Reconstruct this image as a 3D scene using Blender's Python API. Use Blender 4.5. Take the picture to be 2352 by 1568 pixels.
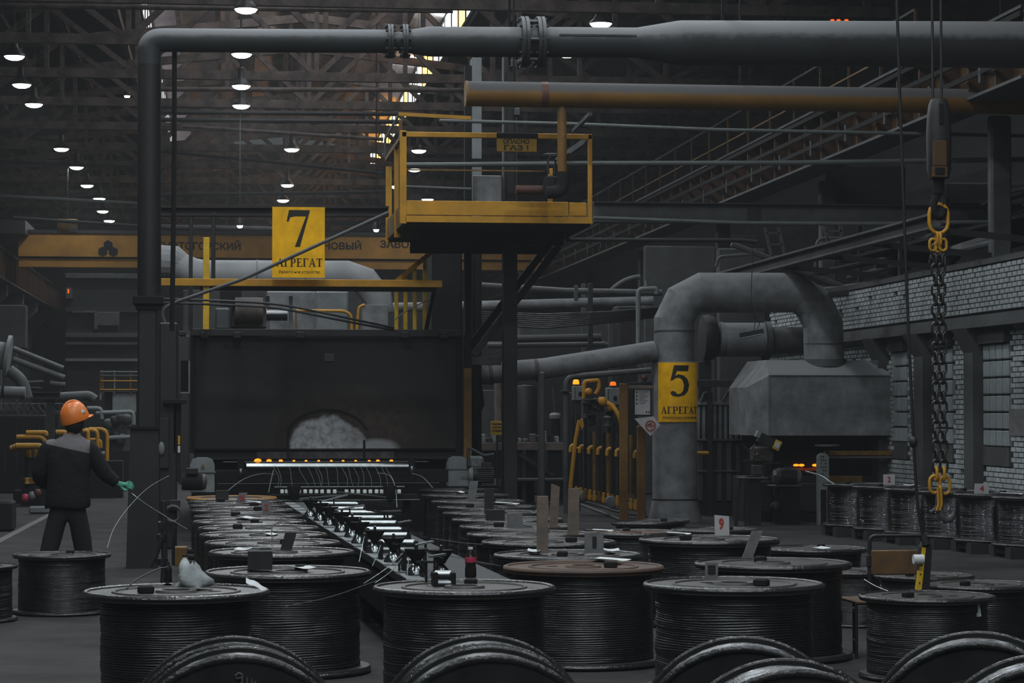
import bpy, math, random
from mathutils import Vector, Matrix
random.seed(7)
S = bpy.context.scene
COL = S.collection
for o in list(bpy.data.objects): bpy.data.objects.remove(o)
# ---------------------------------------------------------------- camera
FPX, CX, CY = 5500.0, 1176.0, 784.0          # focal length and centre in pixels of the 2352x1568 frame
EYE = 1.80
PITCH = math.atan(156 / FPX)
YAW = math.atan(656 / FPX)
cam_data = bpy.data.cameras.new('camera')
cam_data.sensor_width = 36.0
cam_data.lens = 36.0 * FPX / 2352.0
cam_data.clip_end = 400
cam = bpy.data.objects.new('camera', cam_data); COL.objects.link(cam)
cam.location = (0, 0, EYE)
cam.rotation_euler = (math.pi / 2 + PITCH, 0, -YAW)
S.camera = cam
# ---------------------------------------------------------------- world, exposure
W = bpy.data.worlds.new('hall_world'); S.world = W; W.use_nodes = True
bg = W.node_tree.nodes['Background']
bg.inputs[0].default_value = (0.86, 0.95, 1.0, 1); bg.inputs[1].default_value = 0.06
vs = S.view_settings
vs.view_transform = 'Standard'; vs.look = 'None'; vs.exposure = 0.0; vs.gamma = 1.0; vs.use_curve_mapping = False
S.cycles.use_denoising = True
S.cycles.max_bounces = 3; S.cycles.diffuse_bounces = 2; S.cycles.glossy_bounces = 2; S.cycles.transmission_bounces = 2; S.cycles.volume_bounces = 0
S.cycles.use_adaptive_sampling = True; S.cycles.adaptive_threshold = 0.1; S.cycles.adaptive_min_samples = 16
S.cycles.sample_clamp_indirect = 4.0
HAZE = 0.00058
LAMP_Z = 9.0
LAMP_POWER = 110.0
def lamp_light(x, y, z, power, spot=True, col=(0.88, 0.97, 1.0)):
    d = bpy.data.lights.new('hall_lamp_light', 'AREA')
    d.shape = 'DISK'; d.size = 0.5; d.energy = power; d.color = col
    if not spot: d.spread = math.pi
    o = bpy.data.objects.new('hall_lamp_light', d); COL.objects.link(o); o.location = (x, y, z)
    return o
# lamps of the same rows that hang behind and above the camera, out of the frame
for ly in (-8, -2, 4, 10, 16, 22, 28, 34):
    for lx in (-4.4, 0.35, 5.5): lamp_light(lx, ly, LAMP_Z + 0.4, LAMP_POWER * (1.3 if ly < 12 else 1.0))
# daylight through the roof lantern above the middle of the hall, running the whole length
for ly in (14, 33, 52):
    d = bpy.data.lights.new('lantern_daylight', 'AREA'); d.shape = 'RECTANGLE'; d.size = 5.0; d.size_y = 18; d.energy = 750; d.color = (0.93, 0.96, 1.0)
    o = bpy.data.objects.new('lantern_daylight', d); COL.objects.link(o); o.location = (1.5, ly, 13.4)
# ---------------------------------------------------------------- pixel helpers
_f = Vector((math.sin(YAW) * math.cos(PITCH), math.cos(YAW) * math.cos(PITCH), math.sin(PITCH)))
_r = Vector((math.cos(YAW), -math.sin(YAW), 0))
_u = _r.cross(_f)
def ray(px, py): return _f + _r * ((px - CX) / FPX) + _u * ((CY - py) / FPX)
def at(px, py, Y):
    d = ray(px, py); t = Y / d.y
    return Vector((t * d.x, Y, EYE + t * d.z))
def atX(px, py, X):
    d = ray(px, py); t = X / d.x
    return Vector((X, t * d.y, EYE + t * d.z))
def atZ(px, py, Z):
    d = ray(px, py); t = (Z - EYE) / d.z
    return Vector((t * d.x, t * d.y, Z))
def ppm(Y): return FPX * math.cos(YAW) / Y          # rough pixels per metre at depth Y
# ---------------------------------------------------------------- mesh builder
class MB:
    def __init__(s): s.v = []; s.f = []
    def add(s, vs, fs):
        n = len(s.v); s.v += [Vector(p) for p in vs]; s.f += [[i + n for i in f] for f in fs]; return s
    def box(s, x0, x1, y0, y1, z0, z1):
        x0, x1 = sorted((x0, x1)); y0, y1 = sorted((y0, y1)); z0, z1 = sorted((z0, z1))
        return s.add([(x0,y0,z0),(x1,y0,z0),(x1,y1,z0),(x0,y1,z0),(x0,y0,z1),(x1,y0,z1),(x1,y1,z1),(x0,y1,z1)],
                     [[0,3,2,1],[4,5,6,7],[0,1,5,4],[1,2,6,5],[2,3,7,6],[3,0,4,7]])
    def bev(s, x0, x1, y0, y1, z0, z1, b=0.01):
        """box with chamfered edges"""
        x0, x1 = sorted((x0, x1)); y0, y1 = sorted((y0, y1)); z0, z1 = sorted((z0, z1))
        b = min(b, (x1-x0)*.45, (y1-y0)*.45, (z1-z0)*.45)
        rings = []
        for z, i in ((z0, b), (z0 + b, 0), (z1 - b, 0), (z1, b)):
            a0, a1, c0, c1 = x0 + i, x1 - i, y0 + i, y1 - i
            rings.append([(a0+b,c0,z),(a1-b,c0,z),(a1,c0+b,z),(a1,c1-b,z),(a1-b,c1,z),(a0+b,c1,z),(a0,c1-b,z),(a0,c0+b,z)])
        return s.loft(rings, True)
    def loft(s, rings, caps=True, closed=True):
        n = len(rings[0]); vs = [p for r in rings for p in r]; fs = []
        for k in range(len(rings) - 1):
            for i in range(n if closed else n - 1):
                j = (i + 1) % n
                fs.append([k*n+i, k*n+j, (k+1)*n+j, (k+1)*n+i])
        if caps: fs.append(list(range(n))[::-1]); fs.append([(len(rings)-1)*n + i for i in range(n)])
        return s.add(vs, fs)
    def bar(s, p, q, w, h=None, up=(0, 0, 1)):
        """rectangular bar from p to q, w across, h along up"""
        p, q = Vector(p), Vector(q); h = h or w; d = (q - p).normalized(); u = Vector(up)
        if abs(d.dot(u)) > .97: u = Vector((0, 1, 0))
        a = d.cross(u).normalized() * w / 2; b = a.normalized().cross(d).normalized() * h / 2
        r = lambda c: [c - a - b, c + a - b, c + a + b, c - a + b]
        return s.loft([r(p), r(q)])
    def ibeam(s, p, q, w, h, t=0.02, up=(0, 0, 1)):
        p, q = Vector(p), Vector(q); d = (q - p).normalized(); u = Vector(up)
        if abs(d.dot(u)) > .97: u = Vector((0, 1, 0))
        a = d.cross(u).normalized(); b = a.cross(d).normalized(); w /= 2; h /= 2; t2 = t / 2
        pts = [(-w,-h),(w,-h),(w,-h+t),(t2,-h+t),(t2,h-t),(w,h-t),(w,h),(-w,h),(-w,h-t),(-t2,h-t),(-t2,-h+t),(-w,-h+t)]
        return s.loft([[c + a*x + b*y for x, y in pts] for c in (p, q)])
    def tube(s, path, r, n=12, caps=True, closed=False):
        path = [Vector(p) for p in path]; m = len(path)
        rs = r if isinstance(r, (list, tuple)) else [r] * m
        rings = []; ref = None
        for i in range(m):
            if closed: t = path[(i+1) % m] - path[i-1]
            else: t = path[min(i+1, m-1)] - path[max(i-1, 0)]
            t.normalize()
            if ref is None:
                ref = Vector((0,0,1)) if abs(t.z) < .9 else Vector((0,1,0))
            a = ref - t * ref.dot(t)
            if a.length < 1e-4: a = t.orthogonal()
            a.normalize(); b = t.cross(a); ref = a
            rings.append([path[i] + (a*math.cos(2*math.pi*k/n) + b*math.sin(2*math.pi*k/n)) * rs[i] for k in range(n)])
        if closed: rings.append(rings[0])
        return s.loft(rings, caps and not closed)
    def lathe(s, prof, n=32, c=(0, 0, 0), axis='z', caps=True):
        c = Vector(c); rings = []
        for r, z in prof:
            ring = []
            for k in range(n):
                a = 2 * math.pi * k / n; x, y = r*math.cos(a), r*math.sin(a)
                ring.append(c + (Vector((x, y, z)) if axis == 'z' else Vector((y, z, x)) if axis == 'y' else Vector((z, x, y))))
            rings.append(ring)
        return s.loft(rings, caps)
    def prism(s, poly, d):
        d = Vector(d); poly = [Vector(p) for p in poly]
        return s.loft([poly, [p + d for p in poly]])
    def sphere(s, c, r, n=12, m=7, sc=(1, 1, 1)):
        return s.add(*_sphere(c, r, n, m, sc))
def _sphere(c, r, n, m, sc):
    vs = [(c[0], c[1], c[2] - r*sc[2])]; fs = []
    for j in range(1, m):
        p = -math.pi/2 + math.pi*j/m
        for i in range(n):
            a = 2*math.pi*i/n
            vs.append((c[0]+r*sc[0]*math.cos(p)*math.cos(a), c[1]+r*sc[1]*math.cos(p)*math.sin(a), c[2]+r*sc[2]*math.sin(p)))
    vs.append((c[0], c[1], c[2] + r*sc[2])); L = len(vs) - 1
    for i in range(n):
        j = (i+1) % n
        fs.append([0, 1+j, 1+i]); fs.append([L, 1+(m-2)*n+i, 1+(m-2)*n+j])
        for k in range(m-2): fs.append([1+k*n+i, 1+k*n+j, 1+(k+1)*n+j, 1+(k+1)*n+i])
    return vs, fs
WL = {}                                                 # world location of objects without rotation
def tag(o, label=None, cat=None, group=None, kind=None):
    if label: o['label'] = label
    if cat: o['category'] = cat
    if group: o['group'] = group
    if kind: o['kind'] = kind
    return o
def thing(name, loc, label, cat, group=None, kind=None, rz=0):
    o = bpy.data.objects.new(name, None); COL.objects.link(o); o.location = loc; o.rotation_euler.z = rz
    o.empty_display_size = .2
    WL[o.name] = Vector(loc)
    return tag(o, label, cat, group, kind)
def mesh_of(name, mb, mat, smooth=40):
    me = bpy.data.meshes.new(name); me.from_pydata([tuple(p) for p in mb.v], [], mb.f); me.validate(); me.update()
    if mat: me.materials.append(M[mat] if isinstance(mat, str) else mat)
    if smooth:
        me.polygons.foreach_set('use_smooth', [True] * len(me.polygons))
        me.set_sharp_from_angle(angle=math.radians(smooth))
    return me
def obj(name, mb, mat, parent=None, label=None, cat=None, group=None, kind=None, smooth=40, local=False):
    """one mesh object; world coordinates unless local, origin at its base"""
    if parent is not None:
        off = Vector((0,0,0)) if local else WL[parent.name]
    else:
        xs = [p.x for p in mb.v]; ys = [p.y for p in mb.v]; zs = [p.z for p in mb.v]
        off = Vector(((min(xs)+max(xs))/2, (min(ys)+max(ys))/2, min(zs)))
    if not local or parent is None: mb.v = [p - off for p in mb.v]
    o = bpy.data.objects.new(name, mesh_of(name, mb, mat, smooth)); COL.objects.link(o)
    if parent is not None: o.parent = parent; WL[o.name] = WL.get(parent.name, Vector((0,0,0)))
    else: o.location = off; WL[o.name] = off
    return tag(o, label, cat, group, kind)
def data_copy(o, parent, loc=None):
    c = o.copy(); COL.objects.link(c); c.parent = parent
    if loc is not None: c.location = loc
    return c
def copy_tree(o, parent=None):
    c = o.copy(); COL.objects.link(c); c.parent = parent
    for ch in o.children: copy_tree(ch, c)
    return c
def rect(p0, p1, Y):
    """pixel corners -> (x0, x1, z0, z1) on the plane Y"""
    a, b = at(*p0, Y), at(*p1, Y)
    return min(a.x, b.x), max(a.x, b.x), min(a.z, b.z), max(a.z, b.z)
def arc(c, r, a0, a1, n, ax=(1,0,0), ay=(0,0,1)):
    c = Vector(c); ax = Vector(ax); ay = Vector(ay)
    return [c + ax*r*math.cos(a0+(a1-a0)*i/n) + ay*r*math.sin(a0+(a1-a0)*i/n) for i in range(n+1)]
def fillet(path, r, n=5):
    """round the corners of a polyline"""
    path = [Vector(p) for p in path]; out = [path[0]]
    for i in range(1, len(path)-1):
        p, a, b = path[i], path[i-1]-path[i], path[i+1]-path[i]
        k = min(r, a.length*.49, b.length*.49); a.normalize(); b.normalize()
        p0, p1 = p + a*k, p + b*k
        for j in range(n+1):
            t = j/n; out.append(p0*(1-t)**2 + p*2*t*(1-t) + p1*t*t)
    out.append(path[-1]); return out
# ---------------------------------------------------------------- materials
M = {}
def mat(name, col, rough=.6, metal=0., var=.35, scale=3., bump=.0, bscale=40., col2=None, dust=None, spec=.35, emit=None, dust_lo=.35, mix=None):
    m = bpy.data.materials.new(name); m.use_nodes = True; nt = m.node_tree; N = nt.nodes; L = nt.links
    b = N['Principled BSDF']; b.inputs['Roughness'].default_value = rough; b.inputs['Metallic'].default_value = metal
    b.inputs['Specular IOR Level'].default_value = spec
    tc = N.new('ShaderNodeTexCoord')
    n1 = N.new('ShaderNodeTexNoise'); n1.inputs['Scale'].default_value = scale; n1.inputs['Detail'].default_value = 5; n1.inputs['Roughness'].default_value = .65
    L.new(tc.outputs['Object'], n1.inputs['Vector'])
    cr = N.new('ShaderNodeValToRGB'); cr.color_ramp.elements[0].position = .3; cr.color_ramp.elements[1].position = .72
    c2 = col2 or [c*(1-var) for c in col]
    cr.color_ramp.elements[0].color = (*c2, 1); cr.color_ramp.elements[1].color = (*[c*(1+var*.5) for c in col], 1)
    L.new(n1.outputs['Fac'], cr.inputs['Fac']); out = cr.outputs['Color']
    if dust:                                            # settled dust lies on faces that look up
        g = N.new('ShaderNodeNewGeometry'); sx = N.new('ShaderNodeSeparateXYZ'); L.new(g.outputs['Normal'], sx.inputs[0])
        n2 = N.new('ShaderNodeTexNoise'); n2.inputs['Scale'].default_value = 9; n2.inputs['Detail'].default_value = 4; L.new(tc.outputs['Object'], n2.inputs['Vector'])
        ad = N.new('ShaderNodeMath'); ad.operation = 'MULTIPLY_ADD'; ad.inputs[1].default_value = .35; L.new(n2.outputs['Fac'], ad.inputs[0]); L.new(sx.outputs['Z'], ad.inputs[2])
        mr = N.new('ShaderNodeMapRange'); mr.inputs['From Min'].default_value = dust_lo; mr.inputs['From Max'].default_value = dust_lo + .3; L.new(ad.outputs[0], mr.inputs['Value'])
        mx = N.new('ShaderNodeMix'); mx.data_type = 'RGBA'; L.new(mr.outputs[0], mx.inputs['Factor']); L.new(out, mx.inputs['A']); mx.inputs['B'].default_value = (*dust, 1)
        out = mx.outputs['Result']
        mr2 = N.new('ShaderNodeMapRange'); mr2.inputs['To Min'].default_value = rough; mr2.inputs['To Max'].default_value = .95; L.new(mr.outputs[0], mr2.inputs['Value']); L.new(mr2.outputs[0], b.inputs['Roughness'])
    L.new(out, b.inputs['Base Color'])
    if bump:
        n3 = N.new('ShaderNodeTexNoise'); n3.inputs['Scale'].default_value = bscale; n3.inputs['Detail'].default_value = 3; L.new(tc.outputs['Object'], n3.inputs['Vector'])
        bp = N.new('ShaderNodeBump'); bp.inputs['Strength'].default_value = bump; bp.inputs['Distance'].default_value = .01
        L.new(n3.outputs['Fac'], bp.inputs['Height']); L.new(bp.outputs[0], b.inputs['Normal'])
    if emit: b.inputs['Emission Color'].default_value = (*emit[0], 1); b.inputs['Emission Strength'].default_value = emit[1]
    M[name] = m; return m
DUST = (.16, .165, .17)
mat('floor', (.044, .043, .044), .9, spec=.12, var=.45, scale=1.3, bump=.25, bscale=14)
mat('concrete', (.055, .056, .058), .85, var=.35, scale=2.0, bump=.2, bscale=20)
mat('dark_wall', (.026, .027, .029), .9, var=.3, scale=.7)
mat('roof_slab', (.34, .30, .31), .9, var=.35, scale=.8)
mat('roof_shaded', (.018, .018, .02), .9, var=.3, scale=.8)  # side roof slabs, the shade beside the lantern put into their colour
mat('steel_dark', (.014, .014, .0148), .55, var=.35, scale=4, bump=.1, dust=(.06, .062, .065), dust_lo=.75)
mat('steel_black', (.012, .012, .0125), .8, var=.3, scale=4, spec=.15)
mat('steel_grey', (.06, .062, .065), .6, var=.4, scale=3, bump=.1, dust=(.13, .135, .14), dust_lo=.7)
mat('steel_pale', (.16, .175, .18), .6, var=.3, scale=3)
mat('rust_steel', (.11, .085, .075), .7, var=.5, scale=3, col2=(.022, .018, .017), dust=(.09, .085, .085), dust_lo=.8)
mat('pipe_grey', (.028, .030, .032), .55, var=.3, scale=2.0, bump=.15, bscale=12, dust=(.15, .155, .162), dust_lo=.24)
mat('duct_grey', (.17, .174, .182), .7, var=.5, scale=3.5, bump=.2, bscale=9, dust=(.19, .195, .205), dust_lo=.75)
mat('duct_pale', (.23, .235, .245), .7, var=.25, scale=2, bump=.15, bscale=9)
mat('yellow', (.44, .205, .009), .55, var=.4, scale=3, col2=(.32, .165, .012), bump=.1)
mat('yellow_dull', (.17, .085, .012), .6, var=.4, scale=3, col2=(.08, .04, .009))
mat('yellow_pipe', (.135, .065, .009), .6, var=.3, scale=1.5, dust=(.075, .074, .076), dust_lo=.17)
mat('yellow_runway', (.075, .037, .012), .7, var=.35, scale=1.2)
mat('yellow_stiff', (.045, .02, .009), .7, var=.35, scale=1.2)
mat('yellow_crane', (.27, .125, .014), .7, var=.35, scale=1.2, col2=(.16, .075, .012))
mat('yellow_bright', (.65, .40, .02), .5, var=.3, scale=5)
mat('sign_yellow', (.95, .50, .002), .5, var=.12, scale=5, col2=(.68, .34, .004), spec=.2)
mat('sign_ink', (.012, .010, .008), .6, var=.1)
mat('sign_white', (.42, .41, .42), .6, var=.15, scale=10)
mat('sign_red', (.35, .04, .03), .6, var=.2)
mat('brown_red', (.07, .022, .016), .6, var=.4)
mat('wood', (.15, .115, .095), .8, var=.35, scale=8, bump=.2)
mat('wood_dark', (.022, .02, .02), .8, var=.35, scale=8)
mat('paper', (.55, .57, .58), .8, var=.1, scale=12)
mat('plate_grey', (.15, .15, .155), .6, var=.4, scale=10)
mat('spool_rim', (.034, .034, .035), .26, metal=.4, var=.4, scale=9, bump=.6, bscale=30, spec=.5)
mat('spool_flange', (.047, .042, .041), .5, var=.5, scale=5, bump=.3, bscale=18)
mat('spool_rust', (.075, .040, .024), .65, var=.5, scale=4, col2=(.04, .028, .025), bump=.3, bscale=18)
mat('spool_orange', (.32, .15, .03), .5, var=.4, scale=4)
mat('wire_dark', (.07, .07, .072), .34, metal=.85, var=.4, scale=6, spec=.45)
mat('wire_bright', (.15, .155, .16), .13, metal=1., var=.3, scale=6, spec=.5)
mat('wire_strand', (.35, .40, .40), .35, metal=.7, var=.1)
mat('chrome', (.22, .24, .245), .2, metal=1., var=.3, scale=8)
mat('chrome_dark', (.11, .115, .12), .25, metal=.9, var=.3, scale=8)
mat('cable', (.014, .014, .015), .5, var=.1)
mat('cable_grey', (.09, .10, .10), .45, var=.2)
mat('motor_grey', (.20, .215, .22), .5, var=.3, scale=6)
mat('furnace', (.022, .0222, .0225), .75, var=.35, scale=2.2, bump=.15)
mat('brick', (.33, .36, .37), .85, var=.45, scale=4, bump=.3, bscale=25)
mat('mortar', (.035, .036, .037), .9, var=.2)
mat('glass_block', (.27, .30, .31), .35, var=.3, scale=3)
mat('helmet', (.68, .17, .022), .35, var=.12, scale=6, spec=.5)
mat('jacket_dark', (.010, .010, .011), .85, var=.2, bump=.2, bscale=25)
mat('jacket_grey', (.18, .165, .17), .85, var=.25, bump=.2, bscale=25)
mat('skin', (.14, .07, .05), .6, var=.15)
mat('hair', (.012, .010, .010), .7, var=.2)
mat('glove_green', (.07, .30, .22), .8, var=.4, scale=20)
mat('rubber', (.012, .012, .012), .7, var=.2)
mat('lamp_white', (.8, .8, .8), .5, emit=((1., .985, .95), 9.))
mat('lamp_shell', (.02, .021, .022), .4, metal=.5)
mat('glow_orange', (.8, .25, .02), .5, emit=((1., .22, .008), 2.2))
mat('glow_red', (.8, .1, .01), .5, emit=((1., .13, .01), 1.2))
mat('pane_warm', (.6, .4, .2), .5, emit=((1., .46, .08), 7.0))
mat('pane_white', (.7, .75, .75), .5, emit=((.9, 1., .97), 22.0))
mat('plastic_white', (.50, .54, .55), .45, var=.15)
mat('guide_glint', (.8, .83, .82), .4, var=.05)  # lamp reflections on the chrome wire guides, painted as flat white
mat('ember_dim', (.2, .03, .01), .5, emit=((1., .12, .01), .06))
mat('sign_dull', (.35, .2, .015), .6, var=.25)
mat('chain', (.045, .043, .042), .35, metal=.6, var=.4)
mat('chair_panel', (.13, .065, .02), .6, var=.45, scale=6, col2=(.06, .035, .02))
mat('paint_worn', (.14, .135, .13), .8, var=.4, scale=6)
mat('pane_dirty', (.3, .32, .33), .5, emit=((.95, .95, 1.), 1.3))
mat('rag', (.22, .24, .245), .9, var=.3, scale=12, bump=.4, bscale=30)
mat('wire_mid', (.10, .103, .107), .25, metal=1., var=.3, scale=6, spec=.5)
mat('furnace_low', (.085, .084, .086), .8, var=.5, scale=5, col2=(.016, .015, .0145))
mat('spool_face', (.02, .019, .019), .7, var=.4, scale=5, spec=.2)
mat('chalk', (.10, .10, .10), .9)
mat('cola', (.012, .008, .007), .15, var=.1)
mat('label_red', (.35, .03, .07), .5, var=.1)

for k in ('lamp_white', 'glow_orange', 'glow_red', 'ember_dim'): M[k].cycles.emission_sampling = 'NONE'
# ================================================================ the hall
XL, XR, YE = -10.0, 14.0, 104.0
m = MB(); m.box(XL-1, XR+2, -14, YE+1, -.2, 0); obj('floor', m, 'floor', kind='structure', label='grey concrete factory floor', smooth=0)
m = MB(); m.box(XL-1, XR+1, YE, YE+.3, 0, 13); wall_far = obj('wall_far', m, 'dark_wall', kind='structure', smooth=0)
m = MB(); m.box(XL-.3, XL, 30, YE, 0, 12); obj('wall_left', m, 'dark_wall', kind='structure', smooth=0)
m = MB(); m.box(XR, XR+.3, 18, YE, 0, 12); obj('wall_right', m, 'dark_wall', kind='structure', smooth=0)
m = MB()
for (x0, z0, x1, z1) in ((-2.2, 11.9, 6.2, 11.9),):
    pass
m.loft([[(x, y, z) for x, z in ((-2.2, 13.0), (2.0, 13.9), (6.2, 13.0), (6.2, 13.2), (2.0, 14.1), (-2.2, 13.2))] for y in (4, YE)])
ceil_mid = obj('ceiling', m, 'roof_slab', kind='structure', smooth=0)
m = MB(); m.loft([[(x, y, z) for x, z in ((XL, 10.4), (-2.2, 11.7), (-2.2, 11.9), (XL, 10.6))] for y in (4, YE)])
ceil_l = obj('ceiling', m, 'roof_shaded', kind='structure', smooth=0)
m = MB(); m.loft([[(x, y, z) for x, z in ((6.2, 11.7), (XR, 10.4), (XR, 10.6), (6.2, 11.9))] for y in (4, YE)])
ceil_r = obj('ceiling', m, 'roof_shaded', kind='structure', smooth=0)
# lantern glazing: panes with mullions on both sides of the raised middle roof
for side, x in ((0, -2.2), (1, 6.2)):
    w = thing('window_%d' % (side+1), (x, 4, 11.9), None, None, kind='structure')
    m = MB()
    for k in range(51): m.box(x-.04, x+.04, 4+2*k-.05, 4+2*k+.05, 11.85, 13.05)
    m.box(x-.05, x+.05, 4, YE, 11.85, 11.95); m.box(x-.05, x+.05, 4, YE, 12.95, 13.05)
    obj('window_frame', m, 'steel_dark', w, smooth=0)
    mm = mesh_of('pane', MB().box(-.01, .01, .06, 1.94, .08, 1.04), 'pane_white', 0); mw = mesh_of('pane', MB().box(-.01, .01, .06, 1.94, .08, 1.04), 'pane_warm', 0); md = mesh_of('pane', MB().box(-.01, .01, .06, 1.94, .08, 1.04), 'pane_dirty', 0)
    rr = random.Random(5)
    for k in range(18, 50):
        q = rr.random()
        o = bpy.data.objects.new('pane', (mw if q < .22 else mm if q < .34 else md) if side else md); COL.objects.link(o); o.parent = w; o.location = (0, 2*k, 0)
# purlins under the roof slabs
pur = {}
def purlin(parent, x, z, y0=30):
    me = pur.setdefault('me', mesh_of('purlin', MB().box(-.07, .07, 0, YE-30, -.22, 0), 'rust_steel', 0))
    o = bpy.data.objects.new('purlin', me); COL.objects.link(o); o.parent = parent; o.location = Vector((x, y0, z)) - parent.location
for k in range(7):
    x = -1.4 + k*1.12; purlin(ceil_mid, x, 13.0 + .9*(1-abs(x-2)/4.2))
for k in range(6): x = -9.2 + k*1.3; purlin(ceil_l, x, 10.4 + (x-XL)/7.8*1.3)
for k in range(6): x = 7.0 + k*1.3; purlin(ceil_r, x, 11.7 - (x-6.2)/7.8*1.3)
# cross battens that read as slab joints in the lit middle roof
bat = mesh_of('slab_rib', MB().box(-4.2, 4.2, -.09, .09, -.16, 0), 'roof_slab', 0)
# roof trusses, one every five metres
TR_Y = [44 + 5*k for k in range(12)]
def truss_parts():
    zb = 9.3
    top = lambda x: 10.15 + 1.3*(1 - abs(x-2)/12.0)
    parts = [('bottom_chord', MB().bar((XL, 0, zb), (XR, 0, zb), .16, .2)),
             ('top_chord', MB().bar((XL, 0, top(XL)), (2, 0, top(2)), .16, .2).bar((2, 0, top(2)), (XR, 0, top(XR)), .16, .2))]
    xs = [XL + 2*k for k in range(13)]
    for i, x in enumerate(xs):
        parts.append(('post', MB().bar((x, 0, zb), (x, 0, top(x)), .1)))
        if i < 12:
            a, b = (x, 0, zb), (xs[i+1], 0, top(xs[i+1]))
            if i % 2: a, b = (x, 0, top(x)), (xs[i+1], 0, zb)
            parts.append(('diagonal', MB().bar(a, b, .12)))
    return parts
tp = [(n, mesh_of(n, b, 'rust_steel', 0)) for n, b in truss_parts()]
ords = ['first','second','third','fourth','fifth','sixth','seventh','eighth','ninth','tenth','eleventh','twelfth','thirteenth','fourteenth','fifteenth']
for k, y in enumerate(TR_Y):
    t = thing('roof_truss', (0, y, 0), 'rusty steel roof truss across the hall, %s from the front' % ords[k], 'truss', 'roof trusses')
    for n, me in tp:
        o = bpy.data.objects.new(n, me); COL.objects.link(o); o.parent = t
# longitudinal bracing rods and service pipes high in the roof
def line_thing(name, path, r, mt, label, cat, n=8, group=None):
    return obj(name, MB().tube(path, r, n), mt, label=label, cat=cat, group=group)
for (p, q, r, mt, lab) in (
    ((0, 13), (1040, 25), .05, 'rust_steel', 'rusty thin pipe running across under the roof at the picture top'),
    ((0, 84), (330, 97), .05, 'steel_dark', 'dark pipe across the roof left of the big pipe elbow'),
    ((370, 205), (1075, 207), .055, 'rust_steel', 'rusty brown pipe across the roof below the third lamp'),
    ((0, 172), (1075, 182), .05, 'rust_steel', 'thin rusty pipe across the roof just below the grey vent pipe'),
    ((370, 243), (1075, 247), .06, 'steel_dark', 'upper one of the stacked dark roof pipes left of the platform'),
    ((370, 258), (960, 262), .06, 'steel_dark', 'middle one of the stacked dark roof pipes left of the platform'),
    ((370, 275), (930, 280), .06, 'steel_dark', 'lowest one of the stacked dark roof pipes left of the platform'),
    ((0, 310), (880, 398), .05, 'steel_dark', 'long slanting dark roof pipe left of the platform'),
    ((420, 290), (880, 320), .05, 'rust_steel', 'slanting brown roof pipe above the left platform post'),
    ((0, 372), (330, 385), .05, 'steel_dark', 'dark pipe across the left bay at the fifth lamp'),
    ((0, 450), (330, 468), .05, 'steel_grey', 'grey pipe across the left bay below the seventh lamp'),
    ((30, 500), (330, 520), .05, 'steel_dark', 'lowest dark pipe across the left bay above the crane'),
    ((370, 448), (900, 440), .05, 'steel_dark', 'dark pipe across the far roof behind the number seven sign'),
    ((370, 520), (640, 525), .06, 'steel_grey', 'grey pipe across the far hall left of the number seven sign')):
    yy = 46 if p[1] < 30 else 50 if p[1] < 150 else 57 if p[1] < 230 else 62 if p[1] < 300 else 70
    line_thing('roof_pipe', [at(*p, yy), at(*q, yy)], r, mt, lab, 'pipe', 8, 'roof pipes')
# ---------------------------------------------------------------- hall lamps in view
def make_lamp():
    t = thing('hall_lamp', (0, 0, 0), None, None)
    sh = MB().lathe([(.05, .42), (.07, .40), (.08, .2), (.13, .12), (.22, .03), (.225, 0), (.21, 0), (.1, .08), (.02, .1)], 20)
    obj('shade', sh, 'lamp_shell', t, local=True)
    obj('lens', MB().lathe([(.02, -.075), (.1, -.068), (.17, -.04), (.21, .005), (.02, .02)], 20), 'lamp_white', t, local=True)
    obj('hanger', MB().tube([(0, 0, 0), (0, 0, 1)], .012, 6), 'steel_dark', t, local=True)
    return t
lamp0 = make_lamp()
lamp_px = [(33,130,'left'),(50,195,'left'),(78,240,'left'),(141,342,'left'),(176,384,'left'),(200,426,'left'),(228,456,'left'),(236,485,'left'),(251,507,'left'),
           (565,22,'middle'),(555,125,'middle'),(554,198,'middle'),(554,243,'middle'),(670,343,'middle'),(660,425,'middle'),(650,460,'middle'),
           (1380,55,'right'),(1302,124,'right'),(962,346,'right'),(952,389,'right'),(982,458,'right'),(910,428,'right')]
cnt = {}
for i, (px, py, row) in enumerate(lamp_px):
    p = atZ(px, py, LAMP_Z); k = cnt.get(row, 0); cnt[row] = k + 1
    o = lamp0 if i == 0 else copy_tree(lamp0)
    o.location = p
    rf = (10.4 + (p.x-XL)/7.8*1.3) if p.x < -2.2 else (13.0 + .9*(1-abs(p.x-2)/4.2)) if p.x < 6.2 else (11.7 - (p.x-6.2)/7.8*1.3)
    for ch in o.children:
        if ch.name.startswith('hanger'): ch.location.z = .4; ch.scale.z = rf - p.z - .4
    tag(o, 'round white hall lamp, %s from the front in the %s lamp row' % (ords[k], row), 'lamp', 'hall lamps')
    lamp_light(p.x, p.y, p.z - .06, LAMP_POWER * (1.5 if row == 'middle' else .8))
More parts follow.
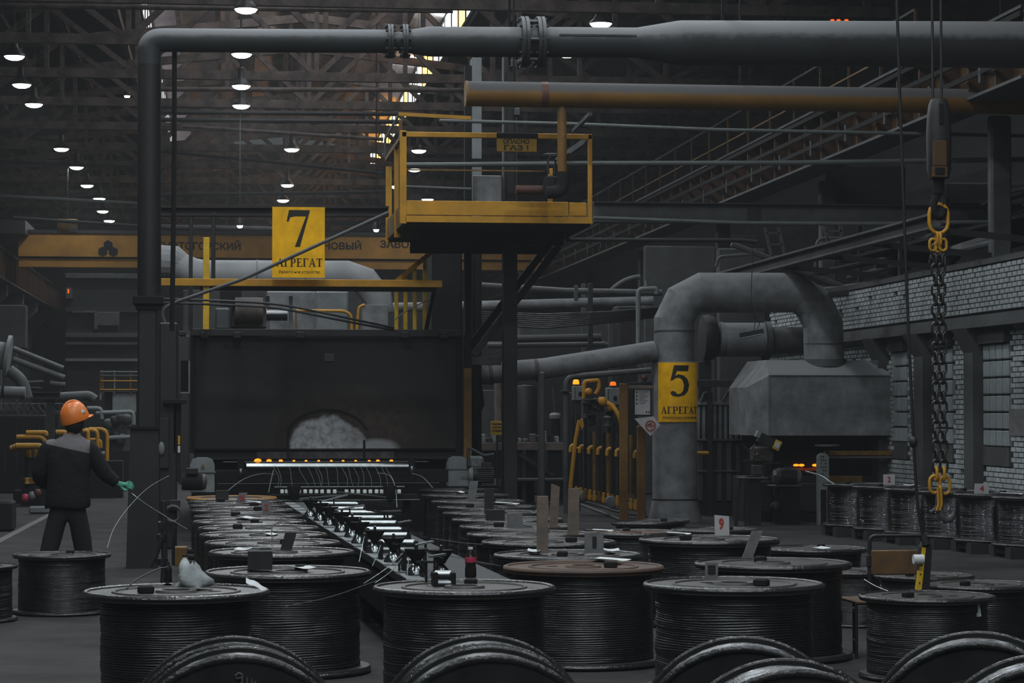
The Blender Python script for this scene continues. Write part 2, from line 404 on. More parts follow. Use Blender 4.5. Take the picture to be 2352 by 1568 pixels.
for (px, py, z, lab) in ((551, 520, 6.2, 'small white floodlight low in the far hall left of the number seven sign'), (864, 529, 6.2, 'small floodlight below the diagonal rod beside the platform'), (292, 222, 9.5, 'small bright flare lamp beside the grey vent pipe post'), (1148, 250, 8, 'tiny lamp glinting below the yellow pipe end')):
    p = atZ(px, py, z) if z != 8 else at(px, py, 60)
    t = thing('flood_lamp', p, lab, 'lamp', 'small flood lamps')
    obj('lens', MB().lathe([(.01, -.04), (.05, -.03), (.075, .02), (.01, .05)], 12, p), 'lamp_white', t)
    obj('housing', MB().lathe([(.08, .02), (.09, .06), (.05, .2), (.01, .22)], 12, p), 'lamp_shell', t); obj('hanger', MB().tube([p+Vector((0, 0, .2)), Vector((p.x, p.y, 12.2 if p.x > -2 else 11.5))], .015, 6), 'steel_black', t)
# ---------------------------------------------------------------- crane runway girders (right X=10, left X=-6.5)
def runway(name, x, y0, y1, z0, z1, label, step, mt, dirn):
    t = thing(name, (x, y0, z0), label, 'girder')
    obj('web', MB().box(x-.02, x+.02, y0, y1, z0, z1), mt, t, smooth=0)
    obj('bottom_flange', MB().box(x-.3, x+.3, y0, y1, z0-.04, z0), 'steel_grey', t, smooth=0)
    obj('top_flange', MB().box(x-.3, x+.3, y0, y1, z1, z1+.04), 'steel_dark', t, smooth=0)
    obj('rail', MB().box(x-.04, x+.04, y0, y1, z1+.04, z1+.16), 'steel_dark', t, smooth=0)
    st = mesh_of('stiffener', MB().box(dirn*.02, dirn*.26, -.03, .03, 0, z1-z0), 'yellow_stiff', 0)
    y = y0; k = 0
    while y < y1:
        o = bpy.data.objects.new('stiffener', st); COL.objects.link(o); o.parent = t; o.location = (0, y-y0, 0); y += step
    return t
rw = runway('runway_girder', 10.2, 29, 96, 6.0, 6.85, 'yellow crane runway girder with dark stiffeners along the right side', 1.15, 'yellow_runway', -1)
for i, (dx, z) in enumerate(((-.34, 6.25), (-.34, 6.5), (-.3, 6.78))):
    obj('conductor_bar', MB().bar((10.2+dx, 29, z), (10.2+dx, 96, z), .03, .07), 'steel_black', rw, smooth=0)
hb = mesh_of('bracket', MB().box(-.36, -.02, -.03, .03, .2, .26).box(-.36, -.3, -.05, .05, .1, .36), 'steel_dark', 0)
for k in range(22):
    o = bpy.data.objects.new('bracket', hb); COL.objects.link(o); o.parent = rw; o.location = (0, 1.5+k*2.3, 0)
# walkway railing above the right girder
wr = thing('walkway_railing', (10.6, 29, 6.9), 'thin yellow railing above the right crane girder', 'railing')
obj('top_rail', MB().bar((10.6, 36, 8.0), (10.6, 96, 8.0), .04), 'steel_dark', wr); obj('mid_rail', MB().bar((10.6, 36, 7.5), (10.6, 96, 7.5), .03), 'yellow_dull', wr)
pm = mesh_of('post', MB().box(-.02, .02, -.02, .02, 0, 1.1), 'yellow_runway', 0)
for k in range(30):
    o = bpy.data.objects.new('post', pm); COL.objects.link(o); o.parent = wr; o.location = (0, 7+k*2., 0)
lw = runway('runway_girder', -6.95, 52, 100, 5.75, 6.6, 'rusty yellow crane runway girder along the left side', 1.0, 'yellow_crane', 1)
# hall columns that carry the runways
def column(x, y, h, label, w=.36, mt='concrete', bracket=0, z0=0):
    t = thing('hall_column', (x, y, z0), label, 'column', 'hall columns')
    obj('shaft', MB().bev(x-w/2, x+w/2, y-(.3 if bracket else .1), y+(.3 if bracket else .1), z0, h, .03), mt, t)
    if bracket:
        b = bracket
        obj('bracket', MB().prism([(x, y-.25, h), (x+b*.95, y-.25, h), (x+b*.95, y-.25, h-.35), (x, y-.25, h-1.3)], (0, .5, 0)), mt, t, smooth=0)
    return t
for k in range(8): column(-7.75, 58+6*k, 5.7, 'concrete column with bracket under the left crane girder, %s from the front' % ords[k], .5, 'concrete', 1)
for k, px in enumerate((2297, 1901, 1660, 1480, 1352)):
    p = atX(px, 600, 10.85); column(10.85, p.y, 5.95, z0=3.92 if k < 2 else 0, label= 'pale column under the right crane girder, %s from the right' % ords[k], w=.3, mt='steel_grey')
# ---------------------------------------------------------------- bridge crane far down the hall
CRY = 74
t = thing('bridge_crane', (2, CRY, 6.2), 'yellow bridge crane girder with stencilled lettering across the far hall', 'crane')
x0, x1, z0, z1 = rect((42, 612), (1250, 545), CRY)
zc = at(300, 590, CRY).z
obj('girder', MB().box(x0, x1, CRY, CRY+.7, zc, z1), 'yellow_crane', t, smooth=0)
obj('lower_beam', MB().box(x0, x1, CRY+.1, CRY+.6, z0, zc-.06), 'yellow_crane', t, smooth=0)
obj('joint_strip', MB().box(x0, x1, CRY+.12, CRY+.5, zc-.08, zc+.02), 'steel_black', t, smooth=0)
obj('top_edge', MB().box(x0, x1, CRY-.06, CRY+.76, z1, z1+.1), 'steel_dark', t, smooth=0)
obj('end_carriage', MB().box(x0-.7, x0+.3, CRY-1.2, CRY+3.4, z1-.1, z1+.3), 'steel_dark', t); obj('end_carriage', MB().box(x1-.3, x1+.5, CRY-1.2, CRY+3.4, z1-.1, z1+.3), 'steel_dark', t)
obj('rear_girder', MB().box(x0, x1, CRY+2.6, CRY+3.2, zc, z1), 'yellow_crane', t, smooth=0)
def text_mesh(txt, size, depth=.004, bold=.0):
    c = bpy.data.curves.new('t', 'FONT'); c.body = txt; c.size = size; c.extrude = depth; c.resolution_u = 2; c.offset = bold; c.align_x = 'LEFT'
    o = bpy.data.objects.new('t', c); COL.objects.link(o)
    dg = bpy.context.evaluated_depsgraph_get(); me = bpy.data.meshes.new_from_object(o.evaluated_get(dg)); bpy.data.objects.remove(o)
    return me
def text(txt, x0, x1, z0, z1, Y, mt, parent, name='lettering', label=None):
    """flat lettering facing the camera side, fitted to the rectangle"""
    me = text_mesh(txt, 1.0, .02, .03)
    xs = [v.co.x for v in me.vertices]; ys = [v.co.y for v in me.vertices]
    ax, bx, ay, by = min(xs), max(xs), min(ys), max(ys)
    off = WL[parent.name]
    for v in me.vertices:
        x, y, z = v.co
        v.co = Vector((x0 + (x-ax)/(bx-ax)*(x1-x0), Y - z*.1, z0 + (y-ay)/(by-ay)*(z1-z0))) - off
    me.materials.clear(); me.materials.append(M[mt]); me.name = name
    o = bpy.data.objects.new(name, me); COL.objects.link(o); o.parent = parent
    if label: o['label'] = label
    return o
for txt, a, b in (('МАГНИТОГОРСКИЙ', 326, 553), ('КРАНОВЫЙ', 696, 830), ('ЗАВОД', 873, 960)):
    q = rect((a, 573), (b, 552), CRY); text(txt, *q, CRY-.002, 'steel_black', t)
em = MB()
for (ex, ez) in ((-.16, 0), (.16, 0), (0, .2)):
    c = at(248, 573, CRY); em.lathe([(.02, -.01), (.15, -.01), (.15, .01), (.02, .01)], 6, (c.x+ex, CRY-.012, c.z+ez-.06), 'y')
obj('emblem', em, 'steel_black', t, label='black stencilled emblem')
q = rect((131, 535), (178, 503), CRY-2)
t2 = thing('notice_board', ((q[0]+q[1])/2, CRY-2, q[2]), 'small dull orange notice board hanging above the far crane', 'sign')
obj('board', MB().bev(q[0], q[1], CRY-2, CRY-1.95, q[2], q[3], .01), 'yellow_dull', t2); obj('paper', MB().box(q[0]+.36, q[0]+.6, CRY-2.02, CRY-2, q[2]+.03, q[2]+.2), 'plate_grey', t2); obj('hanger', MB().bar((q[0]+.3, CRY-1.97, q[3]), (q[0]+.3, CRY-1.97, 9.25), .03), 'steel_dark', t2)
# ================================================================ right brick annex wall
BX = 10.6
BY0, BY1 = 27.5, 46.0
wall = thing('wall_annex', (BX, BY0, 0), 'white painted brick wall along the right side', None, kind='structure')
obj('backing', MB().box(BX+.03, BX+.5, BY0, BY1, 0, 3.85), 'mortar', wall, smooth=0)
# windows of glass blocks and concrete pilasters between them
def yy_at(px): return atX(px, 900, BX).y
wins = [(yy_at(2322), yy_at(2261)), (yy_at(2192), yy_at(2146)), (yy_at(2086), yy_at(2052))]
pils = [(yy_at(2260), yy_at(2238)), (yy_at(2143), yy_at(2122)), (yy_at(2040), yy_at(2024))]
WZ0, WZ1 = 1.28, 2.72
BL, BH, BD = .215, .072, .10
bm_ = [mesh_of('brick', MB().box(-.03-d, .06, .02, BL-.02, .007, BH-.007), 'brick', 0) for d in (0, .004, .008, .012)]
half = [mesh_of('brick', MB().box(-.02-d, .06, .006, BL/2-.006, .005, BH-.005), 'brick', 0) for d in (0, .006)]
bricks = []
rb = random.Random(3)
def blocked(y, z):
    for (a, b) in wins:
        if b - .2 > y and y + BL > a and z < WZ1 + .32 and z > WZ0 - .28: return True
    for (a, b) in pils:
        if y + BL > a - .02 and y < b + .02 and z < 3.0: return True
    return 3.0 - .02 < z < 3.12
nz = int(3.82 / BH)
for iz in range(nz):
    z = iz*BH
    if z < .2: continue
    y = BY0 + (BL/2 if iz % 2 else 0)
    while y < BY1 - BL:
        if not blocked(y, z): bricks.append((y, z, rb.random()))
        y += BL
bricks.sort(key=lambda b: (abs(b[1]-3.3) > .75, b[0] < 29.3, b[0]))
far = MB()
for i, (y, z, q) in enumerate(bricks):
    if i < 300:
        o = bpy.data.objects.new('brick', bm_[int(q*4)]); COL.objects.link(o); o.parent = wall; o.location = (0, y-BY0, z)
    elif q > .02:
        d = .012*q; far.box(BX-.03-d, BX+.06, y+.02, y+BL-.02, z+.007, z+BH-.007)
obj('brickwork', far, 'brick', wall, kind='stuff', smooth=0)
obj('ledge', MB().box(BX-.22, BX+.03, BY0, BY1, 2.99, 3.11).box(BX-.26, BX+.03, BY0, BY1, 2.94, 2.99), 'steel_grey', wall, smooth=0)
obj('coping', MB().box(BX-.06, BX+.5, BY0, BY1, 3.83, 3.9), 'concrete', wall, smooth=0)
for (a, b) in pils:
    obj('pilaster', MB().prism([(BX+.03, a, .4), (BX-.16, a, .4), (BX-.16, a, 2.6), (BX-.34, a, 2.94), (BX+.03, a, 2.94)], (0, b-a, 0)), 'concrete', wall, smooth=0)
for k, (a, b) in enumerate(wins):
    w = thing('window_%d' % (k+3), (BX, a, WZ0), 'painted glass block window in the brick wall', None, kind='structure')
    obj('lintel', MB().box(BX-.1, BX+.03, a, b, WZ1, WZ1+.3), 'concrete', w, smooth=0)
    obj('sill', MB().box(BX-.035, BX+.03, a, b, WZ0-.26, WZ0), 'concrete', w, smooth=0)
    nx = max(2, round((b-a)/.3)); nzz = 6
    gb = mesh_of('pane', MB().bev(-.03, .05, .03, (b-a)/nx-.03, .012, (WZ1-WZ0)/nzz-.012, .012), 'glass_block', 0)
    for i in range(nx):
        for j in range(nzz):
            o = bpy.data.objects.new('pane', gb); COL.objects.link(o); o.parent = w; o.location = (0, i*(b-a)/nx, j*(WZ1-WZ0)/nzz)
# paper sheet on the wall at the right edge
p = atX(2340, 970, BX-.03)
obj('wall_notice', MB().box(BX-.05, BX-.035, p.y-.5, p.y+.35, p.z-.18, p.z+.18), 'plate_grey', label='pale paper notice on the brick wall at the right edge', cat='notice', smooth=0)
# ---------------------------------------------------------------- annex roof edge beam, ladders and pipework above the brick wall
t = thing('annex_roof_beam', (9.0, 30, 4.1), 'pale sloping-looking roof edge beam above the brick wall', 'beam')
obj('edge', MB().ibeam((9.0, 29.5, 4.2), (9.0, 44, 4.2), .22, .2, .03), 'steel_grey', t); obj('roof_sheet', MB().box(10.56, 13.8, 29.5, 46, 3.9, 3.92), 'steel_dark', t, smooth=0)
for k in range(6): obj('outrigger', MB().bar((9.0, 30+k*2.7, 4.12), (10.8, 30+k*2.7, 3.96), .08), 'steel_dark', t)
def ladder(label, x, y, px0, px1, py0, py1, lean=18):
    a, b = at(px0, py1, y), at(px1, py1, y); c = at(px0-lean, py0, y); w = b.x - a.x
    t = thing('ladder', a, label, 'ladder', 'metal ladders')
    up = c - a
    obj('stile', MB().bar(a, a+up, .05, .03), 'steel_grey', t); obj('stile', MB().bar(b, b+up, .05, .03), 'steel_grey', t)
    n = max(3, int(up.length/.3))
    for i in range(n):
        q = a + up*(i+.5)/n; obj('rung', MB().bar(q, q+Vector((w, 0, 0)), .03), 'steel_grey', t)
ladder('grey metal ladder leaning above the curved duct', 0, 41, 1775, 1806, 522, 600)
ladder('short pale ladder above the roof beam right of the other ladder', 0, 39, 1902, 1938, 500, 560, 12)
for (path, r, mt, lab) in (
    ([(1645, 612), (1650, 590), (1735, 583)], .03, 'steel_grey', 'thin bent grey rail behind the curved duct top'),
    ([(1873, 615), (1876, 547), (1958, 548)], .03, 'steel_grey', 'thin bent rail on the annex roof beside the short ladder'),
    ([(2010, 605), (2130, 590), (2352, 515)], .09, 'steel_dark', 'dark slanting pipe behind the hanging chain'),
    ([(1760, 690), (1990, 660)], .1, 'steel_grey', 'grey pipe on the annex roof beside the curved duct'),
    ([(1860, 632), (2010, 600), (2140, 605)], .05, 'steel_dark', 'thin dark pipe lying on the annex roof'),
    ([(1990, 670), (2040, 655), (2070, 640)], .02, 'cable', 'thin black hose over the brick wall top'),
    ([(2155, 735), (2240, 690), (2250, 660), (2232, 640)], .012, 'cable', 'loose black cord hanging on the white brick wall'),
    ([(1680, 560), (1940, 660)], .05, 'steel_grey', 'slanted strut behind the curved duct'),
    ([(2090, 610), (2190, 560), (2352, 480)], .05, 'steel_grey', 'thin grey pipe rising to the right above the brick wall')):
    line_thing('service_pipe', fillet([at(a, b, 40) for a, b in path], .15), r, mt, lab, 'pipe', 8)
rk = random.Random(11)
t = thing('pipe_rack', (12, 34, 3.93), 'tangled dark pipes and hoses lying on the annex roof', 'pipes')
for k in range(16):
    z = 4.05 + rk.random()*.9; y = 31 + rk.random()*9; x = 11.2+rk.random()*1.2
    obj('pipe', MB().tube([(x, y, z), (x+rk.uniform(-.1, .3), y+rk.uniform(2, 4), z+rk.uniform(-.2, .2)), (x+rk.uniform(.2, 1), y+rk.uniform(4, 6), z+rk.uniform(-.2, .2))], rk.choice((.03, .05, .09)), 8), rk.choice(('steel_dark', 'steel_grey', 'steel_black')), t)
for k in range(5): obj('support', MB().bar((11.15, 31+k*2.6, 3.92), (11.15, 31+k*2.6, 5.1), .07), 'steel_dark', t)
obj('tray', MB().box(11.1, 12.6, 31, 43, 4.5, 4.55), 'steel_black', t, smooth=0)
# grey sheet panels standing behind the annex, below the right girder
for k, (a, b, c, d, yy, mt) in enumerate(((1480, 565, 1645, 655, 50, 'concrete'), (1650, 570, 1760, 640, 47, 'concrete'), (1900, 380, 2080, 470, 44, 'dark_wall'), (2170, 420, 2352, 470, 40, 'steel_grey'))):
    q = rect((a, d), (c, b), yy); lab = ['grey sheet metal screen left of the curved duct', 'grey sheet metal screen behind the curved duct', 'dark sheet screen under the right girder', 'pale pipe casing at the right edge behind the hook block'][k]
    obj('sheet_screen', MB().bev(q[0], q[1], yy, yy+.15, 0 if k < 2 else q[2], q[3], .03), mt, label=lab, cat='panel')
# ================================================================ wire spools
SH = .61                                                # height of a spool of unit diameter
def torus(mb, R, r, z, n=48, k=8):
    return mb.lathe([(R + r*math.cos(2*math.pi*i/k), z + r*math.sin(2*math.pi*i/k)) for i in range(k+1)], n, caps=False)
def coil_mesh(R, z0, z1, turns, seed, mt, slack=.006, deep=.0055):
    r = random.Random(seed); prof = [(.2, z0)]
    dz = (z1-z0)/turns; off = 0
    for i in range(turns):
        off = off*.7 + r.uniform(-slack, slack)
        z = z0 + dz*i; rr = R + off
        prof += [(rr-deep, z+dz*.02), (rr-.001, z+dz*.25), (rr, z+dz*.5), (rr-.001, z+dz*.75)]
    prof.append((.2, z1))
    m = MB().lathe(prof, 48)
    for p in m.v:                                       # windings wander a little around the drum
        a = math.atan2(p.y, p.x); p.z += .0035*math.sin(a*2+seed+p.z*30) + .002*math.sin(a*5+seed*2+p.z*50)
    return mesh_of('wire_coil', m, mt, 60)
def flange_bm(z0, z1, up):
    s = 1 if up else -1; zt = z1 if up else z0; zb = z0 if up else z1
    pr = [(.02, zb), (.49, zb), (.492, zt-s*.006), (.455, zt-s*.012), (.345, zt-s*.012), (.338, zt-s*.003), (.325, zt-s*.003), (.318, zt-s*.012), (.115, zt-s*.014), (.105, zt), (.075, zt), (.07, zt-s*.03), (.02, zt-s*.03)]
    return MB().lathe(pr, 56)
SP = {}
def spool_meshes():
    SP['top'] = mesh_of('flange', flange_bm(SH-.042, SH-.004, True), 'spool_flange', 35)
    SP['top_rust'] = mesh_of('flange', flange_bm(SH-.042, SH-.004, True), 'spool_rust', 35)
    SP['bot'] = mesh_of('flange', flange_bm(.004, .042, False), 'spool_flange', 35)
    SP['face'] = mesh_of('flange', flange_bm(.004, .042, False), 'spool_face', 35); SP['face_t'] = mesh_of('flange', flange_bm(SH-.042, SH-.004, True), 'spool_face', 35)
    SP['rim_t'] = mesh_of('rim', torus(MB(), .482, .018, SH-.02), 'spool_rim', 80)
    SP['rim_r'] = mesh_of('rim', torus(MB(), .482, .018, SH-.02), 'spool_rust', 80)
    SP['rim_o'] = mesh_of('rim', torus(MB(), .482, .018, SH-.02), 'spool_orange', 80)
    SP['rim_b'] = mesh_of('rim', torus(MB(), .482, .018, .02), 'spool_rim', 80)
    for i, (R, sd) in enumerate(((.440, 1), (.432, 2), (.400, 3))): SP['coil%d' % i] = coil_mesh(R, .04, SH-.04, 40, sd, 'wire_dark', .003)
    SP['coilf'] = coil_mesh(.474, .04, SH-.04, 26, 12, 'wire_mid', .002); SP['coilg'] = coil_mesh(.47, .04, SH-.04, 26, 13, 'wire_dark', .002)
    SP['coilb'] = coil_mesh(.435, .04, SH-.04, 34, 9, 'wire_bright', .003, .012)
    SP['lug'] = mesh_of('drive_lug', MB().bev(.13, .21, -.03, .03, SH-.02, SH+.022, .008), 'steel_black', 0)
    SP['hole'] = mesh_of('lug_hole', MB().lathe([(.0, SH-.017), (.035, SH-.017), (.035, SH-.0155), (.0, SH-.0155)], 16, (-.2, .05, 0)), 'steel_black', 0)
spool_meshes()
def spool(D, loc, rz, label, group, coil='coil0', rim='rim_t', top='top', tilt=None, lugs=1, name='wire_spool'):
    t = thing(name, loc, label, 'spool', group, rz=rz); t.scale = (D, D, D)
    if tilt: t.rotation_euler = tilt
    def put(n, key, par):
        o = bpy.data.objects.new(n, SP[key]); COL.objects.link(o); o.parent = par; return o
    f = put('flange', top, t); put('rim', rim, f)
    if lugs: put('drive_lug', 'lug', f); put('lug_hole', 'hole', f)
    g = put('flange', 'bot', t); put('rim', 'rim_b', g)
    put('wire_coil', coil, t)
    return t
SPOOLS = {}
rs = random.Random(21)
def spool_px(key, xl, xr, y, label, group, D=None, **kw):
    w = xr - xl
    if D is None: D = EYE/((y-940)/w + SH)
    p = atZ((xl+xr)/2, y, SH*D)
    SPOOLS[key] = (p.copy(), D)
    return spool(D, (p.x, p.y, 0), rs.uniform(0, 6.28), label, group, coil=kw.pop('coil', rs.choice(('coil0', 'coil1'))), **kw)
GS = 'standing wire spools'
# row left of the pulley table
Lrow = [(661,1308),(647,1263),(626,1242),(605,1224),(594,1209),(574,1195),(571,1182),(556,1169),(549,1158),(541,1149),(532,1140)]
for i, (xc, y) in enumerate(Lrow):
    p = atZ(xc, y, .7); D = .7/SH; SPOOLS['L%d' % i] = (p.copy(), D)
    spool(D, (p.x, p.y, 0), rs.uniform(0, 6.28), ('orange-rimmed dark wire spool, last in the row left of the pulley table' if i == 10 else 'standing dark wire spool, %s from the front in the row left of the pulley table' % ords[i]), GS, coil=rs.choice(('coil0', 'coil1')), rim='rim_o' if i == 10 else 'rim_t')
Rrow = [(1340,1296),(1304,1269),(1261,1240),(1218,1222),(1192,1205),(1166,1189),(1138,1174),(1118,1161),(1098,1148),(1069,1134),(1054,1122)]
for i, (xc, y) in enumerate(Rrow):
    p = atZ(xc, y, .7); D = .7/SH; SPOOLS['R%d' % i] = (p.copy(), D)
    spool(D, (p.x, p.y, 0), rs.uniform(0, 6.28), ('rust-brown rimmed wire spool, frontmost in the row right of the pulley table' if i == 0 else 'standing dark wire spool, %s from the front in the row right of the pulley table' % ords[i]), GS, coil=rs.choice(('coil0', 'coil1')), rim='rim_r' if i == 0 else 'rim_t', top='top_rust' if i == 0 else 'top')
spool_px('S1', 190, 620, 1352, 'big front wire spool carrying the white rag and clear bottle', GS, coil='coil2')
spool_px('S3', 855, 1278, 1342, 'big front wire spool in the middle beneath the cola bottle', GS, coil='coil0')
spool_px('C1', 1476, 1895, 1335, 'big front wire spool with small stencilled plate on top', GS, coil='coil1')
spool_px('C2', 1594, 1957, 1288, 'wire spool with a dark leaning plate, just behind the stencilled plate spool', GS)
spool_px('C3', 1466, 1792, 1234, 'wire spool with the white tag and red figure nine on top', GS)
spool_px('C5', 1541, 1742, 1213, 'wire spool partly hidden right behind the red figure nine tag', GS)
spool_px('C6', 1362, 1536, 1219, 'reddish topped wire spool left of the red figure nine tag', GS, top='top_rust', D=1.0)
spool_px('C8', 1751, 1994, 1256, 'wire spool with scattered wire offcuts and paper on its top', GS, D=.94)
spool_px('C11', 1885, 2050, 1308, 'low wire spool behind the left side of the black chair', GS, D=.75)
spool_px('C12', 2010, 2235, 1318, 'wire spool directly behind the black framed chair', GS, D=.8)
spool_px('C13', 2112, 2392, 1338, 'wire spool at the right, behind the yellow black hoist pendant', GS)
spool_px('C14', 1972, 2286, 1364, 'wire spool with a small white tag on its coil, under the hoist pendant', GS)
spool_px('A1', 30, 255, 1270, 'small wire spool on the left in front of the worker', GS, coil='coil0')
spool_px('A2', -172, 40, 1296, 'small wire spool cut by the left picture edge', GS, coil='coil0')
# bright wire spools at the right
for i in range(6):
    D = 1.0; u = i/5; p = Vector((8.95 + .82*u, 33.4 - 5.1*u, .75)); SPOOLS['W%d' % i] = (p.copy(), D)
    spool(D, (p.x, p.y, .14), rs.uniform(0, 6.28), 'spool of bright wire in the row by the brick wall, %s from the left' % ords[i], 'bright wire spools', coil='coilb')
    obj('spool_skid', MB().box(p.x-.42, p.x+.42, p.y-.42, p.y-.2, 0, .14).box(p.x-.42, p.x+.42, p.y+.2, p.y+.42, 0, .14).box(p.x-.4, p.x+.4, p.y-.2, p.y+.2, .05, .135), 'wood_dark', label='low dark skid under a bright wire spool, %s from the left' % ords[i], cat='skid', group='spool skids', smooth=0)
# tilted empty flange by the grey duct: a spool lying askew on the ground
p = at(1498, 1195, 26.8)
Ds = 182*27.2/FPX
t = spool(Ds, (p.x, p.y, p.z-SH*Ds), 0, 'tilted wire spool standing askew before the tall grey duct', GS, tilt=(0, -.035, 0))
# lying spools in the foreground, axes towards the viewer
def lying(px, py, D, L, yaw, label, coil='coilg', group='lying wire spools', pitchx=0):
    """px,py: pixel of the top of the front flange; the spool lies on the floor"""
    p = atZ(px, py, D)
    t = thing('wire_spool', (p.x, p.y, D/2), label, 'spool', group)
    t.rotation_euler = (math.pi/2, 0, yaw); t.scale = (D, D, L/SH)
    # local z runs from the front flange (z=0) back to SH
    def put(n, key, par):
        o = bpy.data.objects.new(n, SP[key]); COL.objects.link(o); o.parent = par; return o
    t.rotation_euler = (-math.pi/2, 0, yaw)
    f = put('flange', 'face', t); put('rim', 'rim_b', f)
    g = put('flange', 'face_t', t); put('rim', 'rim_t', g)
    put('wire_coil', coil, t)
    return t
ls0 = lying(547, 1503, .90, .36, 0, 'lying wire spool at the bottom left, its chalk-marked flange facing forward')
lying(536, 1475, .90, .30, 0, 'lying wire spool second from the front at the bottom left')
lying(1132, 1503, .90, .36, -.06, 'lying wire spool at the bottom centre, nearest flange facing forward')
lying(1118, 1475, .90, .36, -.06, 'lying wire spool at the bottom centre, behind the nearest one')
lying(1712, 1482, .90, .42, -.2, 'lying wire spool at the bottom below the stencilled plate spool', coil='coilf')
lying(1836, 1536, .90, .40, -.1, 'lowest lying wire spool between the two bottom right groups', coil='coilf')
lying(2252, 1472, .92, .46, -.3, 'lying bright wire spool at the bottom right, behind its neighbour', coil='coilf')
lying(2420, 1528, .92, .46, -.3, 'lying bright wire spool in the bottom right corner', coil='coilf')
# chalk mark on the nearest flange
bpy.context.view_layer.update()
cy = ls0.location.y - .006; ck = MB()
for pts in ([(556, 1548), (548, 1545), (541, 1550), (544, 1558), (554, 1556), (557, 1548), (556, 1567), (548, 1572)], [(568, 1556), (567, 1570), (575, 1572), (580, 1558), (581, 1570), (588, 1564)]): ck.tube([at(a, b, cy) for a, b in pts], .0035, 5)
ck.v = [ls0.matrix_world.inverted() @ p for p in ck.v]
o = bpy.data.objects.new('chalk_mark', mesh_of('chalk_mark', ck, 'chalk')); COL.objects.link(o); o.parent = ls0
# ================================================================ things that lie on the spools
def upright(name, px0, py0, px1, py1, key, mt, label, cat, th=.03, lean=0, tip=0, group=None, Y=None, parts=None):
    """a board or plate standing on the spool 'key' covering pixel box px0..px1, py0..py1"""
    if Y is None:
        P, D = SPOOLS[key]; base = atZ((px0+px1)/2, py1, P.z + .001); lim = math.sqrt(max(.01, (.40*D)**2 - min(abs(base.x-P.x), .38*D)**2)); Y = min(max(base.y, P.y-lim), P.y+lim)
    a, b = at(px0, py1, Y), at(px1, py0, Y)
    x0, x1, z0, z1 = a.x, b.x, a.z, b.z
    if Y is not None and key: z0 = SPOOLS[key][0].z - .006
    m = MB(); dx = lean*(z1-z0)
    pts = [(x0, z0), (x1, z0), (x1+dx, z1-tip), (x0+dx, z1)]
    m.prism([(x, Y-th/2, z) for x, z in pts], (0, th, 0))
    if not parts: return obj(name, m, mt, label=label, cat=cat, group=group, smooth=0)
    t = thing(name, ((x0+x1)/2, Y, z0), label, cat, group)
    obj('plate', m, mt, t, smooth=0)
    for txt, u0, u1, w0, w1, tm in parts:
        text(txt, x0+(x1-x0)*u0 + dx*.5, x0+(x1-x0)*u1 + dx*.5, z0+(z1-z0)*w0, z0+(z1-z0)*w1, Y-th/2-.003, tm, t, 'figure')
    return t
upright('wooden_plank', 1234, 1139, 1258, 1268, 'R1', 'wood', 'tallest upright wooden plank, standing on the right spool row', 'plank', .07)
upright('wooden_plank', 1262, 1110, 1280, 1214, 'R4', 'wood', 'narrow upright wooden plank behind the tallest plank', 'plank', .05, .05, .03)
upright('wooden_plank', 1304, 1121, 1328, 1227, 'R3', 'wood', 'upright wooden plank right of the tallest plank', 'plank', .06, .02)
upright('wooden_plank', 1113, 1121, 1134, 1180, 'R6', 'wood_dark', 'short dark brown upright board on the right spool row', 'plank', .05)
upright('wooden_block', 1116, 1170, 1158, 1201, 'R5', 'wood_dark', 'wide black wooden block below the short dark board', 'block', .12)
upright('metal_plate', 1165, 1179, 1200, 1212, 'R4', 'plate_grey', 'grey upright metal plate right of the wide black block', 'plate', .02)
upright('metal_plate', 1343, 1222, 1386, 1268, 'R1', 'plate_grey', 'grey upright plate with dark painted stroke beside the tallest plank', 'plate', .015, parts=[('1', .4, .62, .25, .8, 'sign_ink')])
upright('metal_plate', 1073, 1104, 1092, 1146, 'R8', 'plate_grey', 'narrow grey plate leaning near the right motor', 'plate', .015, .15)
upright('number_tag', 1642, 1182, 1675, 1224, 'C3', 'sign_white', 'white tag with red figure nine standing on a spool', 'tag', .012, -.02, .012, parts=[('9', .28, .62, .3, .85, 'sign_red')])
upright('metal_plate', 1704, 1219, 1728, 1279, 'C2', 'plate_grey', 'dark leaning plate on the spool behind the stencilled one', 'plate', .015, .38)
upright('metal_plate', 1619, 1291, 1648, 1330, 'C1', 'plate_grey', 'small perforated plate with printed square on the big right spool', 'plate', .012, .03, parts=[('≡', .2, .8, .35, .85, 'sign_ink')])
upright('wooden_block', 569, 1264, 625, 1304, 'L0', 'wood_dark', 'large black wooden block on the front spool of the left row', 'block', .2)
upright('wooden_block', 644, 1222, 670, 1260, 'L1', 'wood_dark', 'tilted black slab on the second spool of the left row', 'block', .06, .28)
upright('number_tag', 603, 1150, 623, 1177, 'L6', 'plate_grey', 'grey tag with faded red figure on the left spool row', 'tag', .01, -.12, parts=[('2', .3, .75, .25, .8, 'sign_red')])
upright('number_tag', 541, 1131, 560, 1153, 'L8', 'plate_grey', 'brownish leaning tag with red figures near the orange-rimmed spool', 'tag', .01, .35, parts=[('25', .2, .85, .25, .75, 'sign_red')])
upright('wooden_block', 495, 1126, 525, 1146, 'L9', 'wood_dark', 'black block before the orange-rimmed spool', 'block', .12)
upright('number_tag', 2029, 1089, 2055, 1110, 'W1', 'sign_white', 'white tag with red figure two on the bright wire spools', 'tag', .012, parts=[('2', .35, .65, .25, .8, 'sign_red')])
upright('number_tag', 2238, 1110, 2270, 1132, 'W4', 'sign_white', 'white tag with red figure four on the bright wire spools', 'tag', .012, .06, parts=[('4', .35, .65, .25, .8, 'sign_red')])
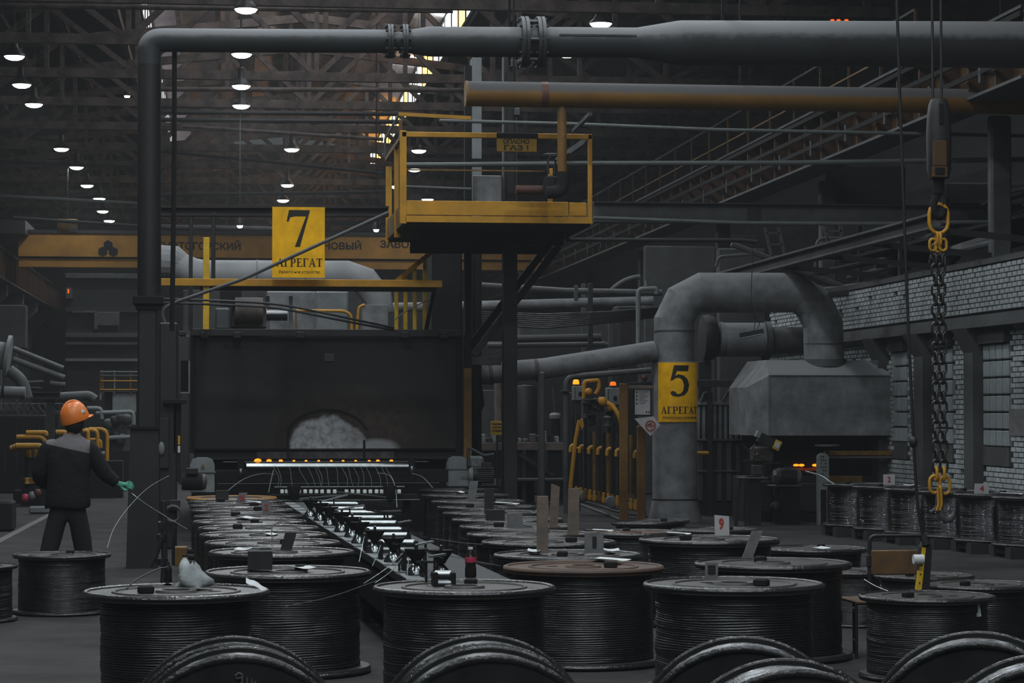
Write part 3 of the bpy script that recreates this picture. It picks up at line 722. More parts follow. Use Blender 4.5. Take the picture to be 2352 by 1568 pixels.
def paper(px, py, key, w, h, label, mt='paper', rz=None, curl=.01):
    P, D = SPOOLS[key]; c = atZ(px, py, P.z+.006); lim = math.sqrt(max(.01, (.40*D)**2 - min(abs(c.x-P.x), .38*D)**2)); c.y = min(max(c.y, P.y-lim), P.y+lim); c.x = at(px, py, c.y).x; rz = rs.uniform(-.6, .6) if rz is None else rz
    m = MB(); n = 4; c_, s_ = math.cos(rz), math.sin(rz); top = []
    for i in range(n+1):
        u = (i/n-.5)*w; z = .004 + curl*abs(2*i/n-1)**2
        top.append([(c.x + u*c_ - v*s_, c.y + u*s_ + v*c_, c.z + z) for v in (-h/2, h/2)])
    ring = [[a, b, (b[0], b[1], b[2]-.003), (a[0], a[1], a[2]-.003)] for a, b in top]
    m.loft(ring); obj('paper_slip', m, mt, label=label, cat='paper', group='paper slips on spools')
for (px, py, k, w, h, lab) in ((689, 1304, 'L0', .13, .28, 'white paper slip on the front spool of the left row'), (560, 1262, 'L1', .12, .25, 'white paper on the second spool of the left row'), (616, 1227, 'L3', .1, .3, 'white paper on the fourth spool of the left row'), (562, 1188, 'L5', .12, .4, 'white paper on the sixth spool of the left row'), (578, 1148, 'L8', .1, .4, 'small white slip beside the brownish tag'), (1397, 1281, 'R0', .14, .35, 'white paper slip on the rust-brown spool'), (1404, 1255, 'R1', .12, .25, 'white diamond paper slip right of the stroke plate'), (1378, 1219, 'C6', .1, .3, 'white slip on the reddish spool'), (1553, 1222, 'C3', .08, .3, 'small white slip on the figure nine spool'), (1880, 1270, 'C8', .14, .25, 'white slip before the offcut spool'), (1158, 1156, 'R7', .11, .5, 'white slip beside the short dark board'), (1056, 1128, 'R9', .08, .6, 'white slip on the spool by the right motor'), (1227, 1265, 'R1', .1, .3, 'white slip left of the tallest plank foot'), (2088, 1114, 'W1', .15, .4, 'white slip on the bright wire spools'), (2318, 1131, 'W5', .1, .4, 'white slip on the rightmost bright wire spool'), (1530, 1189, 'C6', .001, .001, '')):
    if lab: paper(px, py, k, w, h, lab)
# bright curled label hanging over the rim of the front left spool
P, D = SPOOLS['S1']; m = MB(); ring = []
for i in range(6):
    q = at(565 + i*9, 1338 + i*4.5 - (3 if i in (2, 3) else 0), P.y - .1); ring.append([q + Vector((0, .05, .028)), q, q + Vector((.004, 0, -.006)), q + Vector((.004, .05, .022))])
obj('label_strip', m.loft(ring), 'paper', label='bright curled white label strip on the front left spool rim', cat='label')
# tag on the coil of the right spool
P, D = SPOOLS['C14']; q = atX(2238, 1395, P.x + D*.33); yy = P.y - D*.31
q = at(2238, 1395, yy)
t = thing('coil_tag', q, 'small white tag with dark square hanging on a right spool coil', 'tag')
obj('plate', MB().prism([q+Vector((-.036, -.03, .055)), q+Vector((.022, -.03, .06)), q+Vector((.038, -.03, -.055)), q+Vector((-.022, -.03, -.06))], (0, .008, 0)), 'plastic_white', t, smooth=0)
obj('mark', MB().box(q.x-.006, q.x+.014, yy-.033, yy-.03, q.z-.03, q.z), 'sign_ink', t, smooth=0)
# bottles
def bottle(px, py0, py1, key, label, liquid, lab, cap, D_=None):
    P, D = SPOOLS[key]; b = atZ(px, py1, P.z); h = at(px, py0, b.y).z - b.z; r = h*.19
    t = thing('drink_bottle', b, label, 'bottle')
    obj('body', MB().lathe([(.01, 0), (r*.9, 0), (r, h*.05), (r, h*.3), (r*.88, h*.4), (r, h*.52), (r, h*.62), (r*.75, h*.76), (r*.35, h*.88), (r*.33, h*.93), (.01, h*.93)], 20, b), liquid, t)
    obj('cap', MB().lathe([(.005, h*.92), (r*.42, h*.92), (r*.42, h), (.005, h)], 14, b), cap, t)
    if lab: obj('label_band', MB().lathe([(r*1.01, h*.5), (r*1.02, h*.52), (r*1.02, h*.66), (r*.99, h*.68)], 20, b, caps=False), lab, t)
    return t
bottle(1081, 1256, 1326, 'S3', 'plastic cola bottle with dark drink and red label on the front spool', 'cola', 'label_red', 'plastic_white')
bottle(424, 1273, 1343, 'S1', 'clear plastic bottle behind the white rag', 'plastic_white', None, 'rubber')
bottle(386, 1290, 1338, 'S1', 'small dark brown bottle left of the white rag', 'cola', None, 'rubber')
# white rag crumpled beside the bottle
P, D = SPOOLS['S1']; b = atZ(445, 1346, P.z)
m = MB(); n, k = 14, 6; rr = random.Random(4); rings = []
for j in range(k+1):
    t_ = j/k; rings.append([(b.x-.0 + (.10*(1-t_**2)+.01)*math.cos(a)*(1+.25*math.sin(3*a+j)) , b.y + (.10*(1-t_**2)+.01)*math.sin(a)*(1+.2*math.cos(4*a+j)), b.z + .13*t_*(1+.2*math.sin(2*a))) for a in [2*math.pi*i/n for i in range(n)]])
obj('white_rag', m.loft(rings), 'rag', label='crumpled white rag on the front left spool', cat='rag', smooth=80)
# loose wire ends curling up from spools
def strand(pts, r, label, Y=None, mt='wire_strand', name='wire_strand'):
    P = [at(*q) for q in pts]; out = []
    n = len(P)
    for i in range(n-1):
        p0, p1, p2, p3 = P[max(i-1, 0)], P[i], P[i+1], P[min(i+2, n-1)]
        for j in range(6):
            u = j/6; out.append(.5*((2*p1) + (p2-p0)*u + (2*p0-5*p1+4*p2-p3)*u*u + (3*p1-p0-3*p2+p3)*u**3))
    out.append(P[-1])
    return obj(name, MB().tube(out, r, 6), mt, label=label, cat='wire', group='loose wires')
strand([(246, 1258, 20.9), (262, 1212, 21.2), (295, 1165, 21.6), (340, 1120, 22.4), (388, 1092, 23.5)], .0028, 'thin bright wire arching from the small left spool to the post')
strand([(302, 1132, 22.6), (340, 1160, 22.4), (430, 1215, 21.4)], .0025, 'thin wire slanting right behind the left post')
strand([(290, 1352, 14.5), (315, 1330, 14.6), (360, 1308, 14.9), (385, 1302, 15.0)], .005, 'black wire loop on the front left spool', mt='cable')
strand([(1985, 1330, 15.2), (2010, 1345, 15.0), (2040, 1357, 14.9)], .003, 'short bright wire end below the black chair')
strand([(1850, 1082, 34.5), (1885, 1092, 34), (1905, 1105, 33.5), (1917, 1112, 33.2)], .012, 'bright wire running to the first bright spool')
strand([(655, 1392, 15.2), (760, 1370, 15.5), (865, 1333, 16)], .002, 'long thin wire crossing the front left coil', mt='cable_grey')
strand([(625, 1240, 19.6), (624, 1215, 19.8), (632, 1203, 20), (645, 1198, 20.2)], .005, 'thin wire hook rising from the left spool row', mt='cable')
# ================================================================ pulley table between the spool rows
TA, TB = Vector((1.25, 16.45, 0)), Vector((.72, 30.6, 0)); TZ = .62; TWd = .72
tdir = (TB-TA).normalized(); tn = Vector((tdir.y, -tdir.x, 0))
t = thing('pulley_table', TA, 'long low steel table with chrome guide pulleys between the spool rows', 'table')
def tq(u, v, z): return TA + tdir*u + tn*v + Vector((0, 0, z))
TL = (TB-TA).length
obj('top', MB().loft([[tq(u, 0, TZ-.05), tq(u, TWd, TZ-.05), tq(u, TWd, TZ), tq(u, 0, TZ)] for u in (0, TL)]), 'steel_dark', t, smooth=0)
obj('skirt', MB().loft([[tq(u, .03, .22), tq(u, .05, .22), tq(u, .05, TZ-.05), tq(u, .03, TZ-.05)] for u in (0, TL)]), 'steel_black', t, smooth=0)
pad = mesh_of('edge_plate', MB().loft([[tdir*u + tn*v + Vector((0, 0, z)) for v, z in ((0, 0), (.12, 0), (.12, .008), (0, .008))] for u in (0, .62)]), 'steel_pale', 0)
for k in range(17):
    o = bpy.data.objects.new('edge_plate', pad); COL.objects.link(o); o.parent = t; o.location = tdir*(.05+k*.83) + Vector((0, 0, TZ+.001))
for k in range(8):
    for v in (.08, TWd-.08):
        c = tq(.2+k*1.9, v, 0); obj('leg', MB().box(c.x-.04, c.x+.04, c.y-.04, c.y+.04, 0, TZ-.05), 'steel_dark', t, smooth=0)
pul = [(713,1179),(736,1188),(758,1199),(785,1213),(809,1226),(826,1240),(861,1262),(904,1283),(956,1313),(1013,1316)]
gp0 = None
for i, (px, py) in enumerate(pul):
    p = atZ(px, py+7, TZ+.009)
    if gp0 is None:
        g = thing('guide_pulley', p, None, None)
        obj('base_cone', MB().lathe([(.005, 0), (.075, 0), (.075, .012), (.06, .04), (.035, .07), (.02, .085), (.005, .09)], 20), 'chrome', g, local=True)
        obj('pulley_cup', MB().lathe([(.004, .085), (.03, .09), (.04, .11), (.085, .175), (.088, .185), (.004, .18)], 20), 'steel_black', g, local=True)
        obj('spindle', MB().lathe([(.004, .17), (.012, .17), (.012, .215), (.004, .22)], 10), 'chrome_dark', g, local=True)
        gp0 = g
    else: g = copy_tree(gp0); g.location = p; g.rotation_euler.z = i
    tag(g, 'chrome cone guide pulley on the table, %s from the far end' % ords[i], 'pulley', 'guide pulleys'); WL[g.name] = p
rolls = [(730,824,1158),(751,836,1169),(773,864,1178),(799,901,1190),(830,910,1202),(844,924,1217),(840,936,1230),(875,952,1247),(928,971,1270),(999,1036,1320)]
for i, (a, b, py) in enumerate(rolls):
    z = TZ+.13
    p, q = atZ(a, py, z), atZ(b, py, z); q = Vector((q.x, q.y, z))
    g = thing('guide_roller', (p+q)/2 - Vector((0, 0, .13)), 'shiny horizontal guide roller on the pulley table, %s from the far end' % ords[i], 'roller', 'guide rollers')
    obj('roller', MB().tube([p, q], .030, 14), 'chrome', g); obj('roller', MB().tube([p + Vector((0, -.09, -.05)), q + Vector((0, -.09, -.05))], .022, 12), 'chrome_dark', g)
    obj('bracket', MB().box(p.x-.02, p.x+.01, p.y-.12, p.y+.05, TZ, z+.02), 'steel_black', g); obj('bracket', MB().box(q.x-.01, q.x+.02, q.y-.12, q.y+.05, TZ, z+.02), 'steel_black', g)
sticks = [(688,1145,784,1138),(736,1152,799,1137),(775,1129,888,1142),(800,1150,892,1154),(820,1152,900,1163),(770,1171,838,1161),(842,1171,926,1182),(860,1175,922,1174),(916,1206,962,1226),(916,1200,945,1197),(905,1247,932,1252),(961,1250,997,1245),(980,1265,1020,1282),(988,1278,1025,1275),(960,1290,1001,1293)]
for i, (a, b, c, d) in enumerate(sticks):
    p = atZ(a, (b+d)/2 + 2, TZ+.2); q = at(c, d, p.y); p = at(a, b, p.y)
    g = thing('guide_bar', (p+q)/2, 'thin flat guide bar above the pulley table, %s from the far end' % ords[min(i, 14)], 'bar', 'guide bars')
    obj('bar', MB().bar(p, q + Vector((0, .12, 0)), .03, .014), rs.choice(('cable_grey', 'chrome_dark', 'steel_pale')), g, smooth=0)
    mid = (p+q)/2 + Vector((0, .06, 0)); v_ = (mid-TA).dot(tn); obj('stem', MB().bar(mid, Vector((mid.x, mid.y, TZ if 0 < v_ < TWd else 0)), .016), 'steel_black', g, smooth=0)
for i, (pts, lab) in enumerate((
    ([(825, 1290, 17.6), (835, 1240, 17.9), (838, 1232, 18)], 'wire dropping from the table at the front spool of the left row'),
    ([(855, 1300, 16.9), (868, 1270, 17.3), (874, 1252, 17.6)], 'wire curving down beside the front left spool'),
    ([(835, 1340, 16.2), (890, 1303, 16.5), (925, 1270, 17.2)], 'wire curving from the front spool to the last roller'),
    ([(862, 1338, 16.2), (900, 1310, 16.5), (922, 1283, 17)], 'second wire curving to the last roller'),
    ([(934, 1340, 16.2), (937, 1300, 16.7), (940, 1275, 17)], 'straight thin wire at the near table end'),
    ([(990, 1236, 19), (1060, 1246, 19.6), (1110, 1250, 20)], 'thin wire running from the table to the right spools'),
    ([(980, 1264, 18), (1060, 1282, 18.4), (1150, 1300, 18.6)], 'low thin wire running from the table to the rust-brown spool'))):
    strand(pts, .003, lab)
# ================================================================ straightening rolls in front of furnace seven
Y1 = 33.2
t = thing('straightening_rolls', at(760, 1140, Y1), 'straightening roll stand with long shiny roll before the furnace', 'machine')
def bx(mb, px0, py0, px1, py1, Y, th, b=.006):
    a, c = at(px0, py1, Y), at(px1, py0, Y); return mb.bev(a.x, c.x, Y, Y+th, a.z, c.z, b)
obj('long_roll', MB().tube([at(566, 1072, Y1), at(938, 1072, Y1)], .055, 20), 'chrome', t)
obj('top_bar', bx(MB(), 512, 1059, 985, 1062, Y1+.2, .04), 'steel_grey', t)
obj('roll_post', MB().tube([at(553, 1098, Y1), at(553, 1053, Y1)], .05, 14), 'steel_black', t); obj('roll_post', MB().tube([at(946, 1098, Y1), at(946, 1050, Y1)], .05, 14), 'steel_black', t)
obj('shoe', MB().sphere(at(553, 1086, Y1), .065, 12, 7, (.9, 1, 1.5)), 'chrome_dark', t); obj('shoe', MB().sphere(at(946, 1080, Y1), .065, 12, 7, (.9, 1, 1.5)), 'chrome_dark', t)
obj('back_beam', bx(MB(), 495, 1078, 1030, 1108, Y1+.5, .2), 'steel_black', t); obj('back_lip', bx(MB(), 500, 1108, 1010, 1111, Y1+.45, .06), 'steel_grey', t)
obj('base', MB().box(at(500, 1100, Y1).x, at(930, 1100, Y1).x, Y1-.1, Y1+.6, 0, at(700, 1112, Y1).z-.2), 'steel_black', t, smooth=0)
obj('rear_post', bx(MB(), 660, 1000, 664, 1060, Y1+.7, .05), 'steel_black', t)
Y2 = 32.2
t = thing('wire_comb', at(780, 1140, Y2), 'wire guide comb with a row of glint-coloured blocks before the long roll', 'machine')
obj('comb_bar', bx(MB(), 630, 1116, 930, 1120, Y2, .05), 'steel_pale', t)
obj('comb_rail', bx(MB(), 620, 1135, 960, 1150, Y2+.1, .3), 'steel_black', t)
obj('comb_tray', bx(MB(), 600, 1147, 965, 1150, Y2-.1, .3), 'cable_grey', t)
for px in (675, 895): obj('comb_post', MB().lathe([(.03, -.12), (.05, -.1), (.09, .06), (.09, .1), (.03, .1)], 14, at(px, 1132, Y2-.05)), 'steel_black', t)
for px in (648,659,687,701,714,727,740,755,769,796,810,823,838,851,865,877,917): obj('guide_block', bx(MB(), px-4.2, 1124, px+4.2, 1133, Y2-.02, .05), 'guide_glint', t, smooth=0)
obj('leg', MB().box(at(630, 1, Y2).x, at(640, 1, Y2).x, Y2+.1, Y2+.3, 0, at(640, 1150, Y2).z), 'steel_black', t); obj('leg', MB().box(at(930, 1, Y2).x, at(945, 1, Y2).x, Y2+.1, Y2+.3, 0, at(640, 1150, Y2).z), 'steel_black', t)
rw_ = random.Random(8)
for i, px in enumerate((632, 640, 668, 690, 711, 727, 733, 752, 775, 788, 803, 815, 832, 845, 866, 880, 890)):
    d = rw_.uniform(2, 20); b = rw_.uniform(-3, 6)
    strand([(px-4, 1072, Y1-.06), (px+b*.3, 1082, Y1-.14), (px+d*.5+b, 1098, Y1-.4), (px+d, 1118, Y2-.06)], .004, 'thin wire from the long roll to the comb, %s from the left' % (ords[i] if i < 15 else ['second to last', 'last'][i-15]), mt='cable_grey')
strand([(524, 1126, 31.4), (560, 1100, 32), (600, 1088, 32.6), (632, 1090, 33.1)], .007, 'bright wire arching left of the long roll')
strand([(866, 1086, 33.1), (895, 1092, 32.6), (908, 1120, 32.2), (912, 1165, 31)], .007, 'bright wire arching down at the right end of the comb')
strand([(945, 1087, 33.1), (970, 1095, 32.6), (994, 1120, 32)], .007, 'bright wire arching right of the long roll')
strand([(617, 1130, 31.6), (622, 1105, 32.2), (628, 1080, 33)], .007, 'bright straight wire at the left end of the comb')
# ================================================================ furnace seven
YF = 35.0
x0, x1, z0, z1 = rect((437, 1035), (1060, 772), YF)
fm = bpy.data.materials.new('furnace_front'); fm.use_nodes = True; nt = fm.node_tree; N, L = nt.nodes, nt.links
b = N['Principled BSDF']; b.inputs['Roughness'].default_value = .75; b.inputs['Specular IOR Level'].default_value = .3
tc = N.new('ShaderNodeTexCoord'); mp = N.new('ShaderNodeMapping'); L.new(tc.outputs['Object'], mp.inputs[0])
cpt = at(770, 1040, YF); FO = Vector(((x0+x1)/2, YF, 0))
nz_ = N.new('ShaderNodeTexNoise'); nz_.inputs['Scale'].default_value = 3.5; nz_.inputs['Detail'].default_value = 6; L.new(tc.outputs['Object'], nz_.inputs['Vector'])
def math_(op, a, b_, c_=None):
    n = N.new('ShaderNodeMath'); n.operation = op
    for i, v in enumerate((a, b_, c_)):
        if v is None: continue
        if isinstance(v, (int, float)): n.inputs[i].default_value = v
        else: L.new(v, n.inputs[i])
    return n.outputs[0]
sx = N.new('ShaderNodeSeparateXYZ'); L.new(tc.outputs['Object'], sx.inputs[0])
def blob(cx, cz, rx, rz, soft):                         # heat-bleached patch with a fixed outline
    dx = math_('DIVIDE', math_('SUBTRACT', sx.outputs['X'], cx), rx); dz = math_('DIVIDE', math_('SUBTRACT', sx.outputs['Z'], cz), rz)
    d = math_('SQRT', math_('ADD', math_('MULTIPLY', dx, dx), math_('MULTIPLY', dz, dz)), 0)
    d = math_('ADD', d, math_('MULTIPLY', math_('SUBTRACT', nz_.outputs['Fac'], .5), .5))
    mr = N.new('ShaderNodeMapRange'); mr.inputs['From Min'].default_value = 1+soft; mr.inputs['From Max'].default_value = 1-soft; L.new(d, mr.inputs['Value']); return mr.outputs[0]
pc = at(752, 1035, YF) - FO; pr = at(862, 1036, YF) - FO
k1 = blob(pc.x, pc.z, .56, .50, .06); k2 = blob(pr.x, pr.z, .32, .17, .2); kr = blob(pc.x+.35, pc.z, 1.15, .75, .35)
nb = N.new('ShaderNodeTexNoise'); nb.inputs['Scale'].default_value = 1.8; nb.inputs['Detail'].default_value = 6; L.new(tc.outputs['Object'], nb.inputs['Vector'])
cr = N.new('ShaderNodeValToRGB'); cr.color_ramp.elements[0].color = (.013, .013, .0132, 1); cr.color_ramp.elements[1].color = (.021, .020, .0195, 1); cr.color_ramp.elements[0].position = .35; cr.color_ramp.elements[1].position = .7; L.new(nb.outputs['Fac'], cr.inputs[0])
def mix(f, a, col):
    n = N.new('ShaderNodeMix'); n.data_type = 'RGBA'; L.new(f, n.inputs['Factor']); L.new(a, n.inputs['A']); n.inputs['B'].default_value = (*col, 1); return n.outputs['Result']
ns = N.new('ShaderNodeTexNoise'); ns.inputs['Scale'].default_value = 9; ns.inputs['Detail'].default_value = 7; ns.inputs['Roughness'].default_value = .7; L.new(tc.outputs['Object'], ns.inputs['Vector'])
sp = N.new('ShaderNodeMapRange'); sp.inputs['From Min'].default_value = .36; sp.inputs['From Max'].default_value = .56; L.new(ns.outputs['Fac'], sp.inputs['Value'])
c = mix(math_('MULTIPLY', math_('MULTIPLY', kr, .8), sp.outputs[0]), cr.outputs[0], (.06, .038, .030))
c = mix(math_('MULTIPLY', k1, math_('MULTIPLY_ADD', sp.outputs[0], .55, .4)), c, (.46, .47, .49))
rx = N.new('ShaderNodeMapRange'); rx.inputs['From Min'].default_value = pc.x+.05; rx.inputs['From Max'].default_value = pc.x+.6; L.new(sx.outputs['X'], rx.inputs['Value'])
c = mix(math_('MULTIPLY', math_('MULTIPLY', k1, rx.outputs[0]), .75), c, (.075, .055, .048)); c = mix(math_('MULTIPLY', k2, .7), c, (.36, .365, .375))
L.new(c, b.inputs['Base Color']); M['furnace_front'] = fm
t = thing('furnace', FO, 'large dark furnace with heat-bleached arch on its front', 'furnace')
obj('front_plate', MB().bev(x0, x1, YF, YF+.12, z0, z1, .03), 'furnace_front', t)
obj('body', MB().bev(x0+.05, x1-.05, YF+.12, YF+9, z0-.1, z1+.02, .05), 'furnace', t)
obj('base', MB().box(x0+.1, x1-.1, YF+.35, YF+9, 0, z0-.05), 'steel_black', t, smooth=0)
obj('top_rail', bx(MB(), 437, 757, 1060, 771, YF-.1, .25), 'steel_dark', t)
obj('left_post', bx(MB(), 436, 772, 446, 1040, YF-.06, .1), 'steel_black', t); obj('right_post', bx(MB(), 1048, 772, 1062, 1060, YF-.06, .1), 'steel_black', t)
obj('crack_bar', bx(MB(), 446, 1031, 1048, 1034, YF-.03, .05), 'steel_black', t)
am = MB()
for i in range(10):
    a0, a1 = math.pi*(.14+.072*i), math.pi*(.14+.072*(i+1))
    q0, q1 = at(752+100*math.cos(a0), 1030-90*math.sin(a0)**.8, YF-.01), at(752+100*math.cos(a1), 1030-90*math.sin(a1)**.8, YF-.01); am.bar(q0, q1, .02, .03)
obj('arch_seam', am, 'steel_black', t)
for px in (661, 836): obj('seam_post', bx(MB(), px-2, 985 if px < 700 else 1010, px+3, 1050, YF-.03, .04), 'steel_black', t)
for px in (470, 545, 690, 930, 1020): obj('clamp', bx(MB(), px-9, 762, px+9, 776, YF-.18, .1), 'steel_dark', t)
obj('number_plate', bx(MB(), 745, 812, 769, 830, YF-.02, .03), 'steel_grey', t)
obj('lower_panel', bx(MB(), 590, 1036, 905, 1054, YF+.0, .1), 'furnace_low', t); obj('lower_panel', bx(MB(), 446, 1036, 1048, 1056, YF+.06, .1), 'furnace', t)
obj('slot', bx(MB(), 560, 1052, 940, 1064, YF+.02, .1), 'steel_black', t)
for i, px in enumerate((592, 618, 645, 675, 703, 732, 761, 788, 817, 848, 868, 899)):
    r = (.042, .03, .024)[i] if i < 3 else .016 if i < 10 else .022
    obj('ember_hole', MB().sphere(at(px, 1058, YF-.01), r, 10, 6, (1.3, .4, .8)), 'glow_orange', t)
# drive motors left and right of the straightening rolls
def motor_unit(label, px0, py0, px1, py1, Y, side):
    a, c = at(px0, py1, Y), at(px1, py0, Y); w, h = c.x-a.x, c.z-a.z
    t = thing('drive_motor', (a.x, Y, a.z), label, 'motor')
    ring = lambda y: [(a.x, y, a.z), (c.x, y, a.z), (c.x, y, c.z-.1), (c.x-.03, y, c.z-.03), (c.x-.1, y, c.z), (a.x+.1, y, c.z), (a.x+.03, y, c.z-.03), (a.x, y, c.z-.1)]
    obj('housing', MB().loft([ring(Y), ring(Y+.35)]), 'motor_grey', t, smooth=30)
    obj('joint', MB().box(a.x-.02, c.x+.02, Y-.012, Y+.36, a.z+h*.55, a.z+h*.58), 'steel_grey', t)
    return t, a, c
t, a, c = motor_unit('grey gearbox with motor and small warning triangle at the left end of the rolls', 436, 1051, 493, 1130, 33.0, -1)
m0 = at(445, 1106, 32.75); obj('motor_body', MB().tube([m0 + Vector((-.16, 0, 0)), m0 + Vector((.12, 0, 0))], .115, 18), 'steel_black', t); obj('motor_cap', MB().lathe([(.01, .02), (.1, .0), (.115, -.06), (.01, -.06)], 18, m0+Vector((.16, 0, 0)), 'x'), 'steel_grey', t); obj('terminal_box', MB().bev(m0.x-.1, m0.x+.06, 32.62, 32.76, m0.z+.1, m0.z+.19, .01), 'steel_dark', t)
q = at(466, 1070, 32.99); obj('warning_triangle', MB().prism([q+Vector((-.03, -.012, -.025)), q+Vector((.03, -.012, -.025)), q+Vector((0, -.012, .03))], (0, .006, 0)), 'yellow_dull', t)
obj('support', MB().box(a.x+.02, c.x, 33.0, 33.3, 0, a.z), 'steel_black', t)
t, a, c = motor_unit('grey gearbox with finned motor and raised lever at the right end of the rolls', 1030, 1048, 1078, 1116, 34.35, 1)
obj('side_housing', MB().bev(at(1080, 1, 34.35).x, at(1112, 1, 34.35).x, 34.37, 34.65, at(1, 1078, 34.35).z, at(1, 1050, 34.35).z, .03), 'motor_grey', t)
m0 = at(1085, 1090, 34.2); m1 = at(1132, 1090, 34.2)
obj('motor_body', MB().tube([m0, m1], .12, 18), 'steel_dark', t); obj('motor_cap', MB().lathe([(.01, -.07), (.09, -.05), (.118, 0), (.01, .0)], 18, m0, 'x'), 'motor_grey', t)
for k in range(7): z = m0.z - .09 + k*.03; obj('cooling_fin', MB().box(m0.x+.06, m1.x-.02, 34.06, 34.11, z, z+.008), 'steel_grey', t, smooth=0)
obj('terminal_box', bx(MB(), 1107, 1062, 1130, 1078, 34.1, .12), 'steel_dark', t)
obj('lever', MB().tube(fillet([at(1078, 1070, 34.25), at(1075, 1026, 34.25), at(1112, 1046, 34.15), at(1135, 1042, 34.15)], .05), .018, 8), 'steel_grey', t); obj('lever_post', bx(MB(), 1073, 1028, 1079, 1075, 34.27, .05), 'steel_black', t)
obj('support', MB().box(a.x, c.x+.5, 34.35, 34.65, 0, a.z), 'steel_black', t)
for k in range(4): q = at(1058+5*k, 1096, 34.34); obj('mark', MB().box(q.x, q.x+.02, 34.335, 34.342, q.z-.02, q.z+.02).box(q.x+.005, q.x+.015, 34.33, 34.34, q.z-.01, q.z+.01), 'steel_pale', t, smooth=0)
# ================================================================ vent pipe on its post, across the top of the picture
YV = 27.6
cpx = lambda x: 92 + (x-345)*.0055
t = thing('vent_pipe', at(345, 1300, YV), 'long grey dusty vent pipe on a tall post across the top', 'pipe')
rV = .137
path = fillet([at(343, 150, YV), at(343, 92, YV), at(900, cpx(900), YV)], .28, 8)
obj('pipe_run', MB().tube(path, rV, 20), 'pipe_grey', t)
obj('standpipe', MB().tube([at(343, 700, YV), at(343, 148, YV)], rV*.98, 20), 'steel_dark', t)
def seg(name, xa, xb, ra, rb, mt='pipe_grey', n=24): obj(name, MB().tube([at(xa, cpx(xa), YV), at(xb, cpx(xb), YV)], [ra, rb], n), mt, t)
def flange(px, r, th=.05):
    c = at(px, cpx(px), YV); m = MB().lathe([(.02, -th), (r, -th), (r, -.006), (r*.93, -.006), (r*.93, .006), (r, .006), (r, th), (.02, th)], 24, c, 'x')
    f = obj('pipe_flange', m, 'pipe_grey', t)
    bl = mesh_of('bolt', MB().tube([Vector((-th-.03, 0, 0)), Vector((th+.03, 0, 0))], .016, 6), 'steel_dark')
    for k in range(10):
        a = 2*math.pi*k/10; q = c + Vector((0, math.cos(a)*r*.88, math.sin(a)*r*.88)); o = bpy.data.objects.new('bolt', bl); COL.objects.link(o); o.parent = f; o.location = q - WL[t.name]
flange(896, .2, .03); flange(930, .2, .03); seg('coupling', 896, 930, .11, .11)
seg('reducer', 932, 985, .13, .175); seg('pipe_section', 985, 1200, .175, .175)
flange(1203, .30, .045); flange(1240, .30, .045); seg('valve_body', 1203, 1240, .2, .2)
for k, a in enumerate((.6, 1.6, 2.6)): c = at(1221, cpx(1221), YV); obj('tie_bolt', MB().tube([c+Vector((-.12, -.26*math.sin(a), .26*math.cos(a))), c+Vector((.12, -.26*math.sin(a), .26*math.cos(a)))], .025, 8), 'pipe_grey', t)
seg('pipe_section', 1242, 1462, .178, .178); seg('reducer', 1462, 1560, .178, .265); seg('pipe_section', 1560, 2700, .265, .285)
c0, c1 = at(1285, 80, YV-.17), at(1462, 82, YV-.17); obj('clamped_strip', MB().bar(c0, c1, .03, .02), 'steel_grey', t)
for px in (1170, 1660): c = at(px, 150, YV); obj('hanger', MB().bar(c, Vector((c.x, c.y, 9.2)), .03), 'steel_black', t)
# lower post
x0, x1, z0, z1 = rect((316, 985), (362, 698), YV); obj('post', MB().bev(x0, x1, YV-.1, YV+.14, z0, z1, .02), 'steel_dark', t)
x0, x1, z0, z1 = rect((306, 700), (376, 681), YV); obj('collar', MB().bev(x0, x1, YV-.18, YV+.2, z0, z1, .01).box(x0+.03, x1-.03, YV-.14, YV+.16, z0-.05, z0), 'steel_black', t)
a = at(300, 985, YV); b_ = at(364, 985, YV); zb = 0
obj('base_box', MB().loft([[(a.x-.04, YV-.15, 0), (b_.x, YV-.15, 0), (b_.x, YV+.2, 0), (a.x-.04, YV+.2, 0)], [(a.x, YV-.13, a.z), (b_.x, YV-.13, a.z), (b_.x, YV+.18, a.z), (a.x, YV+.18, a.z)]]), 'steel_dark', t, smooth=0)
obj('cap_plate', MB().box(a.x-.03, b_.x+.02, YV-.17, YV+.2, a.z, a.z+.03), 'steel_black', t)
obj('conduit', MB().tube([at(401, 85, YV+.1), at(400, 400, YV+.1), at(395, 760, YV+.1)], .028, 8), 'steel_black', t); obj('conduit_clip', MB().bev(at(396, 80, YV).x, at(408, 80, YV).x, YV+.05, YV+.2, at(1, 92, YV).z, at(1, 78, YV).z, .01), 'steel_grey', t)
# stanchion beside the post
t = thing('stanchion', at(386, 1260, 30), 'dark steel stanchion with bracket plate right of the vent pipe post', 'column')
YS = 31.3
bx_ = lambda a, b, c, d, Y, th, name, mt: obj(name, bx(MB(), a, b, c, d, Y, th), mt, t)
q = rect((364, 1262), (408, 740), YS); obj('shaft', MB().bev(q[0], q[1], YS, YS+.2, 0, q[3], .02), 'steel_dark', t)
bx_(374, 917, 428, 927, YS-.15, .4, 'bracket_plate', 'steel_black'); bx_(398, 925, 416, 1040, YS, .12, 'bracket_arm', 'steel_black')
bx_(366, 960, 388, 1075, YS-.06, .05, 'cover', 'steel_dark'); bx_(410, 760, 426, 770, YS, .5, 'top_arm', 'steel_dark')
obj('dome', MB().sphere(at(371, 1030, YS-.08), .07, 12, 8, (.6, .5, 1.3)), 'steel_pale', t)
obj('valve_wheel', MB().tube(arc(at(397, 1180, YS-.15), .1, 0, 2*math.pi, 20, (1, 0, 0), (0, 0, 1)), .02, 8), 'steel_grey', t); bx_(388, 1148, 414, 1172, YS-.1, .15, 'valve_box', 'steel_dark')
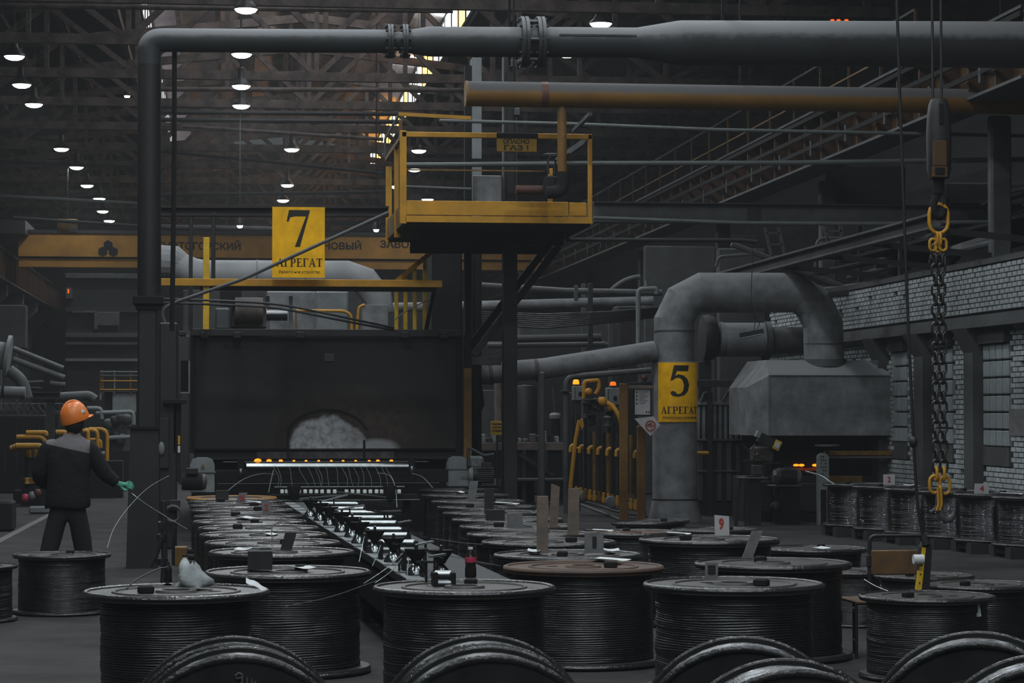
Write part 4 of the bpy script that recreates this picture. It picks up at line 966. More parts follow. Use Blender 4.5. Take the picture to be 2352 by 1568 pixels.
obj('yellow_tag', bx(MB(), 408, 1000, 414, 1022, YS-.05, .02), 'yellow', t); obj('white_tag', bx(MB(), 408, 1024, 414, 1040, YS-.06, .02), 'plastic_white', t)
obj('hydraulic_block', bx(MB(), 398, 1256, 430, 1300, 24.0, .2), 'yellow_dull', t)
# hydraulic oil unit standing left of the front spool: dark post with brass fittings
t = thing('valve_post', at(378, 1300, 22.6), 'slim dark valve post with shiny fittings behind the front left spool', 'valve')
YQ = 22.6
obj('stem', MB().tube([Vector((at(378, 1, YQ).x, YQ, 0)), at(378, 1290, YQ), at(376, 1150, YQ)], .03, 10), 'steel_dark', t)
for py, r in ((1290, .06), (1234, .05), (1206, .04)): obj('fitting', MB().lathe([(.02, -.04), (r, -.03), (r, .03), (.02, .04)], 12, at(372, py, YQ)), 'chrome_dark', t)
obj('pipe', MB().tube(fillet([at(372, 1232, YQ-.1), at(362, 1270, YQ-.1), at(345, 1300, YQ-.1)], .05), .018, 8), 'steel_dark', t); obj('pipe', MB().tube([at(400, 1210, YQ), at(398, 1270, YQ), at(398, 1298, YQ)], .015, 8), 'chrome_dark', t)
# ================================================================ gantry beam, yellow rails, number signs
def bxo(name, a, b, c, d, Y, th, mt, label, cat, group=None): return obj(name, bx(MB(), a, b, c, d, Y, th), mt, label=label, cat=cat, group=group)
obj('cross_beam', MB().ibeam(at(368, 485, 34), at(892, 486, 34), .25, at(1, 474, 34).z-at(1, 497, 34).z, .03), 'steel_dark', label='dark steel cross beam behind the number seven sign', cat='beam')
for (px, py0, py1, lab) in ((438, 492, 758, 'slim dark post left of the yellow post above the furnace'), (490, 488, 655, 'thin dark hanger right of the yellow post above the furnace')):
    obj('hanger_post', bx(MB(), px-5, py0, px+5, py1, 33.9, .1), 'steel_dark', label=lab, cat='post')
t = thing('guard_rail', at(690, 650, 33.4), 'yellow horizontal guard rail above the furnace with one tall post', 'railing')
obj('rail', bx(MB(), 360, 643, 1016, 656, 33.4, .05), 'yellow', t); obj('under_rail', bx(MB(), 460, 656, 1000, 667, 33.5, .05), 'steel_black', t)
obj('post', bx(MB(), 466, 545, 481, 757, 33.46, .08), 'yellow_bright', t)
for px in (474, 1000): obj('bracket', MB().bar(at(px, 650, 33.45), Vector((at(px, 650, 33.45).x, 35.3, at(px, 772, 35).z)), .05), 'steel_black', t)
# ---- serif lettering
def glyph(ch):
    r = lambda x0, x1, y0, y1: [(x0, y0), (x1, y0), (x1, y1), (x0, y1)]
    T, t_, sr = .2, .075, .06
    if ch == 'Г': return .72, [r(.1, .1+T, 0, 1), r(.02, .4, 0, sr), r(.02, .7, 1-t_, 1), [(.62, 1), (.7, 1), (.7, .72), (.66, .72)]]
    if ch == 'Т': return .8, [r(.3, .3+T, 0, 1), r(.2, .6, 0, sr), r(.02, .78, 1-t_, 1), [(.02, 1), (.1, 1), (.06, .72), (.02, .72)], [(.7, 1), (.78, 1), (.78, .72), (.74, .72)]]
    if ch == 'Е': return .76, [r(.1, .1+T, 0, 1), r(.02, .7, 0, t_), r(.02, .68, 1-t_, 1), r(.2, .5, .48, .48+t_), [(.62, 0), (.72, 0), (.74, .28), (.7, .28)], [(.6, 1), (.68, 1), (.68, .74), (.64, .74)], r(.46, .5, .36, .66)]
    if ch == 'Р': return .76, [r(.1, .1+T, 0, 1), r(.02, .4, 0, sr), r(.02, .45, 1-t_, 1), r(.25, .45, .42, .42+t_), [(.45, 1), (.6, .96), (.7, .86), (.72, .71), (.7, .56), (.6, .46), (.45, .42), (.45, .49), (.5, .53), (.53, .71), (.5, .89), (.45, .93)]]
    if ch == 'А': return .92, [[(.08, 0), (.15, 0), (.47, .86), (.43, .98)], [(.4, 1), (.5, 1), (.86, 0), (.64, 0)], r(.2, .7, .3, .3+t_), r(0, .26, 0, sr), r(.54, .94, 0, sr)]
SEVEN = [(.1, 1), (1, 1), (1, .955), (.58, 0), (.36, 0), (.84, .83), (.35, .83), (.16, .80), (.08, .68), (0, .69)]
FIVE = [((x-1228)/180, 1-(y+10)/320) for x, y in ((1262,-8),(1405,-8),(1395,50),(1288,50),(1272,98),(1300,82),(1350,92),(1390,130),(1408,190),(1395,250),(1360,290),(1300,308),(1250,300),(1230,280),(1232,258),(1250,248),(1275,258),(1290,280),(1320,278),(1345,250),(1355,195),(1340,140),(1310,118),(1280,118),(1250,140),(1228,148))]
import bmesh
def sign(label, digit, W_, H_, place, parent_loc, digit_box, word_box, small_box, name='number_sign', cut=None):
    """flat sign W_ x H_ built in (u, v, depth towards the viewer), then placed by place()"""
    t = thing(name, parent_loc, label, 'sign', 'number signs')
    def fin(nm, polys, d0, d1, mt, extra=None):
        bm = bmesh.new()
        for poly in polys:
            vs = [bm.verts.new((u, v, d1)) for u, v in poly]; bm.faces.new(vs)
        if extra:
            for (vs_, fs_) in extra:
                q = [bm.verts.new(v) for v in vs_]
                for f in fs_: bm.faces.new([q[i] for i in f])
        else:
            ex = bmesh.ops.extrude_face_region(bm, geom=list(bm.faces)); bmesh.ops.translate(bm, vec=(0, 0, d0-d1), verts=[e for e in ex['geom'] if isinstance(e, bmesh.types.BMVert)])
        if cut:
            u = 0
            while u < W_:
                u += cut; bmesh.ops.bisect_plane(bm, geom=bm.verts[:]+bm.edges[:]+bm.faces[:], plane_co=(u, 0, 0), plane_no=(1, 0, 0))
        for v in bm.verts: v.co = place(v.co.x, v.co.y, v.co.z) - Vector(parent_loc)
        bmesh.ops.recalc_face_normals(bm, faces=bm.faces[:])
        me = bpy.data.meshes.new(nm); bm.to_mesh(me); bm.free(); me.materials.append(M[mt])
        o = bpy.data.objects.new(nm, me); COL.objects.link(o); o.parent = t; return o
    fin('board', [[(0, 0), (W_, 0), (W_, H_), (0, H_)]], 0, .012, 'sign_yellow')
    u0, u1, v0, v1 = digit_box; fin('numeral', [[(u0+(u1-u0)*x, v0+(v1-v0)*y) for x, y in digit]], .012, .015, 'sign_ink')
    u0, u1, v0, v1 = word_box; tot = sum(glyph(c)[0] for c in 'АГРЕГАТ') + .06*6; x = 0; polys = []
    for ch in 'АГРЕГАТ':
        w, ps = glyph(ch)
        for p in ps: polys.append([(u0+(u1-u0)*(x+a)/tot, v0+(v1-v0)*b) for a, b in p])
        x += w + .06
    fin('word', polys, .012, .015, 'sign_ink')
    u0, u1, v0, v1 = small_box; me = text_mesh('Размоточное устройство', 1.0, .002)
    xs = [v.co.x for v in me.vertices]; ys = [v.co.y for v in me.vertices]; ax, bx2, ay, by = min(xs), max(xs), min(ys), max(ys)
    vs_ = [(u0+(v.co.x-ax)/(bx2-ax)*(u1-u0), v0+(v.co.y-ay)/(by-ay)*(v1-v0), .0135+v.co.z) for v in me.vertices]
    fin('small_text', [], 0, 0, 'sign_ink', [(vs_, [list(p.vertices) for p in me.polygons])]); bpy.data.meshes.remove(me)
    return t
Y7 = 33.0
x0, x1, z0, z1 = rect((625, 637), (746, 476), Y7); W7, H7 = x1-x0, z1-z0
fu = lambda px: (px-625)/121*W7
fv = lambda py: (637-py)/161*H7
x0_7, z0_7 = x0, z0
s7 = sign('yellow sign with black figure seven hanging above the furnace', SEVEN, W7, H7, lambda u, v, d: Vector((x0_7+u, Y7-d, z0_7+v)), (x0, Y7, z0), (fu(658), fu(711), fv(567), fv(483)), (fu(635), fu(741), fv(612), fv(593)), (fu(641), fu(735), fv(629), fv(620)))
obj('hanger', MB().bar((x0+.15, Y7+.03, z0), (x0+.15, Y7+.03, z1), .03).bar((x1-.15, Y7+.03, z0), (x1-.15, Y7+.03, z1), .03).bar((x0+.15, Y7+.03, z1-.03), (x0+.15, 34, z1-.03), .03).bar((x1-.15, Y7+.03, z1-.03), (x1-.15, 34, z1-.03), .03), 'steel_dark', s7)
# diagonal rod and slack cables in front of the sign
line_thing('tie_rod', fillet([at(385, 762, 32), at(370, 712, 32), at(400, 695, 32), at(560, 640, 32.2), at(892, 488, 32.4)], .1), .024, 'steel_grey', 'long diagonal grey rod crossing in front of the number seven sign', 'rod', 10)
for k, (dy, lab) in enumerate(((0, 'upper slack black cable above the furnace'), (9, 'lower slack black cable above the furnace'))):
    line_thing('slack_cable', fillet([at(370, 686+dy, 32.6), at(500, 690+dy, 32.6), at(640, 697+dy, 32.7), at(760, 722+dy, 32.8), at(905, 753+dy*.6, 33.2)], .6, 4), .016, 'cable', lab, 'cable')
# stair railing with four posts
t = thing('stair_railing', at(950, 755, 35.4), 'yellow stair railing with four posts right above the furnace', 'railing')
for px, py in ((911, 645), (932, 632), (953, 612), (976, 594)): obj('post', bx(MB(), px-4.5, py, px+4.5, 757, 35.4, .06), 'yellow_bright', t)
obj('handrail', MB().bar(at(908, 648, 35.4), at(992, 578, 35.4), .05, .07), 'yellow', t)
line_thing('loose_cord', fillet([at(905, 735, 35), at(935, 712, 35), at(990, 685, 35)], .1), .008, 'cable_grey', 'thin cord tied across the yellow stair railing', 'cord')
# pale duct of furnace seven
YD = 38.5
t = thing('exhaust_duct', at(870, 757, YD), 'pale bent exhaust duct running behind the number seven sign', 'duct')
path = [at(385, 601, YD), at(440, 625, YD), at(470, 631, YD), at(800, 632, YD), at(838, 645, YD), at(868, 685, YD), at(872, 720, YD)]
obj('duct', MB().tube(path, .235, 20), 'duct_pale', t, smooth=25)
obj('joint_box', bx(MB(), 832, 700, 892, 760, YD-.25, .5), 'duct_grey', t)
for px in (590, 700): obj('seam', MB().lathe([(.237, -.015), (.246, -.015), (.246, .015), (.237, .015)], 20, at(px, 631.5, YD), 'x', caps=False), 'duct_grey', t)
obj('elbow', MB().tube([at(368, 600, YD), at(402, 602, YD), at(420, 612, YD)], [.26, .26, .2], 16), 'duct_pale', t, smooth=20)
obj('stub', bx(MB(), 508, 662, 548, 757, YD-.1, .3), 'steel_dark', t)
# things on the furnace roof
t = thing('roof_handrail', at(760, 757, 37), 'small rounded yellow handrail on the furnace roof', 'railing')
obj('hoop', MB().tube(fillet([at(680, 713, 37), at(790, 714, 37), at(806, 722, 37), at(808, 757, 37)], .1), .025, 8), 'yellow', t); obj('hoop', MB().tube(fillet([at(838, 700, 37), at(824, 705, 37), at(820, 757, 37)], .06), .025, 8), 'yellow', t); obj('post', MB().bar(at(680, 713, 37), at(680, 757, 37), .03), 'yellow_dull', t)
t = thing('roof_motor', at(560, 757, 37.5), 'grey blower motor on the furnace roof below the yellow rail', 'motor')
obj('housing', bx(MB(), 494, 706, 528, 757, 37.4, .5, .03), 'steel_grey', t); obj('body', MB().tube([at(540, 712, 37.6), at(604, 712, 37.6)], .2, 18), 'rust_steel', t); obj('case', bx(MB(), 532, 700, 612, 757, 37.7, .6, .05), 'rust_steel', t); obj('bracket', bx(MB(), 505, 668, 555, 700, 37.6, .3), 'steel_black', t)
obj('heat_shield', MB().tube([at(606, 722, 38.2), at(660, 722, 38.2)], .1, 14), 'chrome_dark', t)
for k, (a, b, c, d, mt) in enumerate(((725, 668, 800, 757, 'steel_pale'), (612, 668, 726, 757, 'duct_grey'), (930, 700, 1000, 757, 'steel_dark'))):
    obj('control_cabinet', MB().bev(*(lambda q: (q[0], q[1], 45.2+k, 46+k, 0, q[3]))(rect((a, d), (c, b), 45.2+k)), .03), mt, label=('pale cabinet behind the furnace roof', 'grey sheet cabinet behind the blower motor', 'dark cabinet behind the yellow stair railing')[k], cat='cabinet')
for k, px in enumerate((600, 615, 668)): line_thing('vent_stub', [at(px, 764, 38.8), at(px, 700-k*6, 38.8), at(px, 680, 38.8)], .03, 'steel_pale', ('thin upright pipe on the furnace roof beside the motor', 'second thin upright pipe on the furnace roof', 'white topped pipe below the number seven sign')[k], 'pipe', 8)
# ================================================================ platform with its yellow railing
YP, YB = 32.0, 35.4
xa, xb = at(931, 512, YP).x, at(1356, 512, YP).x
zt = at(1100, 462, YP).z; zm = at(1100, 496, YP).z; zb = at(1100, 512, YP).z
t = thing('service_platform', ((xa+xb)/2, YP, zb), 'raised yellow service platform with railing above the furnace', 'platform')
obj('deck', MB().box(xa, xb, YP+.03, YB, zb-.03, zb+.06), 'steel_black', t, smooth=0)
xs = at(1306, 480, YP).x
obj('toe_board', MB().bev(xa, xs-.005, YP-.02, YP+.02, zm+.006, zt, .004), 'yellow', t); obj('toe_board', MB().bev(xs+.005, xb-.06, YP-.03, YP+.015, zm+.012, zt-.005, .004), 'yellow', t); obj('edge_channel', MB().bev(xa, xb-.03, YP-.03, YP+.03, zb, zm-.004, .004), 'yellow', t)
obj('side_board', MB().bev(xa-.02, xa+.02, YP+.03, YB, zb, zt, .004), 'yellow_dull', t); obj('side_board', MB().bev(xb-.03, xb+.01, YP+.03, YB, zb, zt, .004), 'yellow_dull', t)
zr = at(1100, 311, YP).z
def post(x, y, z0, z1, mt='yellow', w=.06): obj('post', MB().bev(x-w/2, x+w/2, y-.03, y+.03, z0, z1, .005), mt, t)
post(xa-.03, YP, zb-.02, zr+.05, 'yellow', .09); post(xb-.005, YP, zb, zr+.03, 'yellow', .055)
post(xa-.0, YP+1.5, zb-.1, zr+.05, 'yellow', .09); post(xa+.0, YB-.1, zb-.05, zr-.1, 'yellow', .09); post(xb-.1, YB-.1, zb, zr-.1, 'yellow', .07); post(xb-.75, YB-.1, zb, zt+.25, 'yellow', .07); post(xa-.0, YP+.9, zb, zr+.3, 'yellow_dull', .05)
obj('top_rail', MB().bev(xa-.05, xb+.02, YP-.03, YP+.03, zr-.035, zr+.035, .005), 'yellow', t)
obj('mid_rail', MB().bar((xa, YP+.02, at(1, 378, YP).z), (at(1250, 1, YP).x, YP+.02, at(1, 378, YP).z), .02), 'yellow_dull', t)
obj('side_rail', MB().bar((xa-.02, YP, zr), (xa-.02, YB, zr+.02), .06), 'yellow_dull', t); obj('side_rail', MB().bar((xb, YP, zr), (xb, YB, zr+.02), .06), 'steel_dark', t)
obj('back_rail', MB().bar((xa, YB, zr+.02), (xb, YB, zr+.02), .05), 'steel_black', t); obj('upper_rail', MB().bar(at(916, 262, YP+1), at(1082, 271, YP+1), .05), 'yellow', t)
obj('chain_rail', MB().tube([at(918, 262, YP+1), at(885, 318, YP+1.5), at(884, 360, YP+1.6)], .018, 8), 'steel_pale', t)
for (p, q) in (((1356, 262), (1318, 300)), ((1356, 318), (1312, 350))): obj('corner_strut', MB().bar(at(*p, YP+.1), at(*q, YP+1.4), .05), 'steel_grey', t)
obj('under_beam', MB().ibeam((xa+.3, YP+1.2, zb-.12), (xb-.2, YP+1.2, zb-.12), .12, .18), 'steel_black', t); obj('under_beam', MB().ibeam((xa+.3, YB-.3, zb-.12), (xb-.2, YB-.3, zb-.12), .12, .18), 'steel_black', t)
q = rect((1141, 348), (1233, 317), YP-.06)
t = thing('danger_sign', ((q[0]+q[1])/2, YP-.06, q[2]), 'dull yellow stencilled danger gas sign on the platform rail', 'sign')
obj('board', MB().bev(q[0], q[1], YP-.07, YP-.05, q[2], q[3], .004), 'sign_dull', t)
obj('top_strip', bx(MB(), 1141, 306, 1236, 317, YP-.08, .03), 'steel_black', t)
r_ = rect((1156, 330), (1216, 319), YP-.075); text('ОПАСНО', *r_, YP-.072, 'sign_ink', t); r_ = rect((1158, 345), (1214, 333), YP-.075); text('ГАЗ !', *r_, YP-.072, 'sign_ink', t)
# columns under and behind the platform
YC = 34.6
t = thing('steel_column', (at(1170, 1, YC).x, YC, 0), 'tall dark steel column through the platform, centre of the picture', 'column')
q = rect((1154, 540), (1187, 132), YC); obj('shaft', MB().ibeam(((q[0]+q[1])/2, YC, 0), ((q[0]+q[1])/2, YC, q[3]), .21, .2, .025, (1, 0, 0)), 'steel_dark', t)
obj('face_plate', MB().bev(q[0]+.01, q[1]-.01, YC-.13, YC-.11, 0, at(1, 545, YC).z, .003), 'steel_dark', t)
for px, py in ((1172, 137), (1182, 248)): obj('cleat', bx(MB(), px, py, px+12, py+16, YC-.16, .1), 'steel_grey', t)
t = thing('steel_column', (at(1075, 1, YC+.2).x, YC+.2, 0), 'slimmer dark column left of the centre column with a yellow stripe below', 'column')
obj('shaft', MB().box(at(1068, 1, YC+.2).x, at(1084, 1, YC+.2).x, YC+.2, YC+.36, 0, at(1, 132, YC+.2).z), 'steel_black', t, smooth=0)
obj('yellow_guard', bx(MB(), 1066, 845, 1084, 1062, YC+.12, .08), 'yellow_dull', t); obj('edge_angle', bx(MB(), 1066, 560, 1069, 770, YC+.15, .05), 'steel_grey', t)
q = rect((992, 772), (1062, 530), 36.5); obj('stair_tower', MB().bev(q[0], q[1], 36.5, 37.6, 0, q[3], .03), 'steel_black', label='black enclosed shaft beneath the platform', cat='shaft')
q = rect((1085, 960), (1107, 520), 37.2); obj('duct_riser', MB().bev(q[0], q[1], 37.2, 37.6, 0, q[3], .04), 'steel_black', label='black vertical riser right of the enclosed shaft', cat='riser')
obj('pale_riser', MB().bev(at(1084, 1, 37.6).x, at(1107, 1, 37.6).x, 37.6, 37.9, 0, at(1095, 132, 37.6).z, .01), 'steel_pale', label='pale vertical duct rising behind the platform', cat='duct')
obj('control_box', bx(MB(), 1086, 403, 1152, 463, 35.0, .3, .01), 'duct_grey', label='grey electrical box on the platform between the columns', cat='box')
# knee braces
t = thing('knee_brace', at(1080, 800, 35), 'double diagonal brace from the column up to the platform', 'brace')
obj('strut', MB().bar(at(1075, 800, 35.2), at(1285, 530, 35.2), .14, .1), 'steel_black', t); obj('strut', MB().bar(at(1088, 815, 34.9), at(1300, 545, 34.9), .09, .1), 'steel_dark', t)
obj('tie', bx(MB(), 1075, 818, 1152, 838, 34.9, .12), 'steel_grey', t); obj('gusset', MB().tube([at(1086, 838, 35), at(1096, 930, 35), at(1092, 965, 35)], [.1, .11, .03], 10), 'steel_black', t)
# yellow gas pipe with dust on its back, and drop pipe with valve
t = thing('gas_pipe', at(1072, 216, 31.4), 'large yellow gas pipe with dusty top running to the right', 'pipe')
YG = 31.4
obj('main', MB().tube([at(1072, 215, YG), at(2700, 240, YG)], .168, 24), 'yellow_pipe', t); obj('end_cap', MB().lathe([(.01, -.02), (.172, -.02), (.172, .01), (.01, .01)], 24, at(1072, 215, YG), 'x'), 'yellow_dull', t)
obj('band', MB().lathe([(.165, -.045), (.172, -.045), (.172, .045), (.165, .045)], 24, at(1250, 218, YG), 'x', caps=False), 'brown_red', t)
obj('drop_pipe', MB().tube(fillet([at(1290, 225, YG), at(1292, 425, YG), at(1262, 440, YG+.3)], .12, 6), .062, 14), 'yellow_dull', t)
obj('elbow', MB().tube(fillet([at(1294, 395, YG), at(1292, 440, YG), at(1255, 442, YG)], .16, 6), .085, 14), 'steel_black', t)
obj('valve_body', MB().lathe([(.02, -.14), (.11, -.13), (.12, 0), (.1, .1), (.02, .13)], 16, at(1267, 425, YG+.15)), 'steel_black', t)
obj('hand_wheel', MB().tube(arc(at(1267, 355, YG+.15), .1, 0, 2*math.pi, 18, (1, 0, 0), (0, 1, 0)), .012, 6), 'steel_grey', t); obj('valve_yoke', MB().tube([at(1260, 400, YG+.15), at(1258, 370, YG+.15), at(1267, 355, YG+.15), at(1276, 370, YG+.15), at(1274, 400, YG+.15)], .015, 6), 'steel_dark', t)
obj('branch', MB().tube([at(1185, 436, YG+.3), at(1255, 437, YG+.3)], .062, 14), 'brown_red', t)
for px in (1180, 1700, 2300): c = at(px, 190, YG); obj('hanger', MB().bar(c, Vector((c.x, c.y, 9.2)), .025), 'steel_black', t)
# girder and thin pipes running right from the platform
t = thing('pipe_girder', at(1800, 515, 36), 'long dark steel girder running right from the platform', 'beam')
z0, z1 = at(1800, 512, 36).z, at(1800, 471, 36).z
obj('web', MB().box(at(1362, 1, 36).x, at(2600, 1, 36).x, 36, 36.03, z0, z1), 'steel_grey', t, smooth=0); obj('top_flange', MB().box(at(1362, 1, 36).x, at(2600, 1, 36).x, 35.9, 36.15, z1, z1+.02), 'steel_dark', t, smooth=0); obj('bottom_flange', MB().box(at(1362, 1, 36).x, at(2600, 1, 36).x, 35.9, 36.15, z0-.02, z0), 'steel_dark', t, smooth=0)
obj('splice', bx(MB(), 1718, 474, 1746, 512, 35.97, .03), 'steel_dark', t); obj('splice', bx(MB(), 1680, 540, 1740, 552, 35.97, .03), 'steel_dark', t)
for (pts, r, mt, lab) in (
    ([(1010, 277), (1300, 284), (1650, 298), (2352, 312), (2600, 316)], .026, 'cable_grey', 'upper thin grey conduit running right from the platform'),
    ([(930, 379), (1360, 375), (1800, 374), (2352, 366), (2600, 363)], .036, 'cable_grey', 'middle thin grey conduit running right through the platform rail'),
    ([(1362, 500), (1700, 512), (2000, 514), (2352, 508), (2600, 505)], .028, 'cable_grey', 'lowest thin grey conduit below the girder'),
    ([(1300, 550), (1700, 552), (1738, 556)], .03, 'steel_dark', 'dark thin bar below the girder beside the platform'),
    ([(910, 428), (1082, 434)], .02, 'cable_grey', 'short thin conduit behind the platform rail')):
    line_thing('conduit', [at(a, b, 34) for a, b in pts], r, mt, lab, 'pipe', 8)
# ================================================================ unit five: curved duct, hood, gas train
Y5 = 38.0
t = thing('curved_duct', (at(1548, 1, Y5).x, Y5, 0), 'large grey duct rising and bending over like an arch', 'duct')
cx5 = at(1548, 1, Y5).x; r5 = .36
zs = at(1548, 832, Y5).z
obj('lower_pipe', MB().lathe([(.02, 0), (r5+.09, 0), (r5+.05, .12), (r5+.01, .34), (r5, .36), (r5, zs), (.3, zs+.01), (.02, zs+.01)], 36, (cx5, Y5, 0)), 'duct_grey', t)
path = [at(1548, 836, Y5), at(1548, 735, Y5), at(1568, 694, Y5), at(1608, 672, Y5), at(1828, 672, Y5), at(1868, 698, Y5), at(1890, 745, Y5), at(1893, 828, Y5)]
obj('bend', MB().tube(path, .325, 24), 'duct_grey', t, smooth=20)
obj('seam', MB().lathe([(r5+.002, -.012), (r5+.012, -.012), (r5+.012, .012), (r5+.002, .012)], 36, (cx5, Y5, at(1548, 1146, Y5).z), caps=False), 'steel_dark', t)
for a, b in ((1548, 760), (1893, 790)): obj('seam', MB().lathe([(.326, -.01), (.335, -.01), (.335, .01), (.326, .01)], 24, at(a, b, Y5), caps=False), 'steel_grey', t)
obj('side_plate', bx(MB(), 1499, 828, 1513, 972, Y5-.05, .04), 'steel_grey', t)
# number five sign wrapped round the duct
H5 = at(1548, 832, Y5-.36).z - at(1548, 969, Y5-.36).z; zlo = at(1548, 969, Y5-.36).z; W5 = .72; Rs = r5 + .012
ang0, ang1 = math.radians(-46), math.radians(68)
def place5(u, v, d):
    a = ang0 + (ang1-ang0)*u/W5 - math.radians(8)
    return Vector((cx5 + (Rs+d)*math.sin(a), Y5 - (Rs+d)*math.cos(a), zlo+v))
sign('yellow sign with black figure five wrapped on the curved duct', FIVE, W5, H5, place5, (cx5, Y5-.4, zlo), (.29*W5, .70*W5, .42*H5, .955*H5), (.08*W5, .95*W5, .14*H5, .26*H5), (.12*W5, .93*W5, .045*H5, .10*H5), cut=.045)
# hood
YH = 37.4
P_ = lambda px, py, Y: at(px, py, Y)
f = [P_(1766, 1000, YH), P_(2060, 1000, YH), P_(2060, 863, YH), P_(1766, 863, YH)]
dz = P_(1780, 828, YH).z
def ring(y, x0, x1, z0, z1, ch): return [(x0, y, z0), (x1, y, z0), (x1, y, z1), (x1-ch, y, z1+ch*.7), (x0+ch, y, z1+ch*.7), (x0, y, z1)]
x0, x1, z0, z1 = f[0].x, f[1].x, f[0].z, f[2].z
t = thing('fume_hood', ((x0+x1)/2, YH, z0), 'grey boxy fume hood under the curved duct', 'hood')
zt5 = dz + .02
m = MB(); q = [(x0, YH, z0), (x1, YH, z0), (x1, YH, z1), (x0, YH, z1), (x0+.07, YH+.5, zt5), (x1-.36, YH+.5, zt5), (x0-.05, YH+2.2, z1), (x0-.05, YH+2.2, z0), (x1, YH+2.2, z0), (x1, YH+2.2, z1), (x0+.07, YH+1.9, zt5), (x1-.36, YH+1.9, zt5), (x0-.24, YH+.5, z1-.18), (x0-.24, YH+1.9, z1-.18), (x0-.24, YH+.5, z0), (x0-.24, YH+1.9, z0)]
m.add(q, [[0,1,2,3],[3,2,5,4],[4,5,11,10],[2,9,11,5],[1,8,9,2],[3,4,12],[4,10,13,12],[0,3,12,14],[12,13,15,14],[10,6,13],[13,6,7,15],[11,9,6,10],[8,7,6,9]])
obj('shell', m, 'duct_grey', t, smooth=0)
obj('corner_strip', MB().bar((x0, YH-.008, z0), (x0, YH-.008, z1), .02), 'steel_pale', t); obj('edge_strip', MB().bar((x0, YH-.006, z1), (x1, YH-.006, z1), .02), 'steel_grey', t)
c8 = at(1893, 828, Y5); obj('throat', MB().lathe([(.325, c8.z-.1-.0), (.36, c8.z-.1), (.36, c8.z+.02), (.325, c8.z+.02)], 24, (c8.x, c8.y, 0), caps=False), 'steel_grey', t)
obj('rear_panel', bx(MB(), 1735, 885, 1768, 1000, YH+1.9, .04), 'steel_dark', t); obj('leg', MB().box(x0, x0+.08, YH+.3, YH+.4, 0, z0), 'steel_black', t); obj('leg', MB().box(x1-.1, x1-.02, YH+.3, YH+.4, 0, z0), 'steel_black', t)
obj('brick_lining', MB().box(x0+.02, x1-.02, YH+1.2, YH+2.1, .45, z0), 'steel_black', t, smooth=0)
t = thing('wall_valve', at(2075, 960, 38.4), 'black valve with hand wheel at the right side of the hood', 'valve')
obj('body', MB().lathe([(.02, -.25), (.05, -.2), (.09, 0), (.14, .12), (.12, .28), (.02, .34)], 14, at(2073, 955, 38.2)), 'steel_black', t); obj('hand_wheel', MB().tube(arc(at(2075, 995, 38.2), .16, 0, 2*math.pi, 20, (1, 0, 0), (0, 1, 0)), .018, 8), 'steel_dark', t); obj('stem', MB().tube([at(2073, 960, 38.2), at(2075, 1020, 38.2)], .02, 8), 'steel_black', t)
# furnace mouth below the hood
t = thing('wire_furnace', at(1900, 1200, YH+.6), 'low dark furnace mouth with glowing slot beneath the fume hood', 'furnace')
obj('lintel', bx(MB(), 1770, 1000, 2052, 1012, YH+.5, .3), 'steel_black', t)
obj('mouth', bx(MB(), 1770, 1040, 2100, 1125, YH+.9, .3), 'steel_black', t)
obj('bed', MB().box(at(1700, 1, 38).x, at(2080, 1, 38).x, YH+.45, YH+1.3, 0, at(1, 1100, 38).z), 'steel_dark', t, smooth=0)
obj('yellow_beam', bx(MB(), 1897, 1035, 2098, 1046, YH-.1, .15), 'yellow_dull', t); obj('grey_beam', bx(MB(), 1897, 1048, 2096, 1053, YH-.1, .15), 'steel_grey', t)
obj('yellow_panel', bx(MB(), 1905, 1092, 1980, 1112, YH, .05), 'yellow_dull', t); obj('yellow_panel', bx(MB(), 1903, 1108, 1927, 1146, YH-.15, .05), 'yellow', t)
for a, b in ((1823, 1834), (1835, 1847), (1867, 1877)): obj('flame', MB().sphere(at((a+b)/2, 1068, YH+.85), .05, 10, 6, (1, .4, .45)), 'glow_orange', t)
obj('glow_strip', bx(MB(), 1815, 1074, 1885, 1081, YH+.84, .05), 'ember_dim', t)
obj('panel', bx(MB(), 1833, 1180, 1880, 1240, YH, .1), 'steel_black', t); obj('panel', bx(MB(), 1735, 1105, 1772, 1175, YH-.2, .1), 'steel_dark', t); obj('panel', bx(MB(), 1835, 1110, 1880, 1175, YH+.1, .1), 'steel_dark', t)
# grey perforated post
q = rect((1879, 1245), (1904, 1040), 36.6); t = thing('roll_post', ((q[0]+q[1])/2, 36.6, 0), 'grey slotted machine post with rounded top before the fume hood', 'post')
m = MB(); rr = (q[1]-q[0])/2; xc = (q[0]+q[1])/2
ol = [(q[0], q[2]), (q[1], q[2])] + [(xc+rr*math.cos(a), q[3]-rr*.8+rr*.8*math.sin(a)) for a in [math.pi*i/8 for i in range(9)]]
obj('plate', m.prism([(x, 36.6, z) for x, z in ol], (0, .1, 0)), 'motor_grey', t, smooth=0)
obj('slot', bx(MB(), 1886, 1124, 1898, 1232, 36.58, .03), 'steel_black', t)
for i, (px, py) in enumerate([(1886+5*(k % 3), 1048+8*(k//3)) for k in range(18) if k % 5 != 2]): c = at(px, py, 36.6); obj('bolt', MB().lathe([(.002, -.012), (.01, -.01), (.01, 0), (.002, 0)], 6, c, 'y'), 'steel_black', t)
obj('foot', MB().box(q[0], q[1], 36.55, 36.8, 0, q[2]+.02), 'steel_black', t)
t = thing('round_stand', at(1900, 1021, 37.0), 'small round plate on a stem above the yellow beam', 'stand'); obj('plate', MB().lathe([(.02, -.03), (.2, -.025), (.2, 0), (.02, 0)], 20, at(1900, 1021, 37.0)), 'steel_grey', t); c = at(1900, 1021, 37.0); obj('stem', MB().bar(c, Vector((c.x, c.y, 0)), .04), 'steel_black', t)
